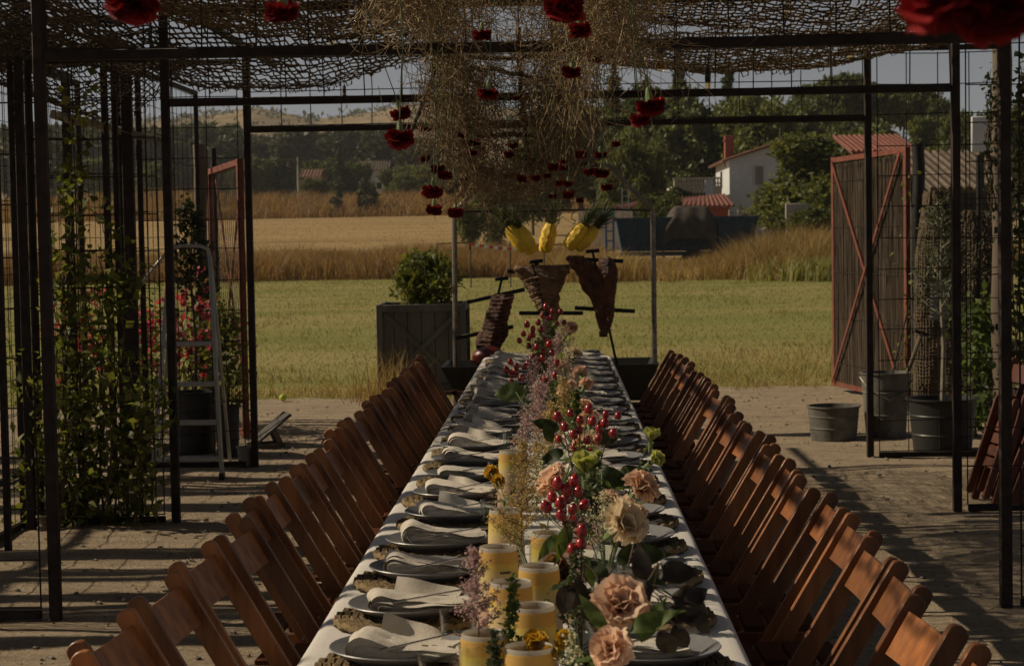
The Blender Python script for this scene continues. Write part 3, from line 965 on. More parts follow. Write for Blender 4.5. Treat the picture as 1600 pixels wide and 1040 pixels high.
def low_house():
    d = 117.0
    A = at(905, 345, d); B = at(1142, 312, d)
    z0 = 0.6
    t = thing('low_house', 'low outbuilding with red tiled lean-to roof left of the white house', 'house', (A.x, d, z0))
    o = Vector((A.x, d, z0))
    zt = at(1000, 326, d).z
    mb = MB(); xa, xb = at(985, 330, d).x, at(1140, 330, d).x
    mb.box(Vector(((xa + xb) / 2, d + 2.5, (z0 + zt) / 2)) - o, (xb - xa, 5, zt - z0))
    mb.build('wall', 'brick_red', t, False)
    zr = at(1100, 306, d + 4.5).z
    tiled_roof(t, Vector((at(960, 325, d).x, d - 0.5, zt)) - o, Vector((at(1145, 325, d).x, d - 0.5, zt)) - o,
               Vector((at(1142, 312, d).x, d + 5, zr)) - o, Vector((at(1010, 312, d).x, d + 5, zr - 0.35)) - o, 'roof_red', 0.3, r=0.09)
    mb = MB(); xa2, xb2 = at(903, 345, d).x, at(1032, 345, d).x
    zz = at(960, 327, d - 1).z
    mb.box(Vector(((xa2 + xb2) / 2, d - 1.2, (z0 + zz) / 2)) - o, (xb2 - xa2, 0.25, zz - z0)); mb.build('yard_wall', 'cream_wall', t, False)
    for pxx in (935, 1000):
        w = MB(); c = at(pxx, 335, d - 1.33); w.box(c - o, (0.9, 0.06, 0.5)); w.build('window', 'window_dark', t, False)
low_house()

def terrace_house():
    d = 128.0
    z0 = 1.0
    xa, xb = at(1020, 300, d).x, at(1128, 300, d).x
    t = thing('terrace_house', 'pale flat house with a balustrade on its roof terrace', 'house', (xa, d, z0))
    o = Vector((xa, d, z0))
    zt = at(1080, 291, d).z
    mb = MB(); mb.box(Vector(((at(1050, 300, d).x + xb) / 2, d + 3, (z0 + zt) / 2)) - o, (xb - at(1050, 300, d).x, 6, zt - z0)); mb.build('wall', 'cream_wall', t, False)
    x = at(1052, 285, d).x
    zb = at(1080, 279, d).z
    mb = MB(); mb.box(Vector(((x + xb) / 2, d - 0.1, zb)) - o, (xb - x, 0.22, 0.12)); mb.build('balustrade_rail', 'cream_wall', t, False)
    n = 18
    bal = MB(); bal.lathe([(0.05, 0), (0.09, 0.15), (0.05, 0.35), (0.06, zb - zt - 0.06)], 6); bm_ = bal.mesh('baluster', 'cream_wall')
    for i in range(n):
        link('baluster', bm_, t, Vector((x + (xb - x) * (i + 0.5) / n, d - 0.1, zt)) - o)
    # sloping tiled canopy towards the viewer
    tiled_roof(t, Vector((at(1020, 318, d - 4).x, d - 4, at(1020, 318, d - 4).z)) - o, Vector((at(1100, 312, d - 4).x, d - 4, at(1100, 312, d - 4).z)) - o,
               Vector((at(1108, 296, d).x, d - 0.25, at(1108, 297, d).z)) - o, Vector((at(1050, 300, d).x, d - 0.25, at(1050, 301, d).z)) - o, 'roof_pale', 0.3, r=0.09)
    mb = MB(); c = at(1108, 300, d - 3); mb.box(Vector((c.x, d - 3, (z0 + c.z) / 2 + 0.6)) - o, (0.5, 0.5, c.z - z0 + 0.4)); mb.build('chimney', 'white_wall', t, False)
terrace_house()

def far_house(px0, px1, top, base, d, label, roof, wall):
    A, B = at(px0, base, d), at(px1, top, d)
    z0 = float(zg(A.x, d)) - 0.5
    t = thing('far_house', label, 'house', (A.x, d, z0))
    o = Vector((A.x, d, z0)); w = B.x - A.x; h = B.z - z0
    mb = MB(); mb.box((w / 2, 3, h * 0.42), (w, 6, h * 0.84)); mb.build('wall', wall, t, False)
    tiled_roof(t, (-0.5, -0.6, h * 0.80), (w + 0.5, -0.6, h * 0.80), (w + 0.5, 3.2, h), (-0.5, 3.2, h), roof, 0.5, r=0.12)
    tiled_roof(t, (-0.5, 6.6, h * 0.80), (w + 0.5, 6.6, h * 0.80), (w + 0.5, 3.2, h), (-0.5, 3.2, h), roof, 0.5, r=0.12)
    for k in range(2):
        m_ = MB(); m_.box((w * (0.3 + 0.4 * k), -0.03, h * 0.5), (0.9, 0.05, 1.2)); m_.build('window', 'window_dark', t, False)
far_house(475, 496, 264, 285, 318, 'small far house with red roof before the pines', 'roof_tile', 'cream_wall')
far_house(563, 604, 250, 274, 360, 'pale far house among trees at the right end of the belt', 'roof_pale', 'white_wall')

# pergola roof and pale tiled shed behind the right gate
def shed(px0, px1, py_top, py_eave, d, label, mat, wallmat, z0=0.0):
    A = at(px0, py_eave, d); B = at(px1, py_eave, d)
    t = thing('garden_shed', label, 'shed', (A.x, d, z0))
    o = Vector((A.x, d, z0)); w = B.x - A.x
    zt = at(px0, py_top, d + 2.5).z - z0; ze = A.z - z0
    tiled_roof(t, (0, -0.2, ze), (w, -0.2, ze), (w, 2.5, zt), (0, 2.5, zt), mat, 0.11, r=0.034)
    mb = MB(); mb.box((w / 2, 1.6, (ze - 0.1) / 2), (w * 0.7, 2.2, ze - 0.1)); mb.build('wall', wallmat, t, False)
shed(1330, 1432, 217, 243, 40, 'red tiled shed roof above the right brushwood gate', 'roof_red', 'tarp')
shed(1452, 1590, 246, 305, 24, 'shed with weathered pale tile roof behind the right mesh panel', 'roof_pale', 'tarp')
mb = MB(); c = at(1535, 210, 22); mb.box((0, 0, 0), (0.26, 0.05, 0.42), b=0.01)
t = thing('white_screen', 'pale grey sheet panel on a dark pole at far right', 'panel', (c.x, 22, 0))
o = mb.build('sheet', 'white_sheet', t); o.location = (0, 0, c.z)
mb = MB(); mb.tube([(0, 0.04, -0.1), (0, 0.04, c.z)], 0.03, 6); mb.build('pole', 'black_steel', t)

# concrete slab and garden fence
c = at(1246, 338, 91); A = at(1228, 356, 91); B = at(1265, 319, 91)
mb = MB(); mb.box((0, 0, 0.9), (B.x - A.x, 0.2, B.z + 0.2), b=0.02)
t = mb.build('concrete_slab', 'concrete'); t.location = (c.x, 91, B.z / 2 - 0.95)
tag(t, 'pale square concrete slab standing in the golden grass', 'slab')
t = thing('garden_fence', 'low wire fence on pale posts before the white house', 'fence', (at(1140, 350, 104).x, 104, 0.5))
xa, xb = at(1140, 350, 104).x, at(1222, 350, 104).x
zt = at(1180, 327, 104).z - 0.5
pm = MB(); pm.tube([(0, 0, -0.2), (0, 0, zt)], 0.05, 6); pmm = pm.mesh('post', 'concrete')
for i in range(7):
    link('post', pmm, t, ((xb - xa) * i / 6, 0, 0))
wm = MB()
for k in range(5):
    wm.tube([(0, 0, zt * (0.3 + 0.16 * k)), (xb - xa, 0, zt * (0.3 + 0.16 * k))], 0.012, 3)
for k in range(40):
    wm.tube([((xb - xa) * k / 39, 0, 0.1), ((xb - xa) * k / 39, 0, zt * 0.95)], 0.01, 3)
wm.build('wire_mesh', 'galvanised', t)
# utility pole with wires far left
c = at(466, 296, 285)
t = thing('utility_pole', 'pale wooden utility pole at the far edge of the field', 'pole', (c.x, 285, float(zg(c.x, 285))))
zt = at(466, 246, 285).z - t.location.z
mb = MB(); mb.tube([(0, 0, -0.5), (0, 0, zt)], [0.17, 0.12], 8); mb.build('shaft', 'concrete', t)
mb = MB(); mb.box((0, 0, zt - 0.5), (1.4, 0.14, 0.12)); mb.build('crossarm', 'old_wood', t, False)
mb = MB()
for s in (-0.6, 0, 0.6):
    mb.tube([(s - 60, 2, zt - 0.3), (s - 30, 1, zt - 1.3), (s, 0, zt - 0.3), (s + 30, -1, zt - 1.3), (s + 60, -2, zt - 0.3)], 0.04, 3)
mb.build('power_line', 'dark_wire', t)

# ------------------------------------------------------------------ farm trailer
def trailer():
    d = 82.0
    A = at(962, 400, d); B = at(1180, 339, d)
    x0, x1 = A.x, B.x
    t = thing('farm_trailer', 'dark blue grey tipper trailer parked in the golden grass', 'trailer', ((x0 + x1) / 2, d, 0))
    hw = (x1 - x0) / 2; zt = B.z; zb = 0.95
    mb = MB()
    # tapered tub
    V = []
    for z, w, dd in ((zb, hw - 0.25, 1.0), (zt, hw, 1.25)):
        V += [(-w, -dd, z), (w, -dd, z), (w, dd, z), (-w, dd, z)]
    mb.add(V, [(0, 3, 2, 1), (0, 1, 5, 4), (1, 2, 6, 5), (2, 3, 7, 6), (3, 0, 4, 7)])
    body = mb.build('tub', 'trailer_paint', t, False)
    rb = MB(); rb.beam((0, -0.05, 0), (0, -0.27, zt - zb), 0.10, 0.10)
    rbm = rb.mesh('rib', 'trailer_paint', False)
    for i in range(9):
        link('rib', rbm, body, (-hw + 0.3 + (2 * hw - 0.6) * i / 8, -1.0, zb))
    mb = MB()
    for s in (-1, 1):
        mb.beam((-hw - 0.06, s * 1.27, zt), (hw + 0.06, s * 1.27, zt), 0.1, 0.1)
    for s in (-1, 1):
        mb.beam((s * (hw + 0.02), -1.2, zt + 0.01), (s * (hw + 0.02), 1.2, zt + 0.01), 0.1, 0.1)
    mb.build('rim', 'trailer_paint', body, False)
    # load under a tarp
    def load(u, v):
        x = -0.9 + 2.2 * u; y = -1.1 + 2.2 * v
        k = min(1, min(u, 1 - u) * 5) * min(1, min(v, 1 - v) * 4)
        return (x, y, zt - 0.25 + 0.78 * k ** 0.6 + 0.05 * mnoise.noise((x * 2, y * 2, 1)))
    mb = MB(); mb.grid(load, 16, 12)
    def drape(u, v):
        x = -0.85 + 2.1 * u - 0.35 * v * (1 - u)
        z = zt + 0.45 * min(1, min(u, 1 - u) * 5) - 1.35 * v
        return (x, -1.12 - 0.30 * min(1, v * 3) - 0.03 * math.sin(u * 17), z)
    mb.grid(drape, 24, 8); mb.build('tarp_load', 'tarp', t)
    mb = MB()
    for s in (-1, 1):
        mb.beam((-hw + 0.2, s * 0.5, zb - 0.12), (hw - 0.2, s * 0.5, zb - 0.12), 0.1, 0.18)
    mb.beam((-hw + 0.2, 0, zb - 0.12), (-hw - 1.4, 0, zb - 0.35), 0.12, 0.12)
    mb.build('chassis', 'blue_paint', t, False)
    ty = MB(); Rx = Matrix.Rotation(rad(90), 3, 'X')
    ty.lathe([(0.28, -0.14), (0.46, -0.15), (0.5, -0.08), (0.5, 0.08), (0.46, 0.15), (0.28, 0.14)], 20, R=Rx)
    tym = ty.mesh('tyre', 'black_plastic')
    ri = MB(); ri.lathe([(0.03, -0.10), (0.20, -0.06), (0.28, -0.13), (0.28, 0.13), (0.2, 0.06), (0.03, 0.10)], 16, R=Rx, close_top=True, close_bottom=True)
    rim = ri.mesh('rim', 'blue_paint')
    for x in (0.35, 1.45):
        for s in (-1, 1):
            w = link('wheel', tym, t, (x, s * 0.95, 0.5)); link('hub', rim, w)
    # blue head frame with a ladder grid and a teal sign plate
    xl = at(952, 370, d).x - (x0 + x1) / 2; zt2 = at(952, 330, d).z
    mb = MB()
    for s in (-0.16, 0.16):
        mb.beam((xl + s, -0.9, 0.2), (xl + s, -0.9, zt2), 0.09, 0.09)
    for k in range(5):
        mb.beam((xl - 0.11, -0.9, 0.6 + k * 0.42), (xl + 0.11, -0.9, 0.6 + k * 0.42), 0.06, 0.06)
    mb.beam((xl + 0.21, -0.9, 0.75), (-hw + 0.1, -0.9, 0.9), 0.08, 0.08)
    mb.build('head_frame', 'blue_paint', t, False)
    mb = MB(); mb.box((xl - 0.02, -0.98, zt2 - 0.12), (0.5, 0.04, 0.3))
    mb.build('plate', 'teal_paint', t, False)
    mb = MB()
    for s in (-0.14, 0.14):
        mb.beam((xl + 0.7 + s, -0.8, zt - 0.2), (xl + 0.7 + s, -0.8, zt2 + 1.0), 0.05, 0.05)
    for k in range(6):
        mb.beam((xl + 0.57, -0.8, zt2 - 0.45 + k * 0.27), (xl + 0.83, -0.8, zt2 - 0.45 + k * 0.27), 0.035, 0.035)
    mb.build('ladder_rack', 'aluminium', t, False)
trailer()

# low rails with red and white tape in the field
t = thing('low_rail', 'low dark metal rail in the dry grass left of the tape', 'rail', (at(683, 395, 62).x, 62, 0))
o = t.location.copy()
mb = MB(); P = [at(683, 398, 62) - o, at(683, 381, 62) - o, at(733, 379, 62) - o, at(734, 390, 62) - o]
P[0].z = -0.1
mb.tube(P, 0.025, 5); mb.build('rail_bar', 'black_steel', t)
t = thing('barrier_tape', 'red and white barrier tape strung between two stakes', 'tape', (at(735, 395, 62).x, 62, 0))
o = t.location.copy()
for px_ in (735, 797, 850):
    mb = MB(); q = at(px_, 379, 62) - o; mb.tube([(q.x, 0, -0.1), (q.x, 0, q.z + 0.06)], 0.02, 5); mb.build('stake', 'black_steel', t)
A, B = at(735, 381, 61.95) - o, at(850, 384, 61.95) - o
for k in range(16):
    p, q = A.lerp(B, k / 16), A.lerp(B, (k + 1) / 16)
    mb = MB(); s = -0.12 * math.sin(math.pi * (k + 0.5) / 16)
    mb.box(((p.x + q.x) / 2, p.y, (p.z + q.z) / 2 + s), (abs(q.x - p.x), 0.012, 0.10), Matrix.Rotation(0.25 * math.sin(k), 3, 'X'))
    mb.build('tape_stripe', 'tape_white' if k % 2 else 'tape_red', t, False)
# ------------------------------------------------------------------ steel portals and mesh panels
ROOF = 2.95
BEAM = 2.40
PORTALS = [(7.8, at(88, 975, 7.8).x, at(1572, 950, 7.8).x, 'nearest'), (10.5, at(276, 826, 10.5).x, at(1496, 803, 10.5).x, 'middle'),
           (13.1, at(399, 733, 13.1).x, at(1360, 717, 13.1).x, 'farthest')]

def wires(mb, x0, x1, z0, z1, y=0.0, sx=0.217, sz=0.217, r=0.0045, axis='x'):
    n = max(1, int(round(abs(x1 - x0) / sx))); m_ = max(1, int(round((z1 - z0) / sz)))
    def P(a, z): return (a, y, z) if axis == 'x' else (y, a, z)
    for i in range(n + 1):
        a = x0 + (x1 - x0) * i / n + random.uniform(-0.006, 0.006)
        mb.tube([P(a, z0), P(a + random.uniform(-0.008, 0.008), (z0 + z1) / 2), P(a, z1)], r, 4, False)
    for k in range(m_ + 1):
        z = z0 + (z1 - z0) * k / m_ + random.uniform(-0.006, 0.006)
        mb.tube([P(x0, z), P((x0 + x1) / 2, z + random.uniform(-0.01, 0.01)), P(x1, z)], r, 4, False)

def panel(label, a, b_, z1=2.9, bar=0.036, sx=0.217, sz=0.217, double=False, inner=True, wr=0.0045):
    """framed reinforcing-mesh panel standing from a to b on the yard"""
    a = Vector((a[0], a[1], 0)); b_ = Vector((b_[0], b_[1], 0))
    L = (b_ - a).length
    t = thing('mesh_panel', label, 'mesh panel', a, math.atan2(b_.y - a.y, b_.x - a.x), 'rusty mesh panels around the table')
    for x in ((bar / 2, L - bar / 2) if inner else (L - bar / 2,)):
        mb = MB(); mb.box((x, 0, z1 / 2), (bar, bar, z1), b=0.003); mb.build('upright', 'rust_steel', t)
    for z in (0.035, z1 - 0.02):
        mb = MB(); mb.box((L / 2, 0, z), (L - 2 * bar, bar - 0.004, bar), b=0.003); mb.build('rail', 'rust_steel', t)
    mb = MB(); wires(mb, bar, L - bar, 0.06, z1 - 0.05, 0.0, sx, sz, wr)
    if double:
        wires(mb, bar + 0.05, L - bar, 0.10, z1 - 0.05, 0.012, sx, sz)
    mb.build('wire_mesh', 'dark_wire', t)
    return t

for d, xl, xr, word in PORTALS:
    t = thing('portal_frame', 'rusty steel portal spanning the table, %s of the three' % word, 'portal', ((xl + xr) / 2, d, 0), 0, 'steel portals over the table')
    hw = (xr - xl) / 2
    for s in (-1, 1):
        mb = MB(); mb.box((s * (hw), 0, ROOF / 2), (0.046, 0.05, ROOF), b=0.003); mb.build('post', 'rust_steel', t)
    mb = MB(); mb.box((0, 0, BEAM), (2 * hw - 0.05, 0.046, 0.042), b=0.003); mb.build('beam', 'rust_steel', t)
    mb = MB(); mb.box((0, 0, ROOF - 0.025), (2 * hw - 0.05, 0.046, 0.042), b=0.003); mb.build('beam', 'rust_steel', t)
    mb = MB(); wires(mb, -hw + 0.03, hw - 0.03, BEAM + 0.022, ROOF - 0.05, 0.0, 0.217, 0.26)
    mb.build('wire_mesh', 'dark_wire', t)
XW = -3.0
panel('rusty mesh panel at the left edge, nearest of the left cross panels', (PORTALS[0][1] - 0.026, 7.8), (PORTALS[0][1] - 1.6, 7.8), inner=False)
panel('rusty mesh panel overgrown by the climbing vine, left of the middle portal', (PORTALS[1][1] - 0.026, 10.5), (XW, 10.5), double=True, inner=False)
panel('rusty mesh panel before the aluminium stepladder, left of the farthest portal', (PORTALS[2][1] - 0.026, 13.1), (XW + 0.04, 13.1), inner=False)
panel('rusty mesh panel at the right edge, nearest of the right cross panels', (PORTALS[0][2] + 0.026, 7.8), (PORTALS[0][2] + 1.4, 7.8), inner=False)
panel('rusty mesh panel before the folded red chairs, right of the middle portal', (PORTALS[1][2] + 0.026, 10.5), (PORTALS[1][2] + 1.5, 10.5), inner=False)
panel('rusty mesh panel before the buckets, right of the farthest portal', (PORTALS[2][2] + 0.026, 13.1), (PORTALS[2][2] + 0.95, 13.1), inner=False)
panel('mesh side wall panel on the left, nearest one along the yard', (XW - 0.05, 7.9), (XW - 0.05, 10.42), sx=0.15, sz=0.2, wr=0.0028)
panel('mesh side wall panel on the left behind the climbing vine', (XW - 0.05, 10.55), (XW - 0.05, 13.0), sx=0.15, sz=0.2, wr=0.0028)
panel('mesh side wall panel on the left beyond the stepladder', (XW - 0.05, 13.15), (XW - 0.05, 15.8), sx=0.2, sz=0.2, wr=0.0028)
panel('second mesh wall panel farther out on the left', (XW - 0.75, 12.0), (XW - 0.75, 14.6), sx=0.2, sz=0.2, wr=0.0028)
panel('mesh side wall panel on the right beside the olive sapling', (3.36, 10.6), (3.36, 13.0), sx=0.2, sz=0.2)
# loose rusty uprights on the left
for px, d, w, lab in ((207, 12.6, 0.075, 'thick rusty upright left of the stepladder'), (172, 12.2, 0.035, 'thin rusty upright, left of a pair behind the vine'),
                      (188, 12.3, 0.035, 'thin rusty upright, right of a pair behind the vine'), (40, 10.3, 0.045, 'rusty upright near the left edge, behind the nearest portal post'),
                      (2, 9.6, 0.03, 'rusty upright at the very left edge of the view')):
    c = at(px, 500, d)
    mb = MB(); mb.box((0, 0, ROOF / 2), (w, 0.05, ROOF), b=0.003)
    o = mb.build('steel_upright', 'rust_steel'); o.location = (c.x, d, 0)
    tag(o, lab, 'steel post')
# roof purlins
for i, (x, lab) in enumerate(((-2.16, 'long steel purlin over the left row of posts'), (2.2, 'long steel purlin over the right row of posts'), (0.0, 'long steel purlin over the middle of the table'))):
    mb = MB(); mb.box((0, 0, 0), (0.04, 8.4, 0.04), b=0.003)
    o = mb.build('roof_purlin', 'rust_steel'); o.location = (x, 10.2, ROOF + 0.022)
    tag(o, lab, 'beam')

# ------------------------------------------------------------------ rope nets
def net(label, fn, nu, nv, mat, r=0.006, drop=0.04, jit=0.35, fringe=True, mesh_name='rope_net'):
    """knotted net over the surface fn(u, v)"""
    P = np.array([[fn(i / nu, j / nv) for i in range(nu + 1)] for j in range(nv + 1)], dtype=float)
    cell = np.linalg.norm(P[0, 1] - P[0, 0])
    P += rng.normal(size=P.shape) * cell * jit * 0.35
    lines = []
    for j in range(nv + 1):
        run = []
        for i in range(nu + 1):
            run.append(P[j, i])
        lines.append(run)
    for i in range(nu + 1):
        lines.append([P[j, i] for j in range(nv + 1)])
    # drop out some cells by cutting lines into runs
    segs = []
    for ln in lines:
        cur = [ln[0]]
        for k in range(1, len(ln)):
            if random.random() < drop:
                if len(cur) > 1: segs.append(cur)
                cur = [ln[k]]
            else:
                mid = (np.array(ln[k - 1]) + np.array(ln[k])) / 2 + rng.normal(size=3) * cell * 0.08 - np.array([0, 0, cell * 0.06])
                cur += [mid, ln[k]]
        if len(cur) > 1: segs.append(cur)
    if fringe:
        for i in range(0, nu + 1):
            if random.random() < 0.5:
                p = P[nv, i]; w = random.uniform(0.4, 1.2) * cell
                segs.append([p, p + np.array([w * 0.3, 0, -w * 0.8]), p + np.array([w, 0, -w * 0.5]), p + np.array([w, 0, 0])])
    o = link(mesh_name, strand_mesh(mesh_name, segs, r, mat, 1.0))
    return tag(o, label, 'net', 'rope nets on the roof')

def swag(px_py, d_far, d_near, z_near, x_over=0.0, ripple=0.03, seed=0.0):
    """net whose far edge follows a pixel profile at depth d_far"""
    E = [at(px, py, d_far) for px, py in px_py]
    ex = [p.x for p in E]; ez = [p.z for p in E]
    def fn(u, v):
        x = ex[0] + (ex[-1] - ex[0]) * u
        zf = float(np.interp(x, ex, ez))
        y = d_near + (d_far - d_near) * v
        z = z_near + (zf - z_near) * v ** 0.8
        z += ripple * mnoise.noise((x * 1.5, y * 1.5, seed)) - 0.05 * math.sin(math.pi * v) * (1 if ripple else 0)
        return (x, y + 0.15 * mnoise.noise((x * 2, 3.0, seed)), z)
    return fn

net('dark coarse rope net sagging behind the left half of the nearest beam', swag([(262, 120), (330, 138), (400, 142), (500, 137), (600, 113), (690, 80)], 12.9, 9.9, 2.93, seed=1), 46, 24, 'rope_dark', 0.0062)
net('brown rope net bunched along the right, below the nearest beam', swag([(915, 96), (1000, 106), (1100, 112), (1200, 109), (1300, 100), (1380, 84), (1480, 62)], 12.9, 11.5, 2.84, seed=2), 62, 20, 'rope', 0.0055)
net('second layer of brown net under the right roof', swag([(925, 84), (1000, 98), (1100, 104), (1200, 101), (1300, 92), (1400, 76)], 12.6, 11.6, 2.86, ripple=0.05, seed=3), 62, 14, 'rope', 0.005)
net('light brown fine net high on the right above the beam', swag([(985, 30), (1060, 44), (1150, 50), (1260, 50), (1360, 48), (1470, 40), (1560, 20)], 9.7, 7.4, 2.84, seed=4), 60, 30, 'rope', 0.005)
net('light brown net high on the left above the beam', swag([(290, 40), (380, 52), (470, 54), (560, 50), (640, 34)], 9.6, 7.6, 2.84, seed=5), 40, 24, 'rope', 0.0055)
net('heavy dark net hanging at the upper left corner', swag([(-40, 95), (40, 120), (120, 112), (200, 70), (275, 95)], 11.2, 8.0, 2.80, ripple=0.06, seed=6), 40, 26, 'rope_dark', 0.0062)
net('second dark net layer above the left mesh panels', swag([(-60, 70), (60, 82), (170, 100), (250, 118), (330, 90)], 12.4, 9.0, 2.86, ripple=0.08, seed=7), 42, 22, 'rope_dark', 0.0062)
net('dark net at the far left under the roof edge', swag([(60, 150), (120, 172), (170, 186), (215, 160), (262, 120)], 13.0, 11.0, 2.78, ripple=0.08, seed=8), 26, 18, 'rope_dark', 0.006)
# net roof above the table (seen only at its rim, it dapples the light)
net('wide net stretched over the table as the roof', lambda u, v: (-2.2 + 4.4 * u, -2.2 + 12.4 * v, ROOF + 0.05 - 0.05 * math.sin(math.pi * u) - 0.03 * math.sin(9 * v)), 60, 150, 'rope_dark', 0.008, fringe=False)

# added shade caster: gapped canes over the left bay, mostly out of view
t = thing('added_shade_canes', 'dark canes added over the left bay to throw striped shade', 'shade canes', (-6.5, 9.8, ROOF + 0.1))
cane = MB()
cane.tube([(-3.4, 0, 0), (-1.1, 0, 0.01), (1.0, 0, -0.012), (3.15, 0, 0)], 0.05, 6); cane_m = cane.mesh('cane', 'straw_dark')
y = -5.6
while y < 4.9:
    run = random.randint(2, 4)
    for k in range(run):
        o = link('cane', cane_m, t, (random.uniform(-0.4, 0.3) - (0.5 if y > 1.2 else 0.0), y, random.uniform(-0.02, 0.02)), (0, 0, rad(random.uniform(-0.5, 0.5))), (1, random.uniform(0.7, 1.3), 1))
        y += random.uniform(0.085, 0.125)
    y += random.choice([0.10, 0.16, 0.24, 0.34])
    if 0.35 < y < 1.0: y = 1.75
mb = MB()
for x in (-2.8, 0, 2.6):
    mb.box((x, -0.3, -0.09), (0.05, 10.8, 0.05))
mb.build('bearer', 'rust_steel', t, False)
for x, yy in ((-2.8, -5), (-2.8, 1), (-2.8, 5.0), (2.6, 5.0)):
    mb = MB(); mb.box((x, yy, -1.58), (0.06, 0.06, 2.93)); mb.build('post', 'rust_steel', t, False)

t = thing('added_stripe_canes', 'unseen canes added above the table to stripe the right ground with shade', 'shade canes', (-0.65, 8.6, ROOF + 0.13))  # canes added out of view so their shadows stripe the ground on the right
cane = MB(); cane.tube([(-1.35, 0, 0), (-0.4, 0, 0.01), (0.5, 0, -0.01), (1.35, 0, 0)], 0.045, 6); cane_s = cane.mesh('cane', 'straw_dark')
y = 1.7
while y < 2.8:
    for k in range(random.randint(1, 4)):
        link('cane', cane_s, t, (random.uniform(-0.3, 0.3), y, 0), (0, 0, rad(random.uniform(-2, 2))), (random.uniform(0.8, 1.1), random.uniform(0.7, 1.3), 1))
        y += random.uniform(0.085, 0.12)
    y += random.choice([0.08, 0.16, 0.26])

# ------------------------------------------------------------------ hanging dried bundles
def curl(p, L, down, spread, n=9, curlk=1.2):
    P = [np.array(p, dtype=float)]
    d = rng.normal(size=3); d[2] = -abs(d[2]) - down; d /= np.linalg.norm(d)
    k = rng.normal(size=3) * curlk
    for i in range(n - 1):
        d = d + np.cross(k, d) * 0.28 + rng.normal(size=3) * 0.12 + np.array([0, 0, -0.05 * down])
        d /= np.linalg.norm(d)
        P.append(P[-1] + d * L / (n - 1))
    return P

def bundle(label, lines, mat, r, branches=(), loc=(0, 0, 0)):
    t = thing('dried_bundle', label, 'dried bundle', loc)
    o = link('strands', strand_mesh('strands', [[np.array(p) - np.array(loc) for p in ln] for ln in lines], r, mat), t)
    o['kind'] = 'stuff'
    for pts, rr in branches:
        mb = MB(); q = [Vector(p) - Vector(loc) for p in pts]
        fine = []
        for i in range(len(q) - 1):
            for k in range(4):
                fine.append(q[i].lerp(q[i + 1], k / 4) + Vector((random.uniform(-1, 1), random.uniform(-1, 1), random.uniform(-1, 1))) * rr * 0.6)
        fine.append(q[-1])
        mb.tube(fine, [rr * (1 - 0.5 * i / len(fine)) for i in range(len(fine))], 6)
        mb.build('branch', 'bark', t)
    return t

L1 = []
dm = 9.7
for k in range(3300):
    v = random.random() ** 0.8                      # 0 top .. 1 bottom
    py = 20 + 275 * v
    half = (125 - 30 * v) * random.uniform(0, 1) ** 0.6 if v < 0.82 else 80 * random.random()
    px = 795 + random.choice((-1, 1)) * half
    if v > 0.62 and 760 < px < 860 and random.random() < 0.45: continue
    c = at(px, py, dm + random.uniform(-0.5, 0.5))
    L1.append(curl(c, random.uniform(0.12, 0.4), 0.5, 0.1, 9, 1.6))
for k in range(100):                                  # long hanging strands on both flanks
    side = random.choice((-1, 1))
    px = (685 if side < 0 else 905) + random.gauss(0, 22)
    c = at(px, random.uniform(10, 140), dm + random.uniform(-0.6, 0.3))
    L1.append(curl(c, random.uniform(0.3, 0.75), 3.0, 0.1, 12, 0.4))
br = []
for pts in ([(690, 60), (672, 130), (640, 215)], [(690, 112), (760, 105), (830, 122), (905, 130)], [(745, 262), (790, 275), (822, 262), (835, 250)],
            [(812, 40), (815, 150), (826, 262)], [(700, 300), (742, 268), (770, 262)], [(690, 92), (800, 90), (910, 84)], [(705, 205), (800, 212), (900, 204)],
            [(822, 245), (860, 258), (935, 258)]):
    br.append(([at(a, b_, dm + random.uniform(-0.3, 0.2)) for a, b_ in pts], 0.016))
bundle('big tangled bundle of brown dried vines hanging over the table middle', L1, 'straw_dark', 0.0027, br, (-0.25, dm, 2.4))
L2 = []
for k in range(380):
    px = random.gauss(650, 34); c = at(px, random.uniform(-60, 40), 6.3 + random.uniform(-0.3, 0.3))
    L2.append(curl(c, random.uniform(0.15, 0.42), 0.6, 0.1, 11, 1.4))
bundle('pale wispy dried grass hanging left of the big bundle', L2, 'straw', 0.0024, (), (-0.48, 6.3, 2.5))
L2 = []
for k in range(620):
    px = random.gauss(950, 36); c = at(px, random.uniform(-60, 70), 6.6 + random.uniform(-0.4, 0.4))
    L2.append(curl(c, random.uniform(0.15, 0.5), 0.7, 0.1, 11, 1.4))
bundle('pale wispy dried grass hanging right of the big bundle', L2, 'straw', 0.0022, (), (0.18, 6.6, 2.5))
L2 = []
for k in range(520):
    px = random.uniform(680, 930); c = at(px, random.uniform(-70, 20), 7.2 + random.uniform(-0.5, 0.5))
    L2.append(curl(c, random.uniform(0.12, 0.36), 0.5, 0.1, 10, 1.4))
bundle('brown dried grass hanging in front of the big bundle top', L2, 'straw_dark', 0.0018, (), (-0.15, 7.2, 2.6))
L2 = []
for k in range(55):
    px = random.gauss(690, 16); c = at(px, random.uniform(80, 200), 8.6 + random.uniform(-0.3, 0.3))
    L2.append(curl(c, random.uniform(0.25, 0.55), 3.0, 0.1, 11, 0.5))
bundle('thin curtain of hanging vine stems left of the big bundle', L2, 'straw', 0.002, (), (-0.53, 8.6, 2.3))
L2 = []
for k in range(55):
    px = random.gauss(900, 26); c = at(px, random.uniform(70, 170), 8.8 + random.uniform(-0.3, 0.3))
    L2.append(curl(c, random.uniform(0.2, 0.5), 3.0, 0.1, 11, 0.5))
bundle('thin curtain of hanging vine stems right of the big bundle', L2, 'straw', 0.002, (), (0.1, 8.8, 2.3))

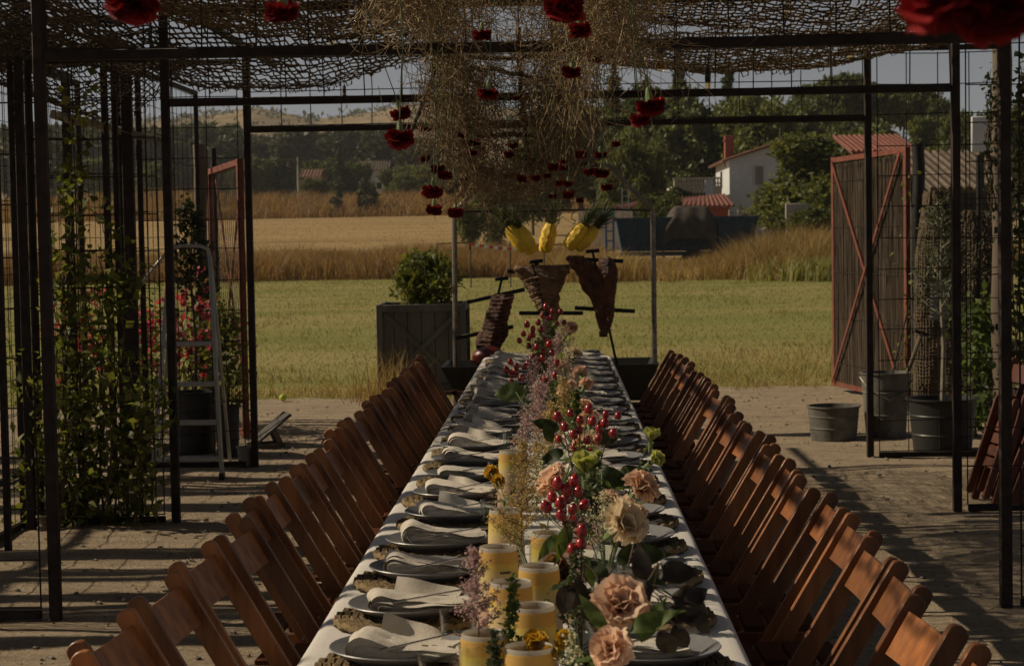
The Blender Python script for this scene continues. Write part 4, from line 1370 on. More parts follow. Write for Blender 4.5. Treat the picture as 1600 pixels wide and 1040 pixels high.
# ------------------------------------------------------------------ carnations
def carnation_mesh(name, mat, R=0.03, n=46, depth=0.022, open_=1.0, seed=1, ruffle=1.0):
    """ruffled bloom around +z, its base at the origin"""
    random.seed(seed)
    mb = MB()
    for k in range(n):
        ring = (k + 0.5) / n                           # 0 centre .. 1 rim
        a = k * 2.39996
        tilt = (0.15 + 1.25 * ring) * open_            # away from the axis
        Lp = R * (0.65 + 0.35 * ring) * random.uniform(0.88, 1.12) / max(0.55, math.sin(max(tilt, 0.6)))
        W = R * (0.55 + 0.3 * ring) * random.uniform(0.9, 1.15) * ruffle ** 0.7
        ph = random.random() * 6.28
        ca, sa = math.cos(a), math.sin(a)
        half = 0.62 * ruffle ** 0.5 * random.uniform(0.85, 1.2)      # half angle of the petal fan
        k1, k2 = random.uniform(4, 6), random.uniform(10, 14)
        def fn(u, v):
            s = (u - 0.5) * 2
            bend = tilt * (0.50 + 0.65 * v)
            rim = 1 - 0.10 * s * s - 0.07 * (0.5 + 0.5 * math.sin(s * k2 + ph)) * (v > 0.8)
            Lr = Lp * v * rim
            lat = Lr * math.sin(half * s) * (0.75 + 0.25 * v)
            fwd = Lr * math.cos(half * s)
            rr = fwd * math.sin(bend); zz = fwd * math.cos(bend)
            ruf = R * (0.13 * math.sin(s * k1 + ph) * v * v + 0.075 * math.sin(s * k2 + ph * 2) * v ** 3) * (0.7 + 0.5 * ruffle)
            x = rr - ruf * math.cos(bend) * 0.5; z = zz + ruf * math.sin(bend)
            return (ca * x - sa * lat, sa * x + ca * lat, z)
        mb.grid(fn, 7 if ruffle == 1.0 else 12, 3 if ruffle == 1.0 else 5)
    random.seed(seed + 99)
    return mb.mesh(name, mat, True, 80)

def calyx_mesh(R=0.03):
    mb = MB(); mb.lathe([(0.0018, -R * 1.25), (R * 0.16, -R * 1.15), (R * 0.27, -R * 0.6), (R * 0.30, -R * 0.15), (R * 0.38, R * 0.1)], 8)
    return mb.mesh('calyx', 'calyx_green')

RED = [carnation_mesh('bloom', 'red_petal', 0.03, 44, seed=s, open_=o) for s, o in ((3, 1.15), (5, 1.3), (8, 1.05))]
RED_CALYX = calyx_mesh()
STEM = {}
def stem_mesh(L, mat='stem_green', r=0.0016):
    key = (round(L, 2), mat)
    if key not in STEM:
        mb = MB(); b_ = 0.02 * L
        mb.tube([(0, 0, -0.035), (b_, 0, -L * 0.35), (b_ * 0.4, b_, -L * 0.7), (0, 0, -L)], r, 5)
        STEM[key] = mb.mesh('stem', mat)
    return STEM[key]

def hang_carnation(px, py, wpx, label):
    d = min(0.064 * FPX / wpx, 8.7 + 0.5 * random.random())   # real blooms are about 6 cm wide
    c = at(px, py, d)
    s = random.uniform(0.95, 1.1) * (wpx / FPX * d) / 0.064
    t = thing('red_carnation', label, 'carnation', c, 0, 'red carnations hung head down from the roof')
    t.rotation_euler = (math.pi + random.uniform(-0.22, 0.22), random.uniform(-0.22, 0.22), random.random() * 6.28)
    t.scale = (s,) * 3
    o = link('bloom', random.choice(RED), t, (0, 0, -0.006), scale=(1.12, 1.12, random.uniform(0.7, 0.9)))
    link('calyx', RED_CALYX, t)
    L = min(0.62, max(0.1, (ROOF - c.z) / s)) if c.z < 2.7 else 0.12
    link('stem', stem_mesh(L), t)
    return t

for px, py, w, lab in (
        (1478, -8, 150, 'large blurred red carnation close to the camera at the upper right corner'),
        (1560, 2, 150, 'blurred red carnation at the very corner, upper right'),
        (208, 4, 86, 'blurred red carnation at the top edge on the left'),
        (440, 17, 60, 'large red carnation at the top left, before the light brown net'),
        (882, 10, 66, 'large red carnation at the top edge above the big bundle'),
        (625, 213, 42, 'red carnation with long calyx, lower of two on the left'),
        (626, 175, 34, 'red carnation, upper of two on the left'),
        (1016, 163, 44, 'bright red carnation on the right, upper of two beside the bundle'),
        (1000, 186, 32, 'red carnation just under the bright one on the right'),
        (753, 53, 32, 'red carnation on a stem high before the bundle'),
        (762, 144, 32, 'red carnation hanging before the middle of the bundle'),
        (906, 46, 34, 'red carnation high on the right flank of the bundle'),
        (893, 110, 30, 'red carnation at the right rim of the bundle, left of two'),
        (929, 90, 26, 'red carnation at the right rim of the bundle, right of two'),
        (676, 297, 31, 'red carnation low on the left, above the lowest pair'),
        (678, 325, 27, 'red carnation low on the left, under another on one stem'),
        (712, 331, 27, 'red carnation at the upper end of the left grill pole'),
        (684, 262, 22, 'red carnation left of the bundle, upper of a staggered pair'),
        (695, 274, 22, 'red carnation left of the bundle, lower of a staggered pair'),
        (663, 246, 17, 'small red carnation alone at far left of the bundle'),
        (664, 200, 18, 'small red carnation crossing the third beam on the left'),
        (740, 222, 20, 'small red carnation low in the bundle, upper of a left pair'),
        (738, 238, 17, 'small red carnation low in the bundle, lower of a left pair'),
        (802, 226, 15, 'small red carnation in the bundle middle, upper of a pair'),
        (795, 241, 17, 'small red carnation in the bundle middle, lower of a pair'),
        (815, 279, 18, 'small red carnation under the bundle, left one in its row'),
        (837, 277, 16, 'small red carnation under the bundle, middle one in its row'),
        (855, 274, 14, 'small red carnation under the bundle, right one in its row'),
        (864, 260, 17, 'small red carnation above the right row under the bundle'),
        (880, 262, 15, 'small red carnation at the right end under the bundle'),
        (872, 286, 16, 'small red carnation above the lowest three, left'),
        (887, 285, 16, 'small red carnation above the lowest three, right'),
        (863, 306, 14, 'lowest small red carnation on the left above the pineapples'),
        (888, 303, 18, 'lowest small red carnation in the middle above the pineapples'),
        (906, 312, 13, 'lowest small red carnation on the right above the pineapples'),
        (880, 250, 14, 'tiny red carnation tucked under the bundle on the right'),
        (908, 242, 20, 'red carnation in the right cluster, upper left one'),
        (938, 241, 20, 'red carnation in the right cluster, upper right one'),
        (922, 266, 18, 'red carnation in the right cluster, lower left one'),
        (940, 268, 24, 'red carnation in the right cluster, lower right one'),
        (948, 291, 19, 'red carnation hanging below the right cluster'),
        (962, 224, 16, 'small red carnation alone right of the cluster'),
        (722, 210, 14, 'tiny dark red carnation on the left flank of the bundle'),
        (808, 153, 13, 'tiny red carnation half hidden in the bundle')):
    hang_carnation(px, py, w, lab)

# ------------------------------------------------------------------ festoon bulbs
def bulb(px, py, hpx, label, glass='amber_glass', shape='globe'):
    d = 0.115 * FPX / hpx
    c = at(px, py, d)
    t = thing('festoon_bulb', label, 'light bulb', c, 0, 'festoon bulbs under the roof')
    mb = MB(); mb.lathe([(0.004, 0.075), (0.012, 0.07), (0.016, 0.055), (0.017, 0.0), (0.015, -0.004)], 10, close_top=True); mb.build('socket', 'bulb_socket', t)
    mb = MB()
    prof = [(0.013, 0.0), (0.018, -0.012), (0.029, -0.03), (0.030, -0.042), (0.022, -0.06), (0.001, -0.066)] if shape == 'globe' else [(0.013, 0), (0.016, -0.02), (0.015, -0.07), (0.001, -0.082)]
    mb.lathe(prof, 12); mb.build('glass', glass, t)
    mb = MB(); mb.tube([(0, 0, 0.07), (0.01, 0, 0.2), (0, 0, max(0.25, ROOF - c.z))], 0.004, 5); mb.build('cable', 'bulb_socket', t)
bulb(518, 52, 34, 'slim clear bulb in black socket above the nearest beam, left', shape='tube')
bulb(561, 26, 46, 'round clear bulb in a big black socket at the top, left of the wispy grass')
bulb(538, 146, 20, 'small dark bulb under the left net before the hills', 'dark_glass')
bulb(1032, 92, 34, 'round lit looking bulb right of the wispy grass under the beam')
bulb(1106, 127, 32, 'slim bulb hanging below the right net', shape='tube')
bulb(1328, 82, 26, 'small bulb at the right end of the net under the beam')
bulb(1230, 14, 26, 'small bulb at the top edge on the right')
# ------------------------------------------------------------------ dining table and cloth
TX = -0.083            # middle of the table
TW = 0.449             # half width
TY0, TY1 = 1.9, 13.15
TZ = 0.76
t = thing('dining_table', 'long narrow banquet table under a pale linen cloth', 'table', (TX, (TY0 + TY1) / 2, 0))
nb = 6
for k in range(nb):
    L = (TY1 - TY0) / nb
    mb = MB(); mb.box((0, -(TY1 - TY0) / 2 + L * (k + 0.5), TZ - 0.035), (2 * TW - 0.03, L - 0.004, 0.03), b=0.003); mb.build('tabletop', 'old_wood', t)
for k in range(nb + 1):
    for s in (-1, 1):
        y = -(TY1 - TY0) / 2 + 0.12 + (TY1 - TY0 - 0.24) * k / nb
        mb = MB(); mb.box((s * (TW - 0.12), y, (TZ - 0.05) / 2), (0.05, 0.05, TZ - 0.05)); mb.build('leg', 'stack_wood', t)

def cloth():
    mb = MB()
    prof = [(-TW - 0.035, TZ - 0.24), (-TW - 0.022, TZ - 0.12), (-TW - 0.012, TZ - 0.035), (-TW - 0.004, TZ - 0.008), (-TW + 0.012, TZ)]
    prof += [(x, TZ + 0.0015) for x in np.linspace(-TW + 0.03, TW - 0.03, 40)]
    prof += [(TW - 0.012, TZ), (TW + 0.004, TZ - 0.008), (TW + 0.012, TZ - 0.035), (TW + 0.022, TZ - 0.12), (TW + 0.035, TZ - 0.24)]
    n = 460
    def fn(u, v):
        i = min(len(prof) - 1, int(round(u * (len(prof) - 1))))
        x, z = prof[i]
        y = TY0 - 0.02 + (TY1 - TY0 + 0.04) * v
        hang = max(0.0, (TZ - z) / 0.24)
        x += (0.018 * math.sin(y * 9 + math.sin(y * 2.3) * 2) + 0.012 * mnoise.noise((y * 5, 0.5, x))) * hang * (1 if x > 0 else -1)
        if hang < 0.02:
            z += 0.0035 * mnoise.noise((x * 6, y * 3.0, 0.3)) + 0.0015 * mnoise.noise((x * 20, y * 8, 1.3)) + 0.002 * max(0, math.sin(y * 2 * math.pi / 1.87)) ** 40
        return (TX + x, y, z)
    mb.grid(fn, len(prof) - 1, n)
    return mb.build('tablecloth', 'linen', None, True, 80)
tag(cloth(), 'pale linen cloth covering the long banquet table', 'tablecloth')

# ------------------------------------------------------------------ place settings
def mat_mesh():
    mb = MB()
    R = 0.152
    # plaited rings
    for k in range(9):
        r = R - 0.018 * k
        if r < 0.015: break
        n = int(6.283 * r / 0.02)
        pts = []
        for i in range(n + 1):
            a = 6.283 * i / n
            pts.append((math.cos(a) * (r + 0.0025 * math.sin(i * 2.3)), math.sin(a) * (r + 0.0025 * math.cos(i * 1.7)), 0.011 + 0.0035 * (1 if i % 2 else -1)))
        mb.tube(pts, 0.0105, 5, False)
    mb.lathe([(0.001, 0.003), (R - 0.01, 0.003)], 20)
    return mb.mesh('placemat', 'esparto', True, 60)

def plate_mesh():
    mb = MB()
    mb.lathe([(0.001, 0.004), (0.075, 0.004), (0.08, 0.0), (0.088, 0.0), (0.094, 0.006), (0.120, 0.016), (0.136, 0.025), (0.1385, 0.0275), (0.137, 0.0295),
              (0.118, 0.021), (0.098, 0.0125), (0.088, 0.010), (0.001, 0.009)], 40)
    return mb.mesh('plate', 'plate_glaze')

def napkin_mesh(seed):
    """folded linen: tight folds rolled at one end, the layers thinning out towards the other"""
    random.seed(seed)
    mb = MB()
    layers = 7
    H = random.uniform(0.023, 0.028)
    flat = random.uniform(0.55, 0.9)
    skew = random.uniform(-0.02, 0.02)
    for k in range(layers):
        R = H - 0.0034 * k
        hw = 0.050 + random.uniform(-0.007, 0.007)
        off = random.uniform(-0.007, 0.007)
        L = 0.178 + random.uniform(-0.022, 0.022)
        ph = random.random() * 6
        path = []
        zb = 0.0012 + 0.0012 * k
        for q in np.linspace(1, 0, 7):
            path.append((L * q, zb + 0.003 * k * q * (1 - q) + 0.0016 * math.sin(q * 8 + ph)))
        for a in np.linspace(-90, -270, 9)[1:-1]:
            path.append((R * 1.1 * math.cos(rad(a)), zb + R + R * math.sin(rad(a))))
        for q in np.linspace(0, 1, 10):
            zt = 2 * R * (1 - q) ** 1.4 * (1 - flat * 0.3 * q) + 0.0155 * q ** 0.7 - 0.0016 * k * q
            path.append((L * q * 0.98, zb + zt + 0.003 * math.sin(q * 7 + ph) * q))
        n = len(path)
        def fn(u, v):
            i = min(n - 1, int(round(u * (n - 1))))
            x, z = path[i]
            s = (v - 0.5) * 2
            xx = max(0, x) / L
            y = off + s * hw * (0.92 + 0.30 * xx) + 0.010 * math.sin(xx * 4 + ph * 0.3 + seed) + skew * xx
            wav = 0.0055 * xx * math.sin(s * 6.5 + ph) + 0.003 * math.sin(s * 11 + ph * 2 + x * 30) + 0.003 * math.sin(x * 60 + ph)
            return (x - 0.085 + 0.006 * math.sin(s * 2 + ph), y, max(0.0004 * (k + 1), z * (1 - 0.12 * s * s) + wav))
        mb.grid(fn, n - 1, 10)
        if k in (0, 2):                                 # close the sides of the roll
            for vv in (0.10, 0.90):
                side = [fn(i / (n - 1), vv) for i in range(n)]
                m0 = [tuple(0.5 * side[i][c] + 0.5 * side[n - 1 - i][c] for c in range(3)) for i in range(n // 2)]
                half = n // 2
                mb.add(side[:half] + m0, [(i, i + 1, half + i + 1, half + i) for i in range(half - 1)])
                mb.add([side[n - 1 - i] for i in range(half)] + m0, [(i, i + 1, half + i + 1, half + i) for i in range(half - 1)])
    if seed % 2 == 0:                                   # a corner of the cloth standing up behind the roll
        hf = random.uniform(0.034, 0.050); ln = random.uniform(0.11, 0.15)
        def top(u, v):
            z = 0.022 + v * (hf * (1 - u) ** 0.8 + 0.004) + 0.003 * math.sin(u * 8 + v * 3 + seed)
            return (-0.06 + ln * u + 0.012 * v, 0.028 + 0.034 * v + 0.006 * math.sin(u * 7 + seed), z)
        mb.grid(top, 12, 6)
    random.seed(seed + 1000)
    return mb.mesh('napkin', 'napkin', True, 85)

def fork_mesh():
    mb = MB()
    mb.beam((0, -0.10, 0.002), (0, 0.03, 0.004), 0.006, 0.002)
    mb.beam((0, -0.135, 0.002), (0, -0.10, 0.002), 0.011, 0.0022)
    mb.beam((0, 0.03, 0.004), (0, 0.055, 0.001), 0.020, 0.0018)
    for k in range(4):
        x = -0.009 + 0.006 * k
        mb.tube([(x, 0.054, 0.001), (x, 0.075, -0.0005), (x, 0.094, 0.004)], [0.0014, 0.0013, 0.0007], 4)
    return mb.mesh('fork', 'cutlery_steel')

def knife_mesh():
    mb = MB()
    mb.beam((0, -0.11, 0.002), (0, -0.01, 0.002), 0.010, 0.005, 0.001)
    mb.beam((0, -0.01, 0.002), (0, 0.09, 0.002), 0.016, 0.0014)
    return mb.mesh('knife', 'cutlery_steel')

PLACEMAT = mat_mesh(); PLATE = plate_mesh(); FORK = fork_mesh()
NAPKINS = [napkin_mesh(20 + k) for k in range(9)]
SP = 0.452
for side, s in (('left', -1), ('right', 1)):
    for k in range(23):
        y = 3.12 + SP * k + random.uniform(-0.02, 0.02)
        if y > TY1 - 0.2: break
        x = TX + s * (TW - (0.205 if s < 0 else 0.195)) + random.uniform(-0.008, 0.008)
        w = ORD[k]
        far = 'from the camera'
        o = link('placemat', PLACEMAT, None, (x + s * 0.006 + random.uniform(-0.01, 0.01), y - 0.012 + random.uniform(-0.015, 0.01), TZ + 0.004), (0, 0, random.random() * 6))
        tag(o, 'round plaited esparto placemat on the %s side of the table, %s %s' % (side, w, far), 'placemat', 'placemats on the %s side' % side)
        o = link('plate', PLATE, None, (x, y, TZ + 0.0235), (rad(random.uniform(-1, 1)), rad(random.uniform(-1, 1)), random.random() * 6))
        tag(o, 'grey dinner plate on the %s side of the table, %s %s' % (side, w, far), 'plate', 'plates on the %s side' % side)
        o = link('napkin', NAPKINS[(k * 4 + 3 * (s > 0)) % 9], None, (x + (0.018 if s < 0 else -0.035), y + random.uniform(-0.012, 0.012), TZ + 0.0345),
                 (0, 0, rad(random.uniform(-7, 9)) + (0 if s < 0 else rad(8))), (1.0, random.uniform(0.92, 1.1), random.uniform(0.82, 1.12)))
        tag(o, 'folded cream linen napkin on the %s side of the table, %s %s' % (side, w, far), 'napkin', 'folded napkins on the %s side' % side)
        o = link('fork', FORK, None, (x + (0.085 if s < 0 else 0.02), y - 0.012, TZ + 0.070 if s > 0 else TZ + 0.068), (rad(4), rad(8 if s < 0 else 14), rad(-62 + random.uniform(-8, 8))))
        tag(o, 'steel fork lying on the %s napkin of the %s side' % (w, side), 'fork', 'forks on the %s side' % side)

# water tumblers on the left inner line
tb = MB(); tb.lathe([(0.001, 0.006), (0.028, 0.006), (0.030, 0.0), (0.033, 0.004), (0.038, 0.09), (0.0365, 0.09), (0.0315, 0.010), (0.001, 0.008)], 24)
TUMBLER = tb.mesh('tumbler', 'clear_glass')
for k, (y, lab) in enumerate(((3.72, 'clear water glass nearest the camera beside the left napkins'), (5.3, 'clear water glass behind the beige plume'),
                              (6.2, 'clear water glass left of the candle lanterns, mid table'), (7.1, 'clear water glass far down the left side of the flowers'),
                              (3.3, 'clear water glass at the bottom edge left of the lanterns'))):
    tag(link('water_glass', TUMBLER, None, (TX - 0.10 - 0.012 * (k % 3) - (0.03 if k in (0, 4) else 0), y, TZ + 0.003)), lab, 'glass', 'water glasses on the table')

# ------------------------------------------------------------------ folding chairs
def chair_parts(folded=False):
    """folding wooden chair, facing +x, origin on the ground under the seat middle; returns (name, mesh, matrix) list"""
    W = 0.160                                          # half width to the outer stiles
    P = []
    def board(a, b_, w, th, name, mat='chair_wood', rnd=True):
        a = Vector(a); b_ = Vector(b_)
        L = (b_ - a).length
        mb = MB()
        ax = (b_ - a).normalized()
        # board with rounded ends, wide across the lean, th along y
        sx = Vector((ax.z, 0, -ax.x))
        out = []
        n = 6
        for k in range(n + 1):
            an = math.pi * k / n
            out.append(b_ + sx * (w / 2 * math.cos(an)) + ax * (w / 2 * math.sin(an) * 0.75))
        for k in range(n + 1):
            an = math.pi + math.pi * k / n
            out.append(a + sx * (w / 2 * math.cos(an)) + ax * (w / 2 * math.sin(an) * 0.75))
        m_ = len(out)
        ch = 0.0022
        cen = (a + b_) / 2
        rings = []
        for yy, ins in ((-th / 2, ch), (-th / 2 + ch, 0), (th / 2 - ch, 0), (th / 2, ch)):
            ring = []
            for p in out:
                q = p.copy()
                if ins:
                    al = (q - cen).dot(ax); ac = (q - cen).dot(sx)
                    q = cen + ax * (al * (1 - ins * 2 / L)) + sx * (ac * (1 - ins * 2 / w))
                ring.append(q + Vector((0, yy, 0)))
            rings += ring
        fs = []
        for r_ in range(3):
            for k in range(m_):
                k2 = (k + 1) % m_
                fs.append((r_ * m_ + k, r_ * m_ + k2, (r_ + 1) * m_ + k2, (r_ + 1) * m_ + k))
        fs.append(tuple(reversed(range(m_)))); fs.append(tuple(3 * m_ + k for k in range(m_)))
        mb.add(rings, fs)
        return mb.mesh(name, mat, True, 30)
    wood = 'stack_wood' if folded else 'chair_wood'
    if not folded:
        top, foot = (-0.228, 0.785), (0.225, 0.0)
        st = board((foot[0], 0, foot[1] + 0.02), (top[0], 0, top[1]), 0.046, 0.021, 'stile', wood)
        lg = board((-0.21, 0, 0.02), (0.13, 0, 0.44), 0.042, 0.021, 'leg', wood)
        seat_z, seat_x0, seat_x1, tilt = 0.445, -0.155, 0.215, 0
    else:
        top, foot = (-0.02, 0.86), (0.02, 0.0)
        st = board((foot[0], 0, foot[1] + 0.02), (top[0], 0, top[1]), 0.046, 0.021, 'stile', wood)
        lg = board((-0.035, 0, 0.05), (-0.05, 0, 0.62), 0.042, 0.021, 'leg', wood)
    for s in (-1, 1):
        P.append(('stile', st, (0, s * W, 0)))
        P.append(('leg', lg, (0, s * (W - 0.024), 0)))
    d = Vector((top[0] - foot[0], 0, top[1] - foot[1])).normalized()
    # curved top slat
    mb = MB()
    cx = top[0] - d.x * 0.075; cz = top[1] - d.z * 0.075
    nrm = Vector((d.z, 0, -d.x))
    def slat(front):
        def fn(u, v):
            s = (u - 0.5) * 2
            bow = -0.014 * (1 - s * s)
            p = Vector((cx, 0, cz)) + d * ((v - 0.5) * 0.105) + nrm * (bow + (0.006 if front else -0.006))
            return (p.x, s * (W - 0.0105), p.z)
        return fn
    mb.grid(slat(True), 8, 2); mb.grid(slat(False), 8, 2)
    # close the rim of the slat
    def rim(v0):
        def fn(u, v):
            a = slat(True)(u, v0); b_ = slat(False)(u, v0)
            return tuple(a[i] + (b_[i] - a[i]) * v for i in range(3))
        return fn
    mb.grid(rim(0.0), 8, 1); mb.grid(rim(1.0), 8, 1)
    P.append(('backrest', mb.mesh('backrest', wood, True, 50), (0, 0, 0)))
    if not folded:
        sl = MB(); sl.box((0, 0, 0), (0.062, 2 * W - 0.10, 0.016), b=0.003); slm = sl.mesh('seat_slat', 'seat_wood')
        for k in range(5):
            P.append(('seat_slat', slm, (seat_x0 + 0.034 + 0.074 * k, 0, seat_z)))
        sr = MB(); sr.box((0, 0, 0), (0.37, 0.020, 0.034), b=0.003); srm = sr.mesh('seat_rail', wood)
        for s in (-1, 1):
            P.append(('seat_rail', srm, ((seat_x0 + seat_x1) / 2, s * (W - 0.048), seat_z - 0.026)))
        rd = MB(); rd.tube([(0, -W, 0), (0, W, 0)], 0.010, 8); rdm = rd.mesh('stretcher', wood)
        P.append(('stretcher', rdm, (0.155, 0, 0.16))); P.append(('stretcher', rdm, (-0.135, 0, 0.115)))
        bo = MB(); bo.lathe([(0.0065, -0.002), (0.0065, 0.001), (0.004, 0.003), (0.0005, 0.0035)], 8, R=Matrix.Rotation(rad(90), 3, 'X'), close_bottom=True); bom = bo.mesh('bolt', 'grey_steel')
        for q in (0.40, 0.55):
            x = foot[0] + (top[0] - foot[0]) * q; z = foot[1] + (top[1] - foot[1]) * q
            P.append(('bolt', bom, (x, -W - 0.0105, z)))
    else:
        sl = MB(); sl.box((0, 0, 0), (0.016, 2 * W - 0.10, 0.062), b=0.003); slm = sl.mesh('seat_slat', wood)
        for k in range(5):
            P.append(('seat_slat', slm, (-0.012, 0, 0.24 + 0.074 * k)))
    return P

def make_chair(label, group, parts, name='folding_chair'):
    t = thing(name, label, 'chair', (0, 0, 0), 0, group)
    for nm, me, loc in parts:
        link(nm, me, t, loc)
    return t

CH = chair_parts()
proto = {}
for side, s in (('left', -1), ('right', 1)):
    n = 23
    for k in range(n):
        y = 3.40 + 0.418 * k + random.uniform(-0.04, 0.04)
        far = k / (n - 1)
        base = 0.612 - 0.005 * far + random.uniform(-0.025, 0.025)
        if side == 'left': base += 0.058
        x = TX * 0.5 + s * base
        rz = (0 if s < 0 else math.pi) + rad(random.uniform(-6, 6))
        lab = 'brown wooden folding chair on the %s side of the table, %s from the camera' % (side, ORD[k])
        if not proto:
            proto['c'] = make_chair(lab, 'folding chairs along the table', CH); c = proto['c']
            c.location = (x, y, 0.014); c.rotation_euler = (0, 0, rz)
        else:
            c = dup(proto['c'], (x, y, 0.014), rz, lab)
# folded chairs leaning at the right
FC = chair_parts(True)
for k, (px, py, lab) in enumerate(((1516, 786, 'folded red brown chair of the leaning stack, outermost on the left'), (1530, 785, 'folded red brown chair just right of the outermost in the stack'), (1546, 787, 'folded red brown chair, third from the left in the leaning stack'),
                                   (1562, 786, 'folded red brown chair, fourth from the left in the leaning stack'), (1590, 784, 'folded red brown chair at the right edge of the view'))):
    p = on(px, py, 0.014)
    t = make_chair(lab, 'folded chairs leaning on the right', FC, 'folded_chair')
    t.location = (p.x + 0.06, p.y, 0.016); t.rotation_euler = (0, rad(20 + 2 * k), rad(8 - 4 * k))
# ------------------------------------------------------------------ paper lanterns on the middle of the table
m, nt, out = new_mat('lantern_paper')
tc = nt.nodes.new('ShaderNodeTexCoord'); sx = nt.nodes.new('ShaderNodeSeparateXYZ')
nt.links.new(tc.outputs['Object'], sx.inputs[0])
mr = nt.nodes.new('ShaderNodeMapRange'); mr.inputs['From Max'].default_value = 0.15
nt.links.new(sx.outputs['Z'], mr.inputs['Value'])
nz = tex(nt, 9, 3, 0.5, (1, 1, 1.6)); ad = nt.nodes.new('ShaderNodeMath'); ad.operation = 'MULTIPLY_ADD'
nt.links.new(nz, ad.inputs[0]); ad.inputs[1].default_value = 0.25
nt.links.new(mr.outputs[0], ad.inputs[2])
col = ramp(nt, ad.outputs[0], [(0.18, (0.84, 0.58, 0.47)), (0.55, (0.92, 0.76, 0.55)), (0.82, (0.95, 0.83, 0.46)), (0.99, (0.94, 0.79, 0.22)), (1.0, (0.90, 0.66, 0.22))])
b = nt.nodes.new('ShaderNodeBsdfPrincipled'); b.inputs['Roughness'].default_value = 0.6
t_ = nt.nodes.new('ShaderNodeBsdfTranslucent'); mx = nt.nodes.new('ShaderNodeMixShader'); mx.inputs[0].default_value = 0.62
nt.links.new(col, b.inputs['Base Color']); nt.links.new(col, t_.inputs['Color'])
nt.links.new(b.outputs[0], mx.inputs[1]); nt.links.new(t_.outputs[0], mx.inputs[2]); nt.links.new(mx.outputs[0], out.inputs[0])
m, nt, out = new_mat('frosted')
b = nt.nodes.new('ShaderNodeBsdfPrincipled'); b.inputs['Base Color'].default_value = (0.52, 0.48, 0.42, 1); b.inputs['Roughness'].default_value = 0.5
t_ = nt.nodes.new('ShaderNodeBsdfTranslucent'); t_.inputs['Color'].default_value = (0.7, 0.66, 0.58, 1); mx = nt.nodes.new('ShaderNodeMixShader'); mx.inputs[0].default_value = 0.5
nt.links.new(b.outputs[0], mx.inputs[1]); nt.links.new(t_.outputs[0], mx.inputs[2]); nt.links.new(mx.outputs[0], out.inputs[0])

mb = MB(); mb.lathe([(0.0535, 0.0), (0.0443, 0.152), (0.0435, 0.152), (0.0527, 0.0)], 28); SLEEVE = mb.mesh('printed_sleeve', 'lantern_paper')
mb = MB(); mb.lathe([(0.001, 0.004), (0.05, 0.004), (0.0432, 0.157), (0.0418, 0.159), (0.0400, 0.157), (0.0455, 0.02), (0.001, 0.02)], 28); LINER = mb.mesh('frosted_cup', 'frosted')
def on_cone(a, z, w, h, mat, name, t, push=0.0006):
    """small flat print wrapped on the lantern side; a is the angle seen from the front"""
    mb = MB()
    def fn(u, v):
        zz = z + (v - 0.5) * h
        r = 0.0535 - 0.0088 * zz / 0.145 + push
        an = -math.pi / 2 + a + (u - 0.5) * w / r
        return (r * math.cos(an), r * math.sin(an), zz)
    mb.grid(fn, 4, 2)
    return mb.build(name, mat, t)
def lantern(x, y, label, print_=None, rz=0.0):
    t = thing('candle_lantern', label, 'lantern', (x, y, TZ + 0.004), rz, 'yellow printed lanterns on the table')
    link('printed_sleeve', SLEEVE, t); link('frosted_cup', LINER, t)
    t.scale = (0.92, 0.92, 1.15)
    if print_ == 'logo':
        on_cone(-0.22, 0.085, 0.008, 0.017, 'ink_red', 'red_mark', t)
        for k in range(7):
            on_cone(-0.06 + 0.075 * k, 0.085, 0.0022, 0.003 + 0.0015 * (k in (0, 6)), 'ink_dark', 'lettering', t)
    elif print_ == 'label':
        on_cone(-0.10, 0.088, 0.020, 0.006, 'ink_dark', 'label_header', t, 0.0009)
        on_cone(-0.10, 0.074, 0.020, 0.022, 'paper_white', 'label_sheet', t, 0.0007)
    elif print_ == 'lines':
        for k in range(8):
            on_cone(0.15 + 0.07 * k, 0.115, 0.0026, 0.004, 'ink_dark', 'lettering', t)
    elif print_ == 'side':
        for j in range(6):
            on_cone(0.78, 0.075 - 0.011 * j, 0.014 - 0.003 * (j % 3), 0.003, 'ink_dark', 'lettering', t)
    return t
for px, py, d, lab, pr in ((778, 850, 4.15, 'yellow lantern beside the left napkins, behind the pink plume', 'lines'),
                           (842, 880, 3.92, 'yellow lantern with a red mark in the middle of the front group', 'logo'),
                           (832, 942, 3.50, 'yellow lantern with a small dark headed label', 'label'),
                           (826, 1006, 3.14, 'yellow lantern at the bottom edge with dark lettering', 'lines'),
                           (858, 828, 4.36, 'yellow lantern at the back of the front group, beside the berry leaf', None),
                           (758, 985, 3.24, 'orange yellow lantern at the bottom left under the pink plume', None),
                           (798, 905, 3.74, 'small visible yellow lantern between two others at the left', None),
                           (790, 792, 4.75, 'yellow lantern behind the beige plume', 'side'),
                           (800, 700, 6.0, 'pale yellow lantern left of the mid table berries', None),
                           ):
    c = on(px, py + 4, TZ + 0.185)
    lantern(c.x, c.y, lab, pr)
# menu cards leaning behind the lanterns
for px, py, d, lab in ((872, 905, 4.02, 'pink menu card with dark lines of text behind the marked lantern'), (905, 835, 4.55, 'pink menu card half hidden by the berry sprig')):
    c = at(px, py, d)
    t = thing('menu_card', lab, 'card', (c.x, d, TZ + 0.004), rad(-12))
    R = Matrix.Rotation(rad(-14), 3, 'X')
    mb = MB(); mb.box(R @ Vector((0, 0, 0.075)), (0.10, 0.0015, 0.15), R); mb.build('card', 'card_pink', t, False)
    for k in range(7):
        w = random.uniform(0.03, 0.06)
        mb = MB(); mb.box(R @ Vector((-0.005, -0.0012, 0.125 - 0.014 * k)), (w, 0.0006, 0.0035), R); mb.build('lettering', 'ink_dark', t, False)

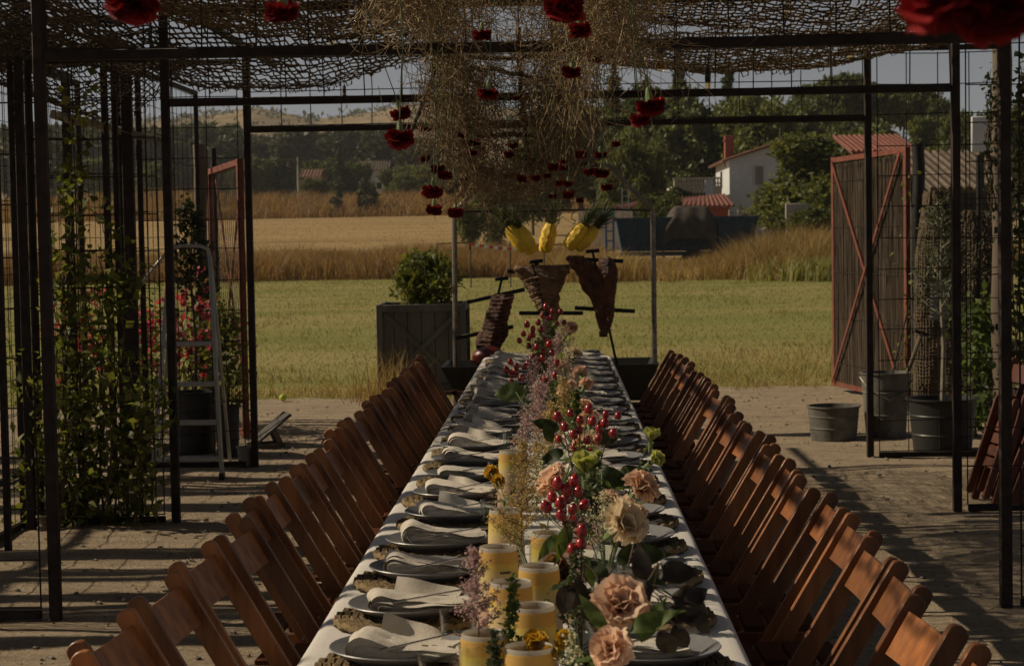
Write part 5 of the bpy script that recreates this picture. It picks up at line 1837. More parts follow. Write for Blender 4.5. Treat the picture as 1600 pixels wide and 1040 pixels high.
# ------------------------------------------------------------------ vases
mb = MB(); mb.lathe([(0.001, 0.008), (0.030, 0.008), (0.034, 0.0), (0.037, 0.006), (0.038, 0.075), (0.030, 0.10), (0.018, 0.122), (0.016, 0.165), (0.019, 0.170), (0.0165, 0.170), (0.0140, 0.163), (0.0155, 0.12), (0.028, 0.098), (0.0355, 0.074), (0.0345, 0.012), (0.001, 0.010)], 20)
VASE = mb.mesh('vase', 'clear_glass')
V = {}
def vase(key, x, y, label):
    o = link('glass_vase', VASE, None, (x, y, TZ + 0.004))
    tag(o, label, 'vase', 'clear glass flower vases')
    V[key] = Vector((x, y, TZ + 0.03))
vase('a', 0.075, 3.05, 'clear glass bottle vase of the front carnations, at the bottom edge')
vase('b', 0.03, 3.42, 'clear glass bottle vase with the front berry sprig')
vase('c', -0.155, 3.02, 'clear glass bottle vase of the front pink plume')
vase('d', -0.055, 4.05, 'clear glass bottle vase of the beige plume')
vase('e', 0.10, 4.25, 'clear glass bottle vase right of the front berries')
vase('f', 0.05, 4.75, 'clear glass bottle vase of the second berry sprig')
vase('g', 0.0, 5.8, 'clear glass bottle vase in mid table')
vase('h', -0.06, 6.7, 'clear glass bottle vase of the second pink plume')
vase('i', 0.04, 7.8, 'clear glass bottle vase far down the table')
vase('j', -0.10, 8.6, 'clear glass bottle vase of the far berries')
vase('k', 0.0, 9.8, 'clear glass bottle vase near the table end')
vase('l', -0.02, 11.4, 'last clear glass bottle vase at the far table end')

# ------------------------------------------------------------------ flowers
def stem_to(t, base, head, r=0.0017, mat='stem_green', sway=0.25):
    """curved stem part in the thing's own space; returns local head and direction"""
    h = head - base
    k = Vector((h.x * sway, h.y * sway, h.z * 0.5))
    mid = k + Vector((random.uniform(-0.01, 0.01), random.uniform(-0.01, 0.01), 0))
    pts = []
    for i in range(9):
        u = i / 8
        pts.append(mid * (2 * u * (1 - u)) + h * (u * u))
    mb = MB(); mb.tube(pts, [r * 1.2] * 4 + [r] * 5, 6); mb.build('stem', mat, t)
    return h, (pts[-1] - pts[-2]).normalized(), pts

def orient(o, d, spin=None):
    q = d.to_track_quat('Z', 'Y')
    o.rotation_mode = 'QUATERNION'
    o.rotation_quaternion = q @ Matrix.Rotation(random.random() * 6.28 if spin is None else spin, 3, 'Z').to_quaternion()

def leaf_single(name, L, W, mat, bend=0.35):
    mb = MB()
    def fn(u, v):
        s = (u - 0.5) * 2
        w = W / 2 * (max(0.0, math.sin(math.pi * min(1, v * 0.96 + 0.04) ** 0.72)) ** 1.25 + 0.015)
        return (s * w, L * v * math.cos(bend * v), L * v * math.sin(-bend * v) + 0.22 * w * abs(s) + 0.004 * math.sin(v * 9 + s))
    mb.grid(fn, 4, 8)
    return mb.mesh(name, mat, True, 80)
LEAF = {'dark': leaf_single('leaf', 0.075, 0.036, 'dark_leaf'), 'burgundy': leaf_single('leaf', 0.074, 0.038, 'burgundy_leaf', 0.7),
        'fresh': leaf_single('leaf', 0.06, 0.020, 'fresh_leaf', 0.4), 'round': leaf_single('leaf', 0.085, 0.062, 'fresh_leaf', 0.2), 'slim': leaf_single('leaf', 0.045, 0.006, 'fresh_leaf', 0.2)}
def add_leaf(t, p, d, kind, s=1.0, up=(0, 0, 1)):
    o = link('leaf', LEAF[kind], t, p)
    d = Vector(d).normalized()
    z = Vector(up) - d * Vector(up).dot(d)
    z = z.normalized() if z.length > 0.05 else d.orthogonal().normalized()
    x = d.cross(z)
    o.rotation_mode = 'QUATERNION'
    o.rotation_quaternion = Matrix((x, d, z)).transposed().to_quaternion()
    o.scale = (s, s, s)
    return o

BLOOM = {'peach': [carnation_mesh('bloom', 'peach_petal', 0.042, 30, seed=s, open_=o, ruffle=1.6) for s, o in ((31, 0.95), (35, 0.75), (37, 0.85))],
         'cream': [carnation_mesh('bloom', 'cream_petal', 0.045, 28, seed=41, open_=0.8, ruffle=1.6)],
         'lime': [carnation_mesh('bloom', 'lime_petal', 0.034, 14, seed=51, open_=0.30)],
         'red': RED,
         'yellow': [carnation_mesh('bloom', 'yellow_petal', 0.026, 60, seed=61, open_=1.15)],
         'brown': [carnation_mesh('bloom', 'brown_petal', 0.030, 50, seed=71, open_=1.1)]}
BIG_CALYX = calyx_mesh(0.042)
NAMES = {'peach': 'peach_carnation', 'cream': 'cream_carnation', 'lime': 'green_lisianthus', 'yellow': 'yellow_aster', 'brown': 'dried_flower'}
def flower(kind, px, py, d, wpx, vkey, label, face=None, cat='flower'):
    head = at(px, py, d); base = V[vkey]
    t = thing(NAMES[kind], label, cat, base)
    h, dr, pts = stem_to(t, base, head)
    R0 = {'peach': 0.042, 'cream': 0.045, 'lime': 0.020, 'yellow': 0.026, 'brown': 0.03}[kind]
    s = (wpx / FPX * d) / (2 * R0) * (0.95 if kind != 'lime' else 0.8)
    dirv = Vector(face) if face else (dr + Vector((random.uniform(-0.5, 0.5), -0.12, 0.35)))
    dirv.normalize()
    o = link('bloom', random.choice(BLOOM[kind]), t, h - dirv * 0.015 * s, scale=(s,) * 3); orient(o, dirv)
    c = link('calyx', BIG_CALYX, t, h - dirv * 0.018 * s, scale=(s * (0.9 if kind != 'lime' else 0.7),) * 3); orient(c, dirv)
    for k in range(2):
        p = pts[5 + k]
        add_leaf(t, p, (random.uniform(-1, 1), random.uniform(-1, 0.3), 0.7), 'slim', 1.0 + random.random())
    return t
for a in (('peach', 968, 948, 2.85, 88, 'a', 'big open peach carnation at the front right'),
          ('peach', 955, 1014, 2.75, 76, 'a', 'peach carnation at the bottom edge under the big open one'),
          ('peach', 1000, 763, 4.1, 62, 'e', 'peach carnation leaning right over the right plates', (0.6, -0.25, 0.8)),
          ('peach', 867, 755, 4.35, 58, 'd', 'peach carnation left of the front berry cluster', (-0.7, -0.2, 0.7)),
          ('cream', 974, 818, 3.75, 76, 'e', 'big cream carnation below the leaning peach one', (0.5, -0.5, 0.5)),
          ('peach', 950, 790, 4.55, 46, 'f', 'pale peach carnation behind the big cream one'),
          ('peach', 912, 695, 5.6, 42, 'g', 'peach carnation among the second berry cluster'),
          ('peach', 888, 612, 7.3, 34, 'h', 'peach carnation above mid table, left of two'),
          ('peach', 908, 640, 6.9, 36, 'h', 'peach carnation above mid table, right of two'),
          ('peach', 906, 583, 8.6, 28, 'i', 'small peach carnation far down the table on the right'),
          ('peach', 893, 512, 11.2, 22, 'l', 'small peach carnation at the far table end'),
          ('peach', 868, 540, 10.4, 20, 'k', 'small peach carnation near the far end, lower left'),
          ('peach', 920, 655, 6.2, 34, 'g', 'pale peach bloom right of the second berry cluster'),
          ('cream', 898, 552, 9.8, 22, 'k', 'small cream bloom near the far table end'),
          ('lime', 914, 732, 4.4, 34, 'e', 'greenish white lisianthus bloom between the berry clusters', (0, -0.25, 1)),
          ('lime', 1018, 684, 4.2, 22, 'e', 'green lisianthus bud standing highest on the right', (0.15, -0.1, 1)),
          ('lime', 1021, 720, 4.3, 22, 'e', 'yellow green lisianthus bud right of the highest bud', (0.5, -0.4, 0.4)),
          ('lime', 933, 716, 4.9, 16, 'f', 'small green bud beside the greenish lisianthus'),
          ('lime', 880, 565, 9.0, 18, 'i', 'small lime bloom far down the table'),
          ('yellow', 838, 1000, 3.0, 46, 'c', 'yellow aster before the bottom lantern', (0, -0.4, 0.9)),
          ('yellow', 882, 995, 3.0, 34, 'a', 'yellow aster left of the big open peach carnation', (0.2, -0.5, 0.8)),
          ('yellow', 860, 1018, 2.95, 30, 'a', 'orange yellow aster at the bottom edge', (0.3, -0.3, 0.8)),
          ('brown', 868, 882, 3.75, 44, 'b', 'dried brown flower head right of the marked lantern, upper', (0, -0.6, 0.6)),
          ('brown', 884, 898, 3.75, 40, 'b', 'dried brown flower head right of the marked lantern, lower', (0.4, -0.6, 0.4)),
          ('yellow', 766, 736, 4.9, 26, 'd', 'small yellow bloom at the left of the beige plume', (-0.6, -0.4, 0.5)),
          ('yellow', 778, 750, 4.8, 24, 'd', 'small orange yellow bloom beside the beige plume top', (-0.2, -0.7, 0.5))):
    flower(*a)

# berry sprigs
bb = MB(); bb.lathe([(0.0006, 0.0165), (0.0034, 0.0152), (0.0064, 0.0108), (0.0072, 0.0068), (0.0057, 0.0022), (0.0015, 0.0)], 10); BERRY = bb.mesh('berry', 'berry_red')
cb = MB()
for k in range(5):
    a = k * 1.2566
    cb.add([(0, 0, 0.0005), (0.004 * math.cos(a - 0.5), 0.004 * math.sin(a - 0.5), 0.0), (0.0085 * math.cos(a), 0.0085 * math.sin(a), 0.003), (0.004 * math.cos(a + 0.5), 0.004 * math.sin(a + 0.5), 0.0)], [(0, 1, 2, 3)])
SEPAL = cb.mesh('sepal', 'calyx_green', False)
def berry_sprig(px, py, d, spread, n, size, vkey, label, leaves=3):
    base = V[vkey]; head = at(px, py + spread * 0.9, d)
    t = thing('berry_sprig', label, 'berry sprig', base, 0, 'red berry sprigs among the flowers')
    h, dr, pts = stem_to(t, base, head, 0.002, 'stem_brown')
    tw = MB()
    for k in range(n):
        a = k * 2.4; q = (k / n) ** 0.5
        tip = at(px + spread * q * math.cos(a) * 0.9, py + spread * q * math.sin(a) * 0.95, d + 0.03 * random.uniform(-1, 1)) - base
        mid = h.lerp(tip, 0.5) + Vector((0, 0, -0.006))
        tw.tube([h, mid, tip], 0.0011, 4)
        s = size / (0.0135 * FPX / d) * random.uniform(0.85, 1.15)
        dv = (tip - h).normalized() + Vector((0, 0, 0.8)); dv.normalize()
        b_ = link('berry', BERRY, t, tip, scale=(s,) * 3); orient(b_, dv)
        c = link('sepal', SEPAL, b_)
    tw.build('twig', 'stem_brown', t)
    for k in range(leaves):
        add_leaf(t, pts[5 + k % 3], (random.choice((-1, 1)) * random.uniform(0.5, 1), -0.4, random.uniform(-0.3, 0.6)), 'dark', d / 4.2)
    return t
berry_sprig(884, 788, 3.35, 36, 12, 16.5, 'b', 'bright red berry cluster in the front middle of the flowers', 2)
berry_sprig(905, 678, 4.75, 42, 13, 12.5, 'f', 'red berry cluster behind the greenish lisianthus', 3)
berry_sprig(945, 668, 4.95, 30, 7, 12, 'f', 'red berry cluster right of the second cluster', 2)
berry_sprig(908, 858, 3.3, 26, 3, 17, 'b', 'few red berries low beside the dried brown flowers', 1)
berry_sprig(848, 565, 8.5, 26, 11, 10, 'j', 'red berry cluster far down the table, right of two', 2)
berry_sprig(832, 528, 9.6, 24, 11, 9, 'k', 'red berry cluster at the far end, topmost on the left', 1)
berry_sprig(806, 586, 8.4, 22, 9, 10, 'j', 'red berry cluster far down the table, left of two', 1)
berry_sprig(862, 500, 11.2, 22, 9, 8, 'l', 'small red berries at the far end above the cloth', 1)
berry_sprig(866, 600, 7.6, 16, 5, 10, 'h', 'small red berry cluster behind the second pink plume', 1)

# feathery plumes
def plume(name, label, px, py_top, py_bot, d, half_px, vkey, mat, n, fleck, stem_mat='stem_brown', lean=0.0, arms=11):
    base = V[vkey]
    a, b_ = at(px + lean, py_top, d), at(px, py_bot, d)
    t = thing(name, label, 'plume', base)
    h, dr, pts = stem_to(t, base, b_, 0.0016, stem_mat)
    lines = []; P = []
    axis0, axis1 = b_ - base, a - base
    lines.append([axis0.lerp(axis1, q) for q in np.linspace(0, 1, 7)])
    wid = half_px / FPX * d
    for k in range(arms):
        q = (k + 0.3) / arms
        for s in (0, 1, 2):
            an = random.random() * 6.283
            L = wid * (1 - q) ** 0.8 * random.uniform(0.6, 1.1) + wid * 0.12
            p0 = axis0.lerp(axis1, q)
            dv = Vector((math.cos(an), math.sin(an) * 0.8, random.uniform(0.3, 0.9))).normalized()
            p1 = p0 + dv * L * 0.55; p2 = p0 + dv * L + Vector((0, 0, L * 0.12))
            lines.append([p0, p1, p2])
            m_ = max(3, int(n / (arms * 3) * (0.4 + 1.2 * (1 - q))))
            for j in range(m_):
                w = random.uniform(0.12, 1.0)
                P.append(p0.lerp(p2, w) + Vector((random.gauss(0, 1), random.gauss(0, 1), random.gauss(0, 1))) * wid * 0.07)
    for j in range(n // 8):
        P.append(axis0.lerp(axis1, random.uniform(0.5, 1.02)) + Vector((random.gauss(0, 1), random.gauss(0, 1), 0)) * wid * 0.06)
    link('branchlets', strand_mesh('branchlets', [[tuple(p) for p in ln] for ln in lines], 0.0009, stem_mat), t)
    o = link('florets', leaf_mesh('florets', [tuple(p) for p in P], fleck, fleck * 0.75, mat, 0.4), t)
    o['kind'] = 'stuff'
    return t
plume('pink_astilbe', 'dusty pink feathery plume at the front left before the lanterns', 748, 858, 985, 3.05, 50, 'c', 'pink_plume', 1500, 0.0052, lean=-8)
plume('pink_astilbe', 'dusty pink plume in mid table, largest of the far ones', 842, 596, 712, 6.3, 46, 'h', 'pink_plume', 1300, 0.009)
plume('pink_astilbe', 'dusty pink plume right behind the largest far one', 862, 560, 640, 7.6, 30, 'i', 'pink_plume', 700, 0.010)
plume('pink_astilbe', 'small dusty pink plume near the far table end', 872, 520, 590, 9.4, 24, 'k', 'pink_plume', 500, 0.011)
plume('pink_astilbe', 'dusty pink plume between the berry clusters on the left', 822, 645, 730, 5.9, 28, 'g', 'pink_plume', 600, 0.008)
plume('beige_smoke_plume', 'big beige feathery plume before the second lantern group', 815, 692, 858, 3.95, 56, 'd', 'beige_plume', 1900, 0.0060, arms=15)
plume('beige_smoke_plume', 'small beige plume behind the big beige one', 838, 690, 790, 5.0, 26, 'f', 'beige_plume', 600, 0.007)
plume('green_filler', 'slim green filler sprig right of the front pink plume', 800, 900, 1040, 3.05, 24, 'c', 'fresh_leaf', 260, 0.011, 'stem_green')
plume('green_filler', 'pale green filler sprig at the bottom edge left', 772, 985, 1050, 2.95, 20, 'c', 'olive_leaf', 240, 0.009, 'stem_green')
plume('white_filler', 'tiny white filler flowers between berries and cream carnation', 942, 770, 860, 3.9, 40, 'e', 'white_petal', 420, 0.006, 'stem_green')
plume('white_filler', 'tiny white filler flowers at the bottom edge beside the asters', 892, 985, 1050, 2.85, 30, 'a', 'white_petal', 160, 0.006, 'stem_green')
plume('green_filler', 'green filler foliage around the far table flowers', 868, 600, 660, 7.4, 40, 'i', 'fresh_leaf', 420, 0.02, 'stem_green')
plume('green_filler', 'green filler foliage at the far table end', 862, 505, 580, 10.6, 34, 'l', 'fresh_leaf', 420, 0.022, 'stem_green')
plume('green_filler', 'green filler foliage under the second berry cluster', 915, 700, 790, 4.7, 46, 'f', 'fresh_leaf', 380, 0.013, 'stem_green')

# more fine stuff that makes the garland continuous towards the far end
for i, (px, py0, py1, d, hp, vk, mat, n, fl, nm, lab) in enumerate((
        (835, 560, 640, 7.9, 30, 'j', 'pink_plume', 700, 0.010, 'pink_astilbe', 'dusty pink plume left of the far berry clusters'),
        (850, 500, 580, 10.2, 26, 'k', 'pink_plume', 600, 0.012, 'pink_astilbe', 'dusty pink plume below the farthest berries'),
        (880, 590, 670, 7.0, 34, 'h', 'beige_plume', 700, 0.010, 'beige_smoke_plume', 'beige plume behind the second peach pair'),
        (860, 630, 720, 6.0, 36, 'g', 'beige_plume', 800, 0.009, 'beige_smoke_plume', 'beige plume left of the second berry cluster'),
        (845, 720, 800, 4.9, 34, 'f', 'white_petal', 420, 0.007, 'white_filler', 'pale filler flowers left of the front berries'),
        (885, 545, 610, 9.0, 34, 'i', 'cream_petal', 300, 0.014, 'cream_filler', 'cream filler flowers far down the table'),
        (900, 610, 690, 6.6, 36, 'h', 'fresh_leaf', 420, 0.016, 'green_filler', 'green filler leaves right of the second pink plume'),
        (825, 600, 690, 7.0, 24, 'h', 'olive_leaf', 320, 0.014, 'green_filler', 'grey green filler left of the second pink plume'),
        (925, 740, 850, 4.3, 44, 'e', 'olive_leaf', 420, 0.011, 'green_filler', 'grey green filler around the cream carnation stems'),
        (900, 860, 980, 3.3, 34, 'b', 'olive_leaf', 300, 0.010, 'green_filler', 'grey green filler behind the big open carnation'),
        (845, 530, 600, 9.2, 26, 'j', 'fresh_leaf', 300, 0.018, 'green_filler', 'green filler leaves among the far berries'),
        (880, 500, 560, 11.6, 30, 'l', 'pink_plume', 500, 0.013, 'pink_astilbe', 'farthest dusty pink plume at the table end'))):
    plume(nm, lab, px, py0, py1, d, hp, vk, mat, n, fl, 'stem_green')
for a in (('peach', 850, 660, 6.4, 30, 'g', 'peach carnation left of the second berry cluster'),
          ('peach', 893, 640, 7.1, 28, 'h', 'pale peach carnation between the mid table pair'),
          ('peach', 915, 600, 8.0, 24, 'i', 'small pale peach carnation right of the far plumes'),
          ('peach', 850, 545, 9.6, 20, 'k', 'small peach carnation amid the far berries'),
          ('cream', 925, 690, 5.4, 34, 'g', 'cream carnation right under the second berry cluster'),
          ('peach', 880, 575, 8.8, 22, 'i', 'small peach carnation behind the far pink plume'),
          ('peach', 985, 800, 3.9, 50, 'e', 'peach carnation tucked behind the big cream one', (0.5, 0.1, 0.7))):
    flower(*a)

# leafy sprigs
def leaf_sprig(label, px, py_top, d, vkey, leaves, kind, name='leaf_sprig', scale=1.0, stem='stem_brown'):
    base = V[vkey]; head = at(px, py_top, d)
    t = thing(name, label, 'leaf sprig', base)
    h, dr, pts = stem_to(t, base, head, 0.002, stem, 0.1)
    for (lx, ly, ang, s) in leaves:
        p = at(lx, ly, d + random.uniform(-0.03, 0.03)) - base
        a = rad(ang)
        near = min(pts, key=lambda q: (q - p).length)
        mb = MB(); mb.tube([near, near.lerp(p, 0.6) + Vector((0, 0, 0.004)), p], 0.0011, 4); mb.build('twig', stem, t)
        add_leaf(t, p, (math.cos(a), random.uniform(-0.45, 0.1), math.sin(a)), kind, s * scale, (random.uniform(-0.4, 0.4), -0.9, 0.5))
    return t
leaf_sprig('dark burgundy leafy sprig at the front right', 1030, 880, 2.9, 'a',
           [(1005, 905, 95, 0.85), (1030, 900, 20, 1.0), (1050, 930, -15, 1.1), (1045, 955, 5, 1.0), (1010, 945, 120, 1.0), (1070, 945, 40, 0.8), (1030, 985, -60, 0.9), (1000, 970, 200, 0.8), (1080, 960, -30, 0.8), (1020, 925, 160, 0.9), (1055, 975, -70, 0.8)], 'burgundy')
leaf_sprig('dark green leafy sprig under the cream carnation', 990, 850, 3.4, 'a',
           [(965, 880, 40, 0.9), (985, 870, 10, 1.1), (1000, 890, -25, 0.8), (950, 900, 150, 0.9), (970, 925, -100, 0.9)], 'dark')
leaf_sprig('dark wine leaves low in the middle beside the vases', 915, 880, 3.2, 'b',
           [(905, 905, -100, 1.0), (918, 925, -70, 1.1), (935, 905, -40, 0.9), (895, 915, -125, 1.0), (940, 940, -95, 1.0)], 'burgundy')
leaf_sprig('single big green leaf over the left napkins, far down the table', 806, 612, 7.4, 'h', [(818, 612, 182, 1.0)], 'round', 'green_leaf', 1.5, 'stem_green')
leaf_sprig('green leaves beside the front berry cluster', 880, 812, 3.35, 'b', [(888, 818, -105, 0.9), (915, 872, -80, 0.7), (870, 835, -130, 0.7)], 'fresh', 'leaf_sprig', 1.5, 'stem_green')
leaf_sprig('long green leaves left of the greenish lisianthus', 940, 735, 4.6, 'e', [(930, 742, -10, 1.3), (925, 748, 190, 1.0), (965, 745, 20, 1.0)], 'dark', 'leaf_sprig', 1.2, 'stem_green')
leaf_sprig('dark leaves behind the second berry cluster', 880, 670, 5.0, 'f', [(872, 672, 150, 1.0), (880, 705, 200, 1.0), (935, 690, 20, 0.9), (860, 690, 100, 0.8)], 'dark', 'leaf_sprig', 1.1)
leaf_sprig('green leaves at the stems of the bottom peach carnation', 980, 990, 2.8, 'a', [(985, 985, 30, 1.0), (1000, 1000, 60, 0.9), (945, 985, 120, 0.8)], 'fresh', 'leaf_sprig', 1.5, 'stem_green')
# ------------------------------------------------------------------ grill behind the table
GD = 15.0
def grill():
    ztop = 0.60
    xa, xb = at(694, 580, GD).x, at(1026, 580, GD).x
    t = thing('fire_table', 'black steel fire table with ash trough behind the dining table', 'fire table', ((xa + xb) / 2, GD, 0))
    hw = (xb - xa) / 2
    mb = MB()
    V_ = []
    for z, w, dd in ((0.30, hw - 0.14, 0.26), (ztop, hw, 0.42)):
        V_ += [(-w, -dd, z), (w, -dd, z), (w, dd, z), (-w, dd, z)]
    V_ += [(-hw + 0.03, -0.39, ztop), (hw - 0.03, -0.39, ztop), (hw - 0.03, 0.39, ztop), (-hw + 0.03, 0.39, ztop)]
    V_ += [(-hw + 0.15, -0.25, 0.34), (hw - 0.15, -0.25, 0.34), (hw - 0.15, 0.25, 0.34), (-hw + 0.15, 0.25, 0.34)]
    mb.add(V_, [(0, 3, 2, 1), (0, 1, 5, 4), (1, 2, 6, 5), (2, 3, 7, 6), (3, 0, 4, 7), (4, 5, 9, 8), (5, 6, 10, 9), (6, 7, 11, 10), (7, 4, 8, 11),
                (8, 9, 13, 12), (9, 10, 14, 13), (10, 11, 15, 14), (11, 8, 12, 15), (12, 13, 14, 15)])
    mb.build('trough', 'black_steel', t, False)
    for sx_ in (-1, 1):
        for sy in (-1, 1):
            mb = MB(); mb.beam((sx_ * (hw - 0.3), sy * 0.2, 0.32), (sx_ * (hw - 0.16), sy * 0.34, 0.01), 0.04, 0.04); mb.build('leg', 'black_steel', t)
    mb = MB()
    def ash(u, v):
        x = -hw + 0.14 + (2 * hw - 0.28) * u; y = -0.27 + 0.54 * v
        return (x, y, 0.40 + 0.06 * mnoise.noise((x * 5, y * 5, 0)) + 0.03 * mnoise.noise((x * 16, y * 16, 0)))
    mb.grid(ash, 40, 14); mb.build('charcoal_bed', 'charcoal', t)
    mb = MB(); mb.beam((-hw + 0.25, -0.46, 0.02), (-hw + 0.1, -0.46, 0.42), 0.05, 0.03); mb.beam((-hw + 0.02, -0.46, 0.4), (-hw + 0.62, -0.46, 0.4), 0.05, 0.03); mb.build('trestle', 'stack_wood', t)
    # frame of tubes
    f = thing('grill_frame', 'grey tubular hanging frame standing over the fire', 'hanging frame', ((xa + xb) / 2, GD, 0))
    o = Vector(f.location)
    def L(px, py, dy=0.0): return at(px, py, GD + dy) - o
    for pts in ([(711, 590), (710, 332), (765, 272)], [(1023, 590), (1020, 330), (950, 257)]):
        mb = MB(); q = [L(*p) for p in pts]; q[0].z = 0.02
        mb.tube([q[0], q[1], q[1] + (q[2] - q[1]) * 0.04, q[2]], 0.021, 8); mb.build('tube_post', 'grey_steel', f)
    mb = MB(); mb.tube([L(765, 272), L(800, 262), L(950, 257)], 0.012, 6); mb.build('ridge_bar', 'grey_steel', f)
    mb = MB(); mb.tube([L(706, 331), L(820, 330), L(944, 327), L(1022, 329)], 0.009, 6); mb.build('hook_rail', 'black_steel', f)
    for px in (805, 822, 838, 872, 897, 918, 935):
        mb = MB(); a = L(px, 329)
        P = [a + Vector((0.022 * math.cos(w) * (1 if i < 5 else -1), 0, -0.02 - 0.022 * i / 2 + 0.012 * math.sin(w))) for i, w in enumerate(np.linspace(1.5, 5.5, 9))]
        mb.tube(P, 0.004, 5); mb.build('hook', 'black_steel', f)
    for px, y0, y1 in ((880, 258, 328), (770, 270, 330)):
        mb = MB(); a, b_ = L(px, y0), L(px, y1)
        n = 16
        for k in range(n):
            c = a.lerp(b_, (k + 0.5) / n); r = (b_ - a).length / n * 0.62
            pts = [c + (Vector((0.35 * r * math.cos(w), 0, r * math.sin(w))) if k % 2 else Vector((0, 0.35 * r * math.cos(w), r * math.sin(w)))) for w in np.linspace(0, 6.283, 9)]
            mb.tube(pts, 0.0035, 4)
        mb.build('chain', 'black_steel', f)
grill()

def loft(name, outline, d, thick, mat, t, o, tilt=0.0, rough=0.012, seed=0, power=0.75):
    """solid with depth from (y, x_left, x_right) pixel rows; elliptical sections"""
    mb = MB(); n = 18; rows = []
    fine = []
    for i in range(len(outline) - 1):
        for k in range(5):
            u = k / 5
            fine.append(tuple(outline[i][j] + (outline[i + 1][j] - outline[i][j]) * u for j in range(3)))
    fine.append(outline[-1])
    m_ = len(fine)
    vs = []
    for j, (py, xl, xr) in enumerate(fine):
        a, b_ = at(xl, py, d), at(xr, py, d)
        c = (a + b_) / 2; w = (b_ - a).length / 2
        w *= 1.0
        th = thick * (0.25 + 0.75 * math.sin(math.pi * (j + 0.6) / (m_ + 0.2)) ** power)
        for k in range(n):
            an = 6.283 * k / n
            p = c + Vector((math.cos(an) * w, math.sin(an) * th, 0))
            nn = mnoise.noise((p.x * 16 + seed, p.y * 16, p.z * 12)) + 0.5 * mnoise.noise((p.x * 40 + seed, p.y * 40, p.z * 34))
            p += Vector((math.cos(an), math.sin(an), 0)) * rough * nn
            p.y += tilt * (p.z - 1.0)
            vs.append(p - o)
    fs = []
    for j in range(m_ - 1):
        for k in range(n):
            k2 = (k + 1) % n
            fs.append((j * n + k, (j + 1) * n + k, (j + 1) * n + k2, j * n + k2))
    fs.append(tuple(range(n))); fs.append(tuple(reversed([(m_ - 1) * n + k for k in range(n)])))
    mb.add(vs, fs)
    return mb.build(name, mat, t, True, 60)

def cross(label, stake, bars, meat, mat, thick, d, extra=None, group='meat crosses over the fire'):
    c = at(stake[0][0], stake[0][1], d)
    t = thing('meat_cross', label, 'asado cross', (c.x, d, 0.42), 0, group)
    o = Vector(t.location)
    mb = MB(); q = [at(px, py, d + 0.05) - o for px, py in stake]
    mb.beam(q[0], q[-1], 0.035, 0.02); mb.build('stake', 'black_steel', t)
    for a, b_ in bars:
        mb = MB(); p, r = at(a[0], a[1], d) - o, at(b_[0], b_[1], d) - o
        p.y -= 0.005; r.y -= 0.005
        mb.beam(p, r, 0.03, 0.032, 0.003); mb.build('crossbar', 'black_steel', t)
    p, r = q[-1] + Vector((-0.055, 0, 0)), q[-1] + Vector((0.055, 0, 0.008))
    mb = MB(); mb.beam(p, r, 0.03, 0.03, 0.003); mb.build('handle', 'black_steel', t)
    me = None
    if meat:
        me = loft('meat', meat, d - 0.045, thick, mat, t, o, 0.0, 0.026, stake[0][0])
    return t, o, me

t, o, me = cross('lamb spread on an iron cross, middle of the three over the fire', [(862, 575), (857, 500), (838, 409)], [((793, 424), (890, 424)), ((811, 489), (911, 489))],
                 [(414, 806, 886), (424, 804, 888), (440, 818, 884), (460, 828, 876), (478, 838, 874), (490, 846, 874), (502, 850, 870)], 'meat_pale', 0.05, 14.95)
for k in range(8):
    py = 432 + 7.5 * k; cx = 847 + 0.16 * (py - 432); hw = 33 - 0.38 * (py - 432)
    for sgn in (-1, 1):
        mb = MB(); a, m_, b_ = at(cx, py, 14.845) - o, at(cx + sgn * hw * 0.55, py + 3, 14.84) - o, at(cx + sgn * hw, py + 9, 14.87) - o
        mb.tube([a, m_, b_], [0.006, 0.010, 0.005], 6); mb.build('rib', 'meat_pale', t)
for cx, cy, rr in ((811, 421, 0.036), (882, 420, 0.034)):
    mb = MB(); mb.blob(at(cx, cy, 14.88) - o, (rr * 1.3, rr * 0.8, rr * 0.75), 14, 10, 0.18); mb.build('shank', 'meat_pale', t)
mb = MB(); mb.beam(at(855, 500, 14.86) - o, at(832, 412, 14.86) - o, 0.03, 0.015); mb.build('front_strap', 'black_steel', t)
t, o, me = cross('darker lamb side on an iron cross, right of the three over the fire', [(965, 575), (955, 520), (926, 393)], [((884, 404), (974, 408)), ((898, 481), (992, 486))],
                 [(399, 886, 906), (404, 886, 918), (414, 890, 930), (426, 898, 948), (440, 908, 960), (458, 916, 962), (476, 926, 960), (496, 932, 958), (512, 936, 956), (526, 938, 950)], 'meat', 0.07, 14.9)
for cx, cy, rr in ((895, 410, 0.034), (951, 414, 0.042)):
    mb = MB(); mb.blob(at(cx, cy, 14.80) - o, (rr, rr * 0.7, rr * 1.5), 14, 10, 0.2); mb.build('shank', 'meat', t)
mb2 = loft('meat', [(402, 938, 952), (410, 934, 962), (430, 938, 966), (450, 944, 962), (476, 946, 960), (505, 946, 958)], 14.80, 0.05, 'meat', t, o, 0, 0.016, 7)
t, o, me = cross('rack of dark ribs on a leaning iron cross, left of the three', [(752, 575), (764, 500), (784, 436)], [((730, 472), (820, 452)), ((712, 528), (802, 510))],
                 [(460, 768, 804), (475, 764, 800), (500, 755, 796), (525, 748, 792), (545, 742, 784)], 'meat', 0.03, 14.95)
for k in range(12):
    py = 466 + 6.4 * k; sh = -0.30 * (py - 466)
    mb = MB(); a, b_ = at(767 + sh, py + 2, 14.87) - o, at(803 + sh, py - 1, 14.87) - o
    mid = (a + b_) / 2 + Vector((0, -0.035, -0.008))
    mb.tube([a, mid, b_], [0.008, 0.014, 0.009], 6); mb.build('rib', 'meat', t)
t = loft('raw_joint', [(541, 757, 772), (546, 744, 783), (554, 738, 790), (562, 738, 792), (569, 744, 788)], 14.62, 0.11, 'meat_red', None, Vector((0, 0, 0)), 0, 0.012, 3)
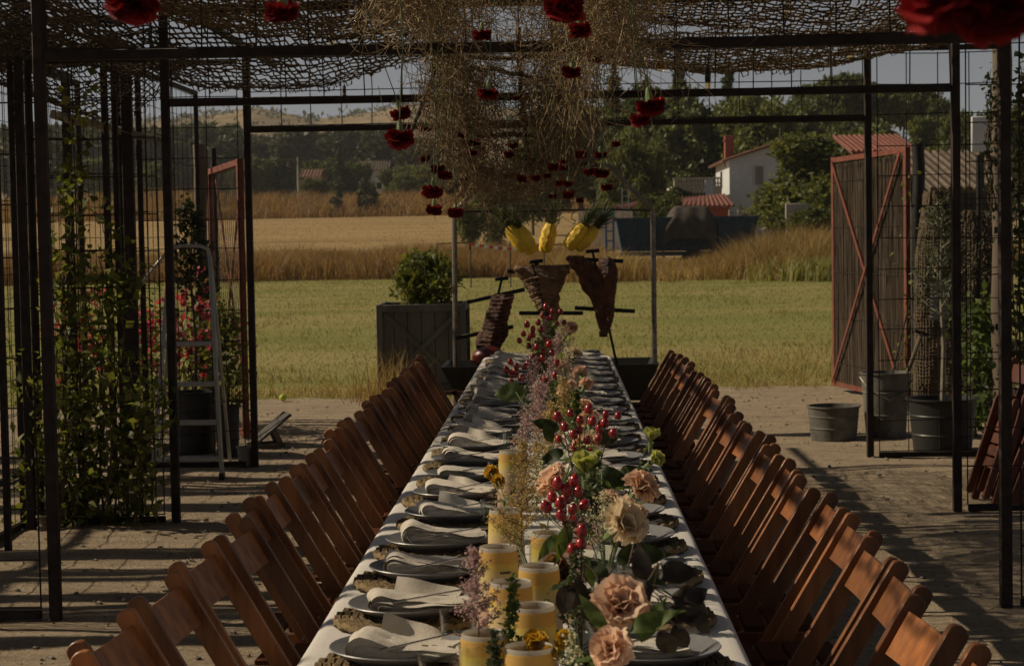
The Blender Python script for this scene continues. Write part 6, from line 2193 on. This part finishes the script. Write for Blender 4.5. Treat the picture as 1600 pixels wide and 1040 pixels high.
tag(t, 'dark red joint of meat lying on the left end of the fire table', 'meat')
# small black pot and things on the table behind the flowers
mb = MB(); c = at(921, 553, 14.3); mb.lathe([(0.001, 0.0), (0.075, 0.0), (0.085, 0.02), (0.088, 0.13), (0.080, 0.13), (0.078, 0.02), (0.001, 0.015)], 18)
o = mb.build('iron_pot', 'black_steel'); o.location = (c.x, 14.62, 0.58); tag(o, 'small black iron pot behind the far end of the table', 'pot')

# pineapples
pm = MB()
def pine(u, v):
    a = 6.283 * u; z = -0.10 + 0.20 * v
    r = 0.052 * (1 - abs(2 * v - 1) ** 3.2 * 0.35)
    fac = 1 + 0.05 * math.cos(8 * a)
    rr = r * fac + 0.003 * math.sin(a * 8 + v * 20)
    return (rr * math.cos(a), rr * math.sin(a), z)
pm.grid(lambda u, v: tuple(1.15 * c_ for c_ in pine(u, v)), 24, 12, True); pm.lathe([(0.001, 0.1), (0.035, 0.1)], 12); pm.lathe([(0.001, -0.1), (0.035, -0.1)], 12)
PINE = pm.mesh('flesh', 'pineapple_flesh')
pts = []
mb = MB()
for k in range(70):
    a = k * 2.4; q = k / 70
    L = 0.10 + 0.12 * q; tl = 0.15 + 0.9 * (1 - q)
    dv = Vector((math.cos(a) * math.sin(tl), math.sin(a) * math.sin(tl), math.cos(tl)))
    s = Vector((-math.sin(a), math.cos(a), 0)) * 0.009
    p0 = Vector((0, 0, 0.095 + 0.06 * q)); p1 = p0 + dv * L * 0.55; p2 = p0 + dv * L + Vector((math.cos(a), math.sin(a), -0.3)) * 0.018
    mb.add([p0 - s, p0 + s, p1 + s * 0.7, p1 - s * 0.7, p2], [(0, 1, 2, 3), (3, 2, 4)])
CROWN = mb.mesh('leaf_crown', 'olive_leaf')
for px, py, tilt, lab in ((808, 372, -34, 'peeled pineapple hanging over the fire, leftmost'), (822, 376, -28, 'peeled pineapple hanging over the fire, second from the left'),
                          (856, 372, 14, 'peeled pineapple hanging in the middle over the fire'), (899, 370, 38, 'peeled pineapple hanging over the fire, second from the right'),
                          (915, 372, 44, 'peeled pineapple hanging over the fire, rightmost')):
    c = at(px, py, GD + random.uniform(-0.12, 0.12))
    t = thing('pineapple', lab, 'pineapple', c, 0, 'peeled pineapples over the fire')
    t.rotation_euler = (rad(random.uniform(-8, 8)), rad(tilt), 0)
    link('flesh', PINE, t); link('leaf_crown', CROWN, t, rot=(0, 0, random.random() * 6))
    R = Matrix.Rotation(rad(tilt), 3, 'Y')
    up = R.transposed() @ (Vector((at(px, 329, GD).x, GD, at(px, 329, GD).z)) - c + Vector((0.12 * math.sin(rad(tilt)), 0, 0)))
    mb = MB(); mb.tube([(0, 0, 0.1), (0, 0, 0.17), up], 0.003, 4); mb.build('wire', 'black_steel', t)

# ------------------------------------------------------------------ planter with its shrub
def planter():
    d = 19.4
    A, B = at(590, 600, d), at(727, 474, d)
    x0, x1 = A.x, B.x; zt = B.z; w = x1 - x0
    t = thing('planter_box', 'square grey wooden planter box with crossed braces', 'planter', ((x0 + x1) / 2, d + w / 2, 0))
    o = Vector(t.location)
    hw = w / 2
    for s, ax in ((-1, 'y'), (1, 'y'), (-1, 'x'), (1, 'x')):
        for k in range(6):
            u = -hw + 0.04 + (w - 0.08) * (k + 0.5) / 6; bw = (w - 0.08) / 6 - 0.006
            mb = MB()
            if ax == 'y': mb.box((u, s * (hw - 0.045), zt / 2), (bw, 0.02, zt - 0.06), b=0.002)
            else: mb.box((s * (hw - 0.045), u, zt / 2), (0.02, bw, zt - 0.06), b=0.002)
            mb.build('plank', 'grey_wood', t)
        for z in (0.05, zt - 0.04):
            mb = MB()
            if ax == 'y': mb.box((0, s * (hw - 0.016), z), (w - 0.13, 0.032, 0.075), b=0.004)
            else: mb.box((s * (hw - 0.016), 0, z), (0.032, w - 0.13, 0.075), b=0.004)
            mb.build('rail', 'grey_wood', t)
        for sg in (-1, 1):
            mb = MB(); h = zt / 2 - 0.10; q = hw - 0.085
            if ax == 'y': mb.beam((-q, s * (hw - 0.024 - 0.004 * sg), zt / 2 - sg * h), (q, s * (hw - 0.024 - 0.004 * sg), zt / 2 + sg * h), 0.02, 0.06, 0.002, up=(0, 1, 0)) if False else mb.beam((-q, s * (hw - 0.026 + 0.004 * sg), zt / 2 - sg * h), (q, s * (hw - 0.026 + 0.004 * sg), zt / 2 + sg * h), 0.018, 0.055, 0.002)
            else: mb.beam((s * (hw - 0.026 + 0.004 * sg), -q, zt / 2 - sg * h), (s * (hw - 0.026 + 0.004 * sg), q, zt / 2 + sg * h), 0.018, 0.055, 0.002)
            mb.build('brace', 'grey_wood', t)
    for sx_ in (-1, 1):
        for sy in (-1, 1):
            mb = MB(); mb.box((sx_ * (hw - 0.032), sy * (hw - 0.032), zt / 2), (0.064, 0.064, zt), b=0.004); mb.build('corner_post', 'grey_wood', t)
    mb = MB(); mb.box((0, 0, zt - 0.10), (w - 0.12, w - 0.12, 0.04)); mb.build('soil', 'soil', t)
    # shrub
    s = thing('planter_shrub', 'round yellow green shrub growing in the grey planter', 'shrub', (o.x + 0.03, o.y, zt - 0.08))
    pts = []
    for k in range(46):
        a = random.random() * 6.28; q = random.random() ** 0.5
        z = random.uniform(0.08, 0.56)
        rr = 0.36 * math.sqrt(max(0.05, 1 - ((z - 0.24) / 0.38) ** 2)) * q
        c = np.array([math.cos(a) * rr, math.sin(a) * rr, z])
        pts.append(c + rng.normal(size=(60, 3)) * 0.05)
    link('crown', leaf_mesh('crown', np.concatenate(pts), 0.065, 0.036, 'shrub_leaf', 0.5), s)
    mb = MB()
    for k in range(6):
        a = k * 1.05
        mb.tube([(0, 0, -0.02), (0.05 * math.cos(a), 0.05 * math.sin(a), 0.15), (0.15 * math.cos(a), 0.15 * math.sin(a), 0.38)], [0.012, 0.009, 0.004], 5)
    mb.build('trunk', 'bark', s)
planter()

# ------------------------------------------------------------------ gates
def gate(label, near, far, z0, ztop, infill, name='yard_gate'):
    a = Vector((near[0], near[1], 0)); b_ = Vector((far[0], far[1], 0))
    L = (b_ - a).length
    t = thing(name, label, 'gate', a, math.atan2(b_.y - a.y, b_.x - a.x))
    for x in (0.025, L - 0.025):
        mb = MB(); mb.box((x, 0, (z0 + ztop) / 2), (0.06, 0.05, ztop - z0), b=0.003); mb.build('stile', 'red_oxide', t)
    for z in (z0 + 0.03, ztop - 0.03):
        mb = MB(); mb.box((L / 2, 0, z), (L - 0.11, 0.046, 0.05), b=0.003); mb.build('rail', 'red_oxide', t)
    h = ztop - z0 - 0.1
    for s, yo in ((1, -0.008), (-1, 0.008)):
        so = 0.045 if infill == 'brush' else -0.03
        mb = MB(); mb.beam((0.06, yo + so, (z0 + ztop) / 2 - s * h / 2), (L - 0.06, yo + so, (z0 + ztop) / 2 + s * h / 2), 0.012, 0.035); mb.build('brace', 'red_oxide', t)
    if infill == 'brush':
        lines = []
        n = int(L / 0.0032)
        for k in range(n):
            x = 0.06 + (L - 0.12) * random.random(); z = z0 + 0.04
            zz = ztop - 0.08 + random.uniform(-0.06, 0.02)
            lines.append([(x, 0.012 + random.uniform(-0.01, 0.01), z), (x + random.uniform(-0.02, 0.02), 0.012 + random.uniform(-0.012, 0.012), (z + zz) / 2), (x + random.uniform(-0.03, 0.03), 0.012 + random.uniform(-0.01, 0.01), zz)])
        o = link('brushwood', strand_mesh('brushwood', lines, 0.0042, 'brushwood', 0.8), t); o['kind'] = 'stuff'
        mb = MB(); mb.box((L / 2, -0.006, (z0 + ztop) / 2), (L - 0.13, 0.006, ztop - z0 - 0.14)); mb.build('backing', 'brushwood', t, False)
        mb = MB()
        for k in range(5):
            z = z0 + 0.25 + (ztop - z0 - 0.5) * k / 4
            mb.tube([(0.05, 0.028, z), (L - 0.05, 0.028, z)], 0.003, 4)
        mb.build('binding_wire', 'dark_wire', t)
    else:
        mb = MB(); n = 16
        for k in range(n * 2):
            x = L * k / n / 1
            for s in (1, -1):
                xs = x - (L if s > 0 else 0)
                p, q = [], []
                z_a, z_b = z0 + 0.05, ztop - 0.05
                slope = s * 0.75
                x0_, x1_ = xs, xs + (z_b - z_a) / 2.2 * (1 if s > 0 else -1)
                # clip to the frame
                u0, u1 = 0.0, 1.0
                dx = x1_ - x0_
                if abs(dx) > 1e-6:
                    ua, ub = sorted(((0.05 - x0_) / dx, (L - 0.05 - x0_) / dx))
                    u0, u1 = max(u0, ua), min(u1, ub)
                if u1 - u0 > 0.02:
                    mb.tube([(x0_ + dx * u0, 0, z_a + (z_b - z_a) * u0), (x0_ + dx * u1, 0, z_a + (z_b - z_a) * u1)], 0.002, 3, False)
        mb.build('wire_mesh', 'dark_wire', t)
    return t
gate('red framed gate leaf filled with brushwood, open on the right', (3.14, 16.7), (2.79, 18.8), 0.06, 2.36, 'brush')
gate('red framed gate leaf with wire mesh, open on the left', (at(381, 500, 14.6).x, 14.6), (at(334, 500, 16.5).x, 16.5), 0.06, 2.27, 'mesh')

# posts
for px, d, top, r, mat, lab, ptname in ((311, 16.2, 226, 0.06, 'old_wood', 'round weathered wooden post behind the stepladder', 'wooden_post'),
                                (333, 16.6, 232, 0.028, 'black_steel', 'slim dark post beside the left gate', 'steel_post'),
                                (1434, 16.4, 225, 0.055, 'black_steel', 'dark gate post right of the brushwood gate', 'gate_post'),
                                (1529, 15.5, 242, 0.022, 'black_steel', 'thin dark pole behind the olive sapling', 'steel_post'),
                                (1564, 14.2, 40, 0.075, 'old_wood', 'thick rough wooden pole near the right edge', 'wooden_post')):
    c = at(px, top, d)
    mb = MB(); n = 12
    mb.tube([(0.01 * math.sin(k * 1.3) * (r > 0.03), 0.008 * math.cos(k), -0.05 + (c.z + 0.05) * k / n) for k in range(n + 1)], [r * (1.06 - 0.1 * k / n) for k in range(n + 1)], 12)
    o = mb.build(ptname, mat); o.location = (c.x, d, 0); tag(o, lab, 'post')

# ------------------------------------------------------------------ buckets and pots
def vessel(name, label, px0, px1, py_top, py_bot, mat, taper=0.88, cat='bucket', soil=False, oval=1.0, handle=False, rim=0.012):
    g = on((px0 + px1) / 2, py_bot, 0.015)
    d = g.y + 0.12
    r = (px1 - px0) / 2 / FPX * d
    zt = at((px0 + px1) / 2, py_top, d).z - 0.015
    t = thing(name, label, cat, (at((px0 + px1) / 2, 500, d).x, d, 0.016))
    mb = MB()
    mb.lathe([(0.001, 0.004), (r * taper - 0.004, 0.004), (r * taper, 0.0), (r * (taper * 0.5 + 0.5), zt * 0.5), (r, zt - 0.012), (r + rim, zt - 0.006), (r + rim, zt + 0.004), (r - 0.008, zt + 0.004),
              (r * taper - 0.01, 0.03), (0.001, 0.03)], 28)
    for k in (0.35, 0.7):
        rr = r * (taper + (1 - taper) * k)
        mb.lathe([(rr, zt * k - 0.01), (rr + 0.005, zt * k), (rr, zt * k + 0.01)], 28)
    o = mb.build('body', mat, t)
    o.scale = (1, oval, 1)
    if soil:
        mb = MB(); mb.lathe([(0.001, zt - 0.05), (r - 0.012, zt - 0.055)], 20); mb.build('soil', 'soil', t)
    if handle:
        mb = MB(); mb.tube([(-r - 0.01, 0, zt - 0.03), (-r * 0.8, -r * 0.7, zt - 0.12), (0, -r - 0.02, zt - 0.2), (r * 0.8, -r * 0.7, zt - 0.12), (r + 0.01, 0, zt - 0.03)], 0.004, 6); mb.build('bail_handle', 'grey_steel', t)
    return t, r, zt
vessel('zinc_tub', 'low round galvanised tub on the sand before the brushwood gate', 1261, 1341, 634, 688, 'galvanised', 0.88, 'tub')
tb_, rb_, zb_ = vessel('zinc_bucket', 'tall dented galvanised bucket holding tools', 1345, 1421, 582, 684, 'galvanised', 0.80, 'bucket', handle=True)
pot, rp, zp = vessel('black_pot', 'big black plastic pot of the olive sapling on the right', 1419, 1524, 622, 710, 'black_plastic', 0.84, 'plant pot', soil=True, rim=0.02)
pot2, rp2, zp2 = vessel('black_pot', 'big black plastic pot behind the stepladder, left one', 266, 338, 612, 712, 'black_plastic', 0.82, 'plant pot', soil=True, rim=0.02)
pot3, rp3, zp3 = vessel('grey_pot', 'dark grey bucket pot behind the stepladder, right one', 332, 371, 634, 716, 'black_plastic', 0.85, 'plant pot', soil=True)
vessel('plastic_tub', 'small translucent plastic bucket beside the left gate', 366, 391, 698, 731, 'grey_plastic', 0.85, 'bucket')
vessel('rusty_can', 'small rusty tin beside the foot of the vine', 50, 66, 806, 834, 'old_wood', 0.95, 'tin')
# tools in the bucket
for k, (dx, px1, py1, lab, blade) in enumerate(((0.02, 1440, 520, 'old spade with wooden handle leaning out of the zinc bucket', True), (-0.05, 1422, 470, 'thin iron rod leaning out of the zinc bucket', False))):
    base = Vector(tb_.location) + Vector((dx, 0, 0.06))
    t = thing('spade' if blade else 'iron_rod', lab, 'tool', base)
    tip = at(px1, py1, base.y + 0.05) - base
    mb = MB(); mb.tube([(0, 0, 0), tip], 0.017 if blade else 0.006, 8); mb.build('handle', 'old_wood' if blade else 'black_steel', t)
    if blade:
        mb = MB(); dv = tip.normalized(); s = dv.cross(Vector((0, 1, 0))).normalized(); mb.beam(tip - s * 0.06, tip + s * 0.06, 0.025, 0.025, 0.004); mb.build('grip', 'black_steel', t)
    else:
        mb = MB(); mb.tube([tip, tip + Vector((0.03, 0, 0.05)), tip + Vector((0.07, 0, 0.02)), tip + Vector((0.06, 0, -0.03))], 0.006, 6); mb.build('hook_end', 'black_steel', t)

# ------------------------------------------------------------------ plants
def sapling(name, label, pot_t, z0, height, leaf_mat, leaf_l, leaf_w, n, spread, zlow, trunk_mat='bark_pale', r=0.014, cat='sapling'):
    t = thing(name, label, cat, Vector(pot_t.location) + Vector((0, 0, z0)))
    mb = MB()
    pts = [(0, 0, -0.02), (0.015, 0.01, height * 0.3), (-0.01, 0, height * 0.6), (0.01, 0, height)]
    mb.tube(pts, [r, r * 0.85, r * 0.6, r * 0.25], 7)
    P = []
    for k in range(16):
        a = k * 2.4; z = height * (zlow + (0.96 - zlow) * k / 15); L = spread * random.uniform(0.5, 1.0) * (1.1 - 0.5 * k / 15)
        e = Vector((math.cos(a) * L, math.sin(a) * L, z + L * 0.7))
        mb.tube([(0, 0, z), (e.x * 0.5, e.y * 0.5, z + L * 0.25), e], [r * 0.35, r * 0.25, 0.002], 5)
        for j in range(n // 16):
            q = random.uniform(0.25, 1.05)
            P.append((e.x * q + random.gauss(0, 0.035), e.y * q + random.gauss(0, 0.035), z + L * 0.7 * q + random.gauss(0, 0.04)))
    mb.build('trunk', trunk_mat, t)
    link('crown', leaf_mesh('crown', P, leaf_l, leaf_w, leaf_mat, 0.4), t)
    return t
sapling('olive_sapling', 'young olive tree with pale trunk in the right black pot', pot, zp - 0.06, 1.45, 'olive_leaf', 0.055, 0.013, 900, 0.28, 0.42, r=0.02)
sapling('potted_shrub', 'dark leafy shrub in the left black pot behind the stepladder', pot2, zp2 - 0.06, 1.45, 'dark_leaf', 0.06, 0.028, 700, 0.2, 0.5, 'bark')
sapling('potted_herb', 'green bushy plant in the grey pot behind the stepladder', pot3, zp3 - 0.06, 0.75, 'shrub_leaf', 0.05, 0.026, 800, 0.24, 0.05, 'bark')

def vine(name, label, origin, stems, mat, leaf_l, leaf_w, per, cat='climber', sig=0.06, flowers=None):
    """stems: lists of world points; leaves scattered along them"""
    t = thing(name, label, cat, origin)
    o = Vector(origin)
    mb = MB(); P = []; Fp = []
    for pts in stems:
        q = [Vector(p) - o for p in pts]
        fine = []
        for i in range(len(q) - 1):
            for k in range(5):
                fine.append(q[i].lerp(q[i + 1], k / 5) + Vector((random.gauss(0, 0.012), random.gauss(0, 0.012), random.gauss(0, 0.01))))
        fine.append(q[-1])
        mb.tube(fine, [0.007 * (1 - 0.7 * i / len(fine)) for i in range(len(fine))], 5)
        L = sum((fine[i + 1] - fine[i]).length for i in range(len(fine) - 1))
        for j in range(int(per * L)):
            c = random.choice(fine)
            P.append((c.x + random.gauss(0, sig), c.y + random.gauss(0, sig), c.z + random.gauss(0, sig)))
        if flowers:
            for j in range(int(flowers[1] * L)):
                c = fine[int(len(fine) * random.uniform(0.55, 0.999))]
                cc = (c.x + random.gauss(0, sig), c.y + random.gauss(0, sig), c.z + random.gauss(0, sig))
                for w in range(7):
                    Fp.append(tuple(cc[i] + random.gauss(0, 0.022) for i in range(3)))
    mb.build('stems', 'stem_brown', t)
    o1 = link('foliage', leaf_mesh('foliage', P, leaf_l, leaf_w, mat, 0.25), t); o1['kind'] = 'stuff'
    if flowers:
        o2 = link('blossoms', leaf_mesh('blossoms', Fp, 0.058, 0.046, flowers[0], 0.4), t); o2['kind'] = 'stuff'
    return t
# climber on the left mesh panel
S = []
for k in range(30):
    px = random.uniform(34, 232); d = 10.46 + random.uniform(-0.16, 0.08)
    b_ = on(px + random.uniform(-10, 10), 826, 0.0); b_.y = d
    top = random.choice([450, 470, 520, 560, 600, 640, 680])
    if px > 195: top = max(top, 600)
    pts = [Vector((at(px, 820, d).x, d, 0.02))]
    for q in (0.35, 0.7, 1.0):
        c = at(px + random.gauss(0, 22) * q, 822 - (822 - top) * q, d + random.uniform(-0.12, 0.1)); pts.append(c)
    S.append(pts)
for px, top in ((100, 180), (105, 260), (150, 330), (175, 400), (95, 380), (118, 140), (195, 430)):
    S.append([Vector((at(px, 820, 10.45).x, 10.45, 0.02)), at(px + 14, 640, 10.45), at(px - 8, 480, 10.45), at(px + 10, (480 + top) / 2, 10.44), at(px + 12, top, 10.44)])
vine('climbing_vine', 'bushy green climber covering the left mesh panel', (at(150, 820, 10.45).x, 10.45, 0), S, 'vine_leaf', 0.062, 0.042, 58, sig=0.055)
# bougainvillea beyond
S = []
for k in range(34):
    px = random.uniform(85, 330); d = random.uniform(15.0, 16.2)
    b_ = Vector((at(px, 600, d).x, d, 0.0))
    top = random.uniform(430, 540)
    S.append([b_, at(px + random.gauss(0, 10), 600, d), at(px + random.gauss(0, 20), (600 + top) / 2, d + random.uniform(-0.2, 0.2)), at(px + random.gauss(0, 26), top, d + random.uniform(-0.3, 0.3))])
vine('bougainvillea', 'flowering bush with pink blossoms behind the left mesh wall', (at(220, 640, 15.6).x, 15.6, 0), S, 'shrub_leaf', 0.06, 0.04, 42, 'flowering bush', 0.075, ('bougain', 4.0))
# ivy at the right edge
S = []
for k in range(16):
    px = random.uniform(1588, 1640); d = random.uniform(11.6, 12.3)
    S.append([Vector((at(px, 700, d).x, d, 0.02)), at(px + random.gauss(0, 8), 560, d), at(px + random.gauss(0, 8), 350, d), at(px + random.gauss(0, 10), random.uniform(60, 240), d)])
vine('ivy', 'dark ivy climbing at the right edge of the view', (at(1600, 700, 12).x, 12, 0), S, 'dark_leaf', 0.055, 0.045, 60, sig=0.05)
S = []
for k in range(10):
    px = random.uniform(1515, 1562); d = random.uniform(14.2, 14.6)
    S.append([Vector((at(px, 650, d).x, d, 0.02)), at(px + random.gauss(0, 6), 580, d), at(px + random.gauss(0, 10), 520, d), at(px + random.gauss(0, 14), random.uniform(470, 500), d)])
vine('leafy_climber', 'bright green climber at the foot of the wooden pole', (at(1540, 650, 14.4).x, 14.4, 0), S, 'fresh_leaf', 0.075, 0.06, 55, sig=0.05)
S = []
for k in range(5):
    px = random.uniform(1546, 1556); d = 14.1
    S.append([at(px, 330, d), at(px - 6, 240, d), at(px - 4, 160, d), at(px, random.uniform(90, 140), d)])
vine('pole_ivy', 'thin ivy strands on the upper wooden pole', (at(1552, 340, 14.1).x, 14.1, at(1552, 340, 14.1).z), S, 'dark_leaf', 0.045, 0.035, 30, sig=0.03)
S = [[Vector((at(1412, 640, 16.5).x, 16.45, 0.02)), at(1415, 520, 16.4), at(1420, 380, 16.4), at(1428, 250, 16.4)], [Vector((at(1416, 640, 16.5).x, 16.45, 0.02)), at(1410, 560, 16.4), at(1428, 470, 16.4), at(1440, 400, 16.4)]]
vine('gate_vine', 'thin leafy vine on the post of the brushwood gate', (at(1415, 640, 16.45).x, 16.45, 0), S, 'vine_leaf', 0.06, 0.04, 26, sig=0.05)

# hanging brown rope net behind the olive sapling
def hung(u, v):
    a = math.pi * (1.15 * u - 0.08)
    d = 15.6
    px_l = np.interp(v, [0, 0.3, 0.5, 1], [1446, 1432, 1430, 1428]); px_r = np.interp(v, [0, 0.3, 0.5, 1], [1470, 1505, 1512, 1508])
    py = 300 + 330 * v
    c0 = (px_l + px_r) / 2; hw = (px_r - px_l) / 2
    p = at(c0 - hw * math.cos(a), py, d)
    return (p.x, d - 0.16 * math.sin(a) + 0.04 * mnoise.noise((u * 6, v * 9, 0)), p.z + 0.02 * mnoise.noise((u * 8, v * 8, 3)))
o = net('brown rope net hanging in folds behind the olive sapling', hung, 26, 60, 'rope_brown', 0.008, 0.02, 0.5, False, 'hanging_net'); o['group'] = 'hanging rope nets'
def hung2(u, v):
    p = at(1478 + 74 * u, 330 + 290 * v, 16.0)
    return (p.x, 16.0 + 0.12 * math.sin(u * 9) + 0.05 * mnoise.noise((u * 6, v * 9, 5)), p.z)
o = net('brown rope net stretched flat behind the wooden pole', hung2, 24, 56, 'rope_brown', 0.007, 0.05, 0.5, False, 'hanging_net'); o['group'] = 'hanging rope nets'
mb = MB(); A, B = at(1425, 640, 16.5), at(1560, 300, 16.5); mb.box((0, 0, B.z / 2), (B.x - A.x, 0.04, B.z)); o = mb.build('dark_board', 'tarp'); o.location = ((A.x + B.x) / 2, 16.5, 0); tag(o, 'dark board wall behind the hanging rope nets', 'board')
# corrugated sheet
mb = MB(); A, B = at(1454, 500, 15.2), at(1482, 440, 15.2)
mb.grid(lambda u, v: (A.x + (B.x - A.x) * u, 15.2 + 0.006 * math.sin(v * 60), A.z + (B.z - A.z) * v), 2, 60)
mb.grid(lambda u, v: (A.x + (B.x - A.x) * u, 15.206 + 0.006 * math.sin(v * 60), A.z + (B.z - A.z) * v), 2, 60)
tag(mb.build('corrugated_sheet', 'corrugated'), 'small piece of grey corrugated sheet behind the olive trunk', 'metal sheet')

# ------------------------------------------------------------------ stepladder
def ladder():
    d = 13.75
    g = on(345, 748, 0.012)
    d = g.y
    t = thing('stepladder', 'aluminium stepladder standing open behind the left mesh panels', 'stepladder', (at(300, 700, d).x, d, 0.012))
    o = Vector(t.location)
    def L(px, py, dd=0.0): return at(px, py, d + dd) - o
    # two front stiles and the hoop over the top
    for pts in ([(347, 746), (337, 590), (331, 470), (328, 400)], [(238, 742), (250, 590), (262, 450), (266, 395)]):
        mb = MB(); q = [L(px, py, (746 - py) / 350 * 0.30) for px, py in pts]
        q[0].z = 0.0
        mb.beam(q[0], q[-1], 0.022, 0.055, 0.003, up=(0, 1, 0)); mb.build('stile', 'aluminium', t)
    mb = MB(); mb.tube([L(328, 402, 0.30), L(325, 389, 0.30), L(312, 384, 0.30), L(282, 384, 0.30), L(270, 388, 0.30), L(266, 397, 0.30)], 0.013, 8); mb.build('top_hoop', 'aluminium', t)
    for py, (xa, xb) in ((717, (244, 343)), (660, (248, 340)), (600, (252, 337)), (537, (257, 333))):
        dd = (746 - py) / 350 * 0.30
        mb = MB(); a, b_ = L(xa, py, dd), L(xb, py, dd); mb.box((a + b_) / 2, ((b_ - a).length, 0.085, 0.028), b=0.004); mb.build('step', 'aluminium', t)
    for pts in ([(360, 728), (331, 420)], [(214, 452), (264, 390)], [(250, 728), (268, 440)]):
        mb = MB(); q = [L(pts[0][0], pts[0][1], 0.85 if pts[0][1] > 600 else 0.5), L(pts[1][0], pts[1][1], 0.33)]
        if pts[0][1] > 600: q[0].z = 0.0
        mb.beam(q[0], q[1], 0.02, 0.03, 0.003, up=(0, 1, 0)); mb.build('rear_leg', 'aluminium', t)
    for px in (347, 238):
        mb = MB(); a = L(px, 746); mb.box((a.x, a.y, 0.02), (0.035, 0.07, 0.045), b=0.004); mb.build('foot', 'black_plastic', t)
ladder()

# low weathered bench and ball
def bench():
    g = on(420, 697, 0.014)
    t = thing('low_bench', 'low weathered wooden rest tilted on the sand beside the left gate', 'wooden rest', (g.x, g.y, 0.014), rad(20))
    R = Matrix.Rotation(rad(-38), 3, 'Y')
    for k in range(3):
        mb = MB(); mb.box(R @ Vector((0.02, -0.09 + 0.09 * k, 0.0)) + Vector((0, 0, 0.13)), (0.36, 0.082, 0.02), R, 0.003); mb.build('plank', 'grey_wood', t)
    for y in (-0.09, 0.09):
        mb = MB(); mb.beam((0.09, y, 0.0), (0.02, y, 0.15), 0.025, 0.04); mb.build('leg', 'old_wood', t)
        mb = MB(); mb.beam((-0.16, y, 0.015), (0.11, y, 0.02), 0.025, 0.03); mb.build('runner', 'old_wood', t)
bench()
c = on(442, 624, 0.03); mb = MB(); mb.blob((0, 0, 0), 0.036, 16, 12); o = mb.build('tennis_ball', 'tennis'); o.location = (c.x, c.y, 0.05); tag(o, 'yellow green ball lying where sand meets lawn', 'ball')
# crooked bough across the upper left
mb = MB(); mb.tube([at(80, 178, 12.6), at(110, 186, 12.6), at(160, 196, 12.6), at(215, 212, 12.6), at(262, 220, 12.7)], [0.03, 0.034, 0.028, 0.026, 0.018], 8)
tag(mb.build('dry_bough', 'bark_pale'), 'bare bough lying across the left mesh panels', 'branch')

# ------------------------------------------------------------------ summer haze
m, nt, out = new_mat('haze_air')
pv = nt.nodes.new('ShaderNodeVolumePrincipled')
pv.inputs['Color'].default_value = (0.92, 0.93, 0.95, 1)
pv.inputs['Density'].default_value = 0.00015
pv.inputs['Anisotropy'].default_value = 0.2
nt.links.new(pv.outputs[0], out.inputs['Volume'])
mb = MB(); mb.box((0, 1320, 54), (5200, 2720, 116))
tag(mb.build('haze', 'haze_air', None, False), 'faint summer haze over the fields and hills', 'haze', kind='stuff')
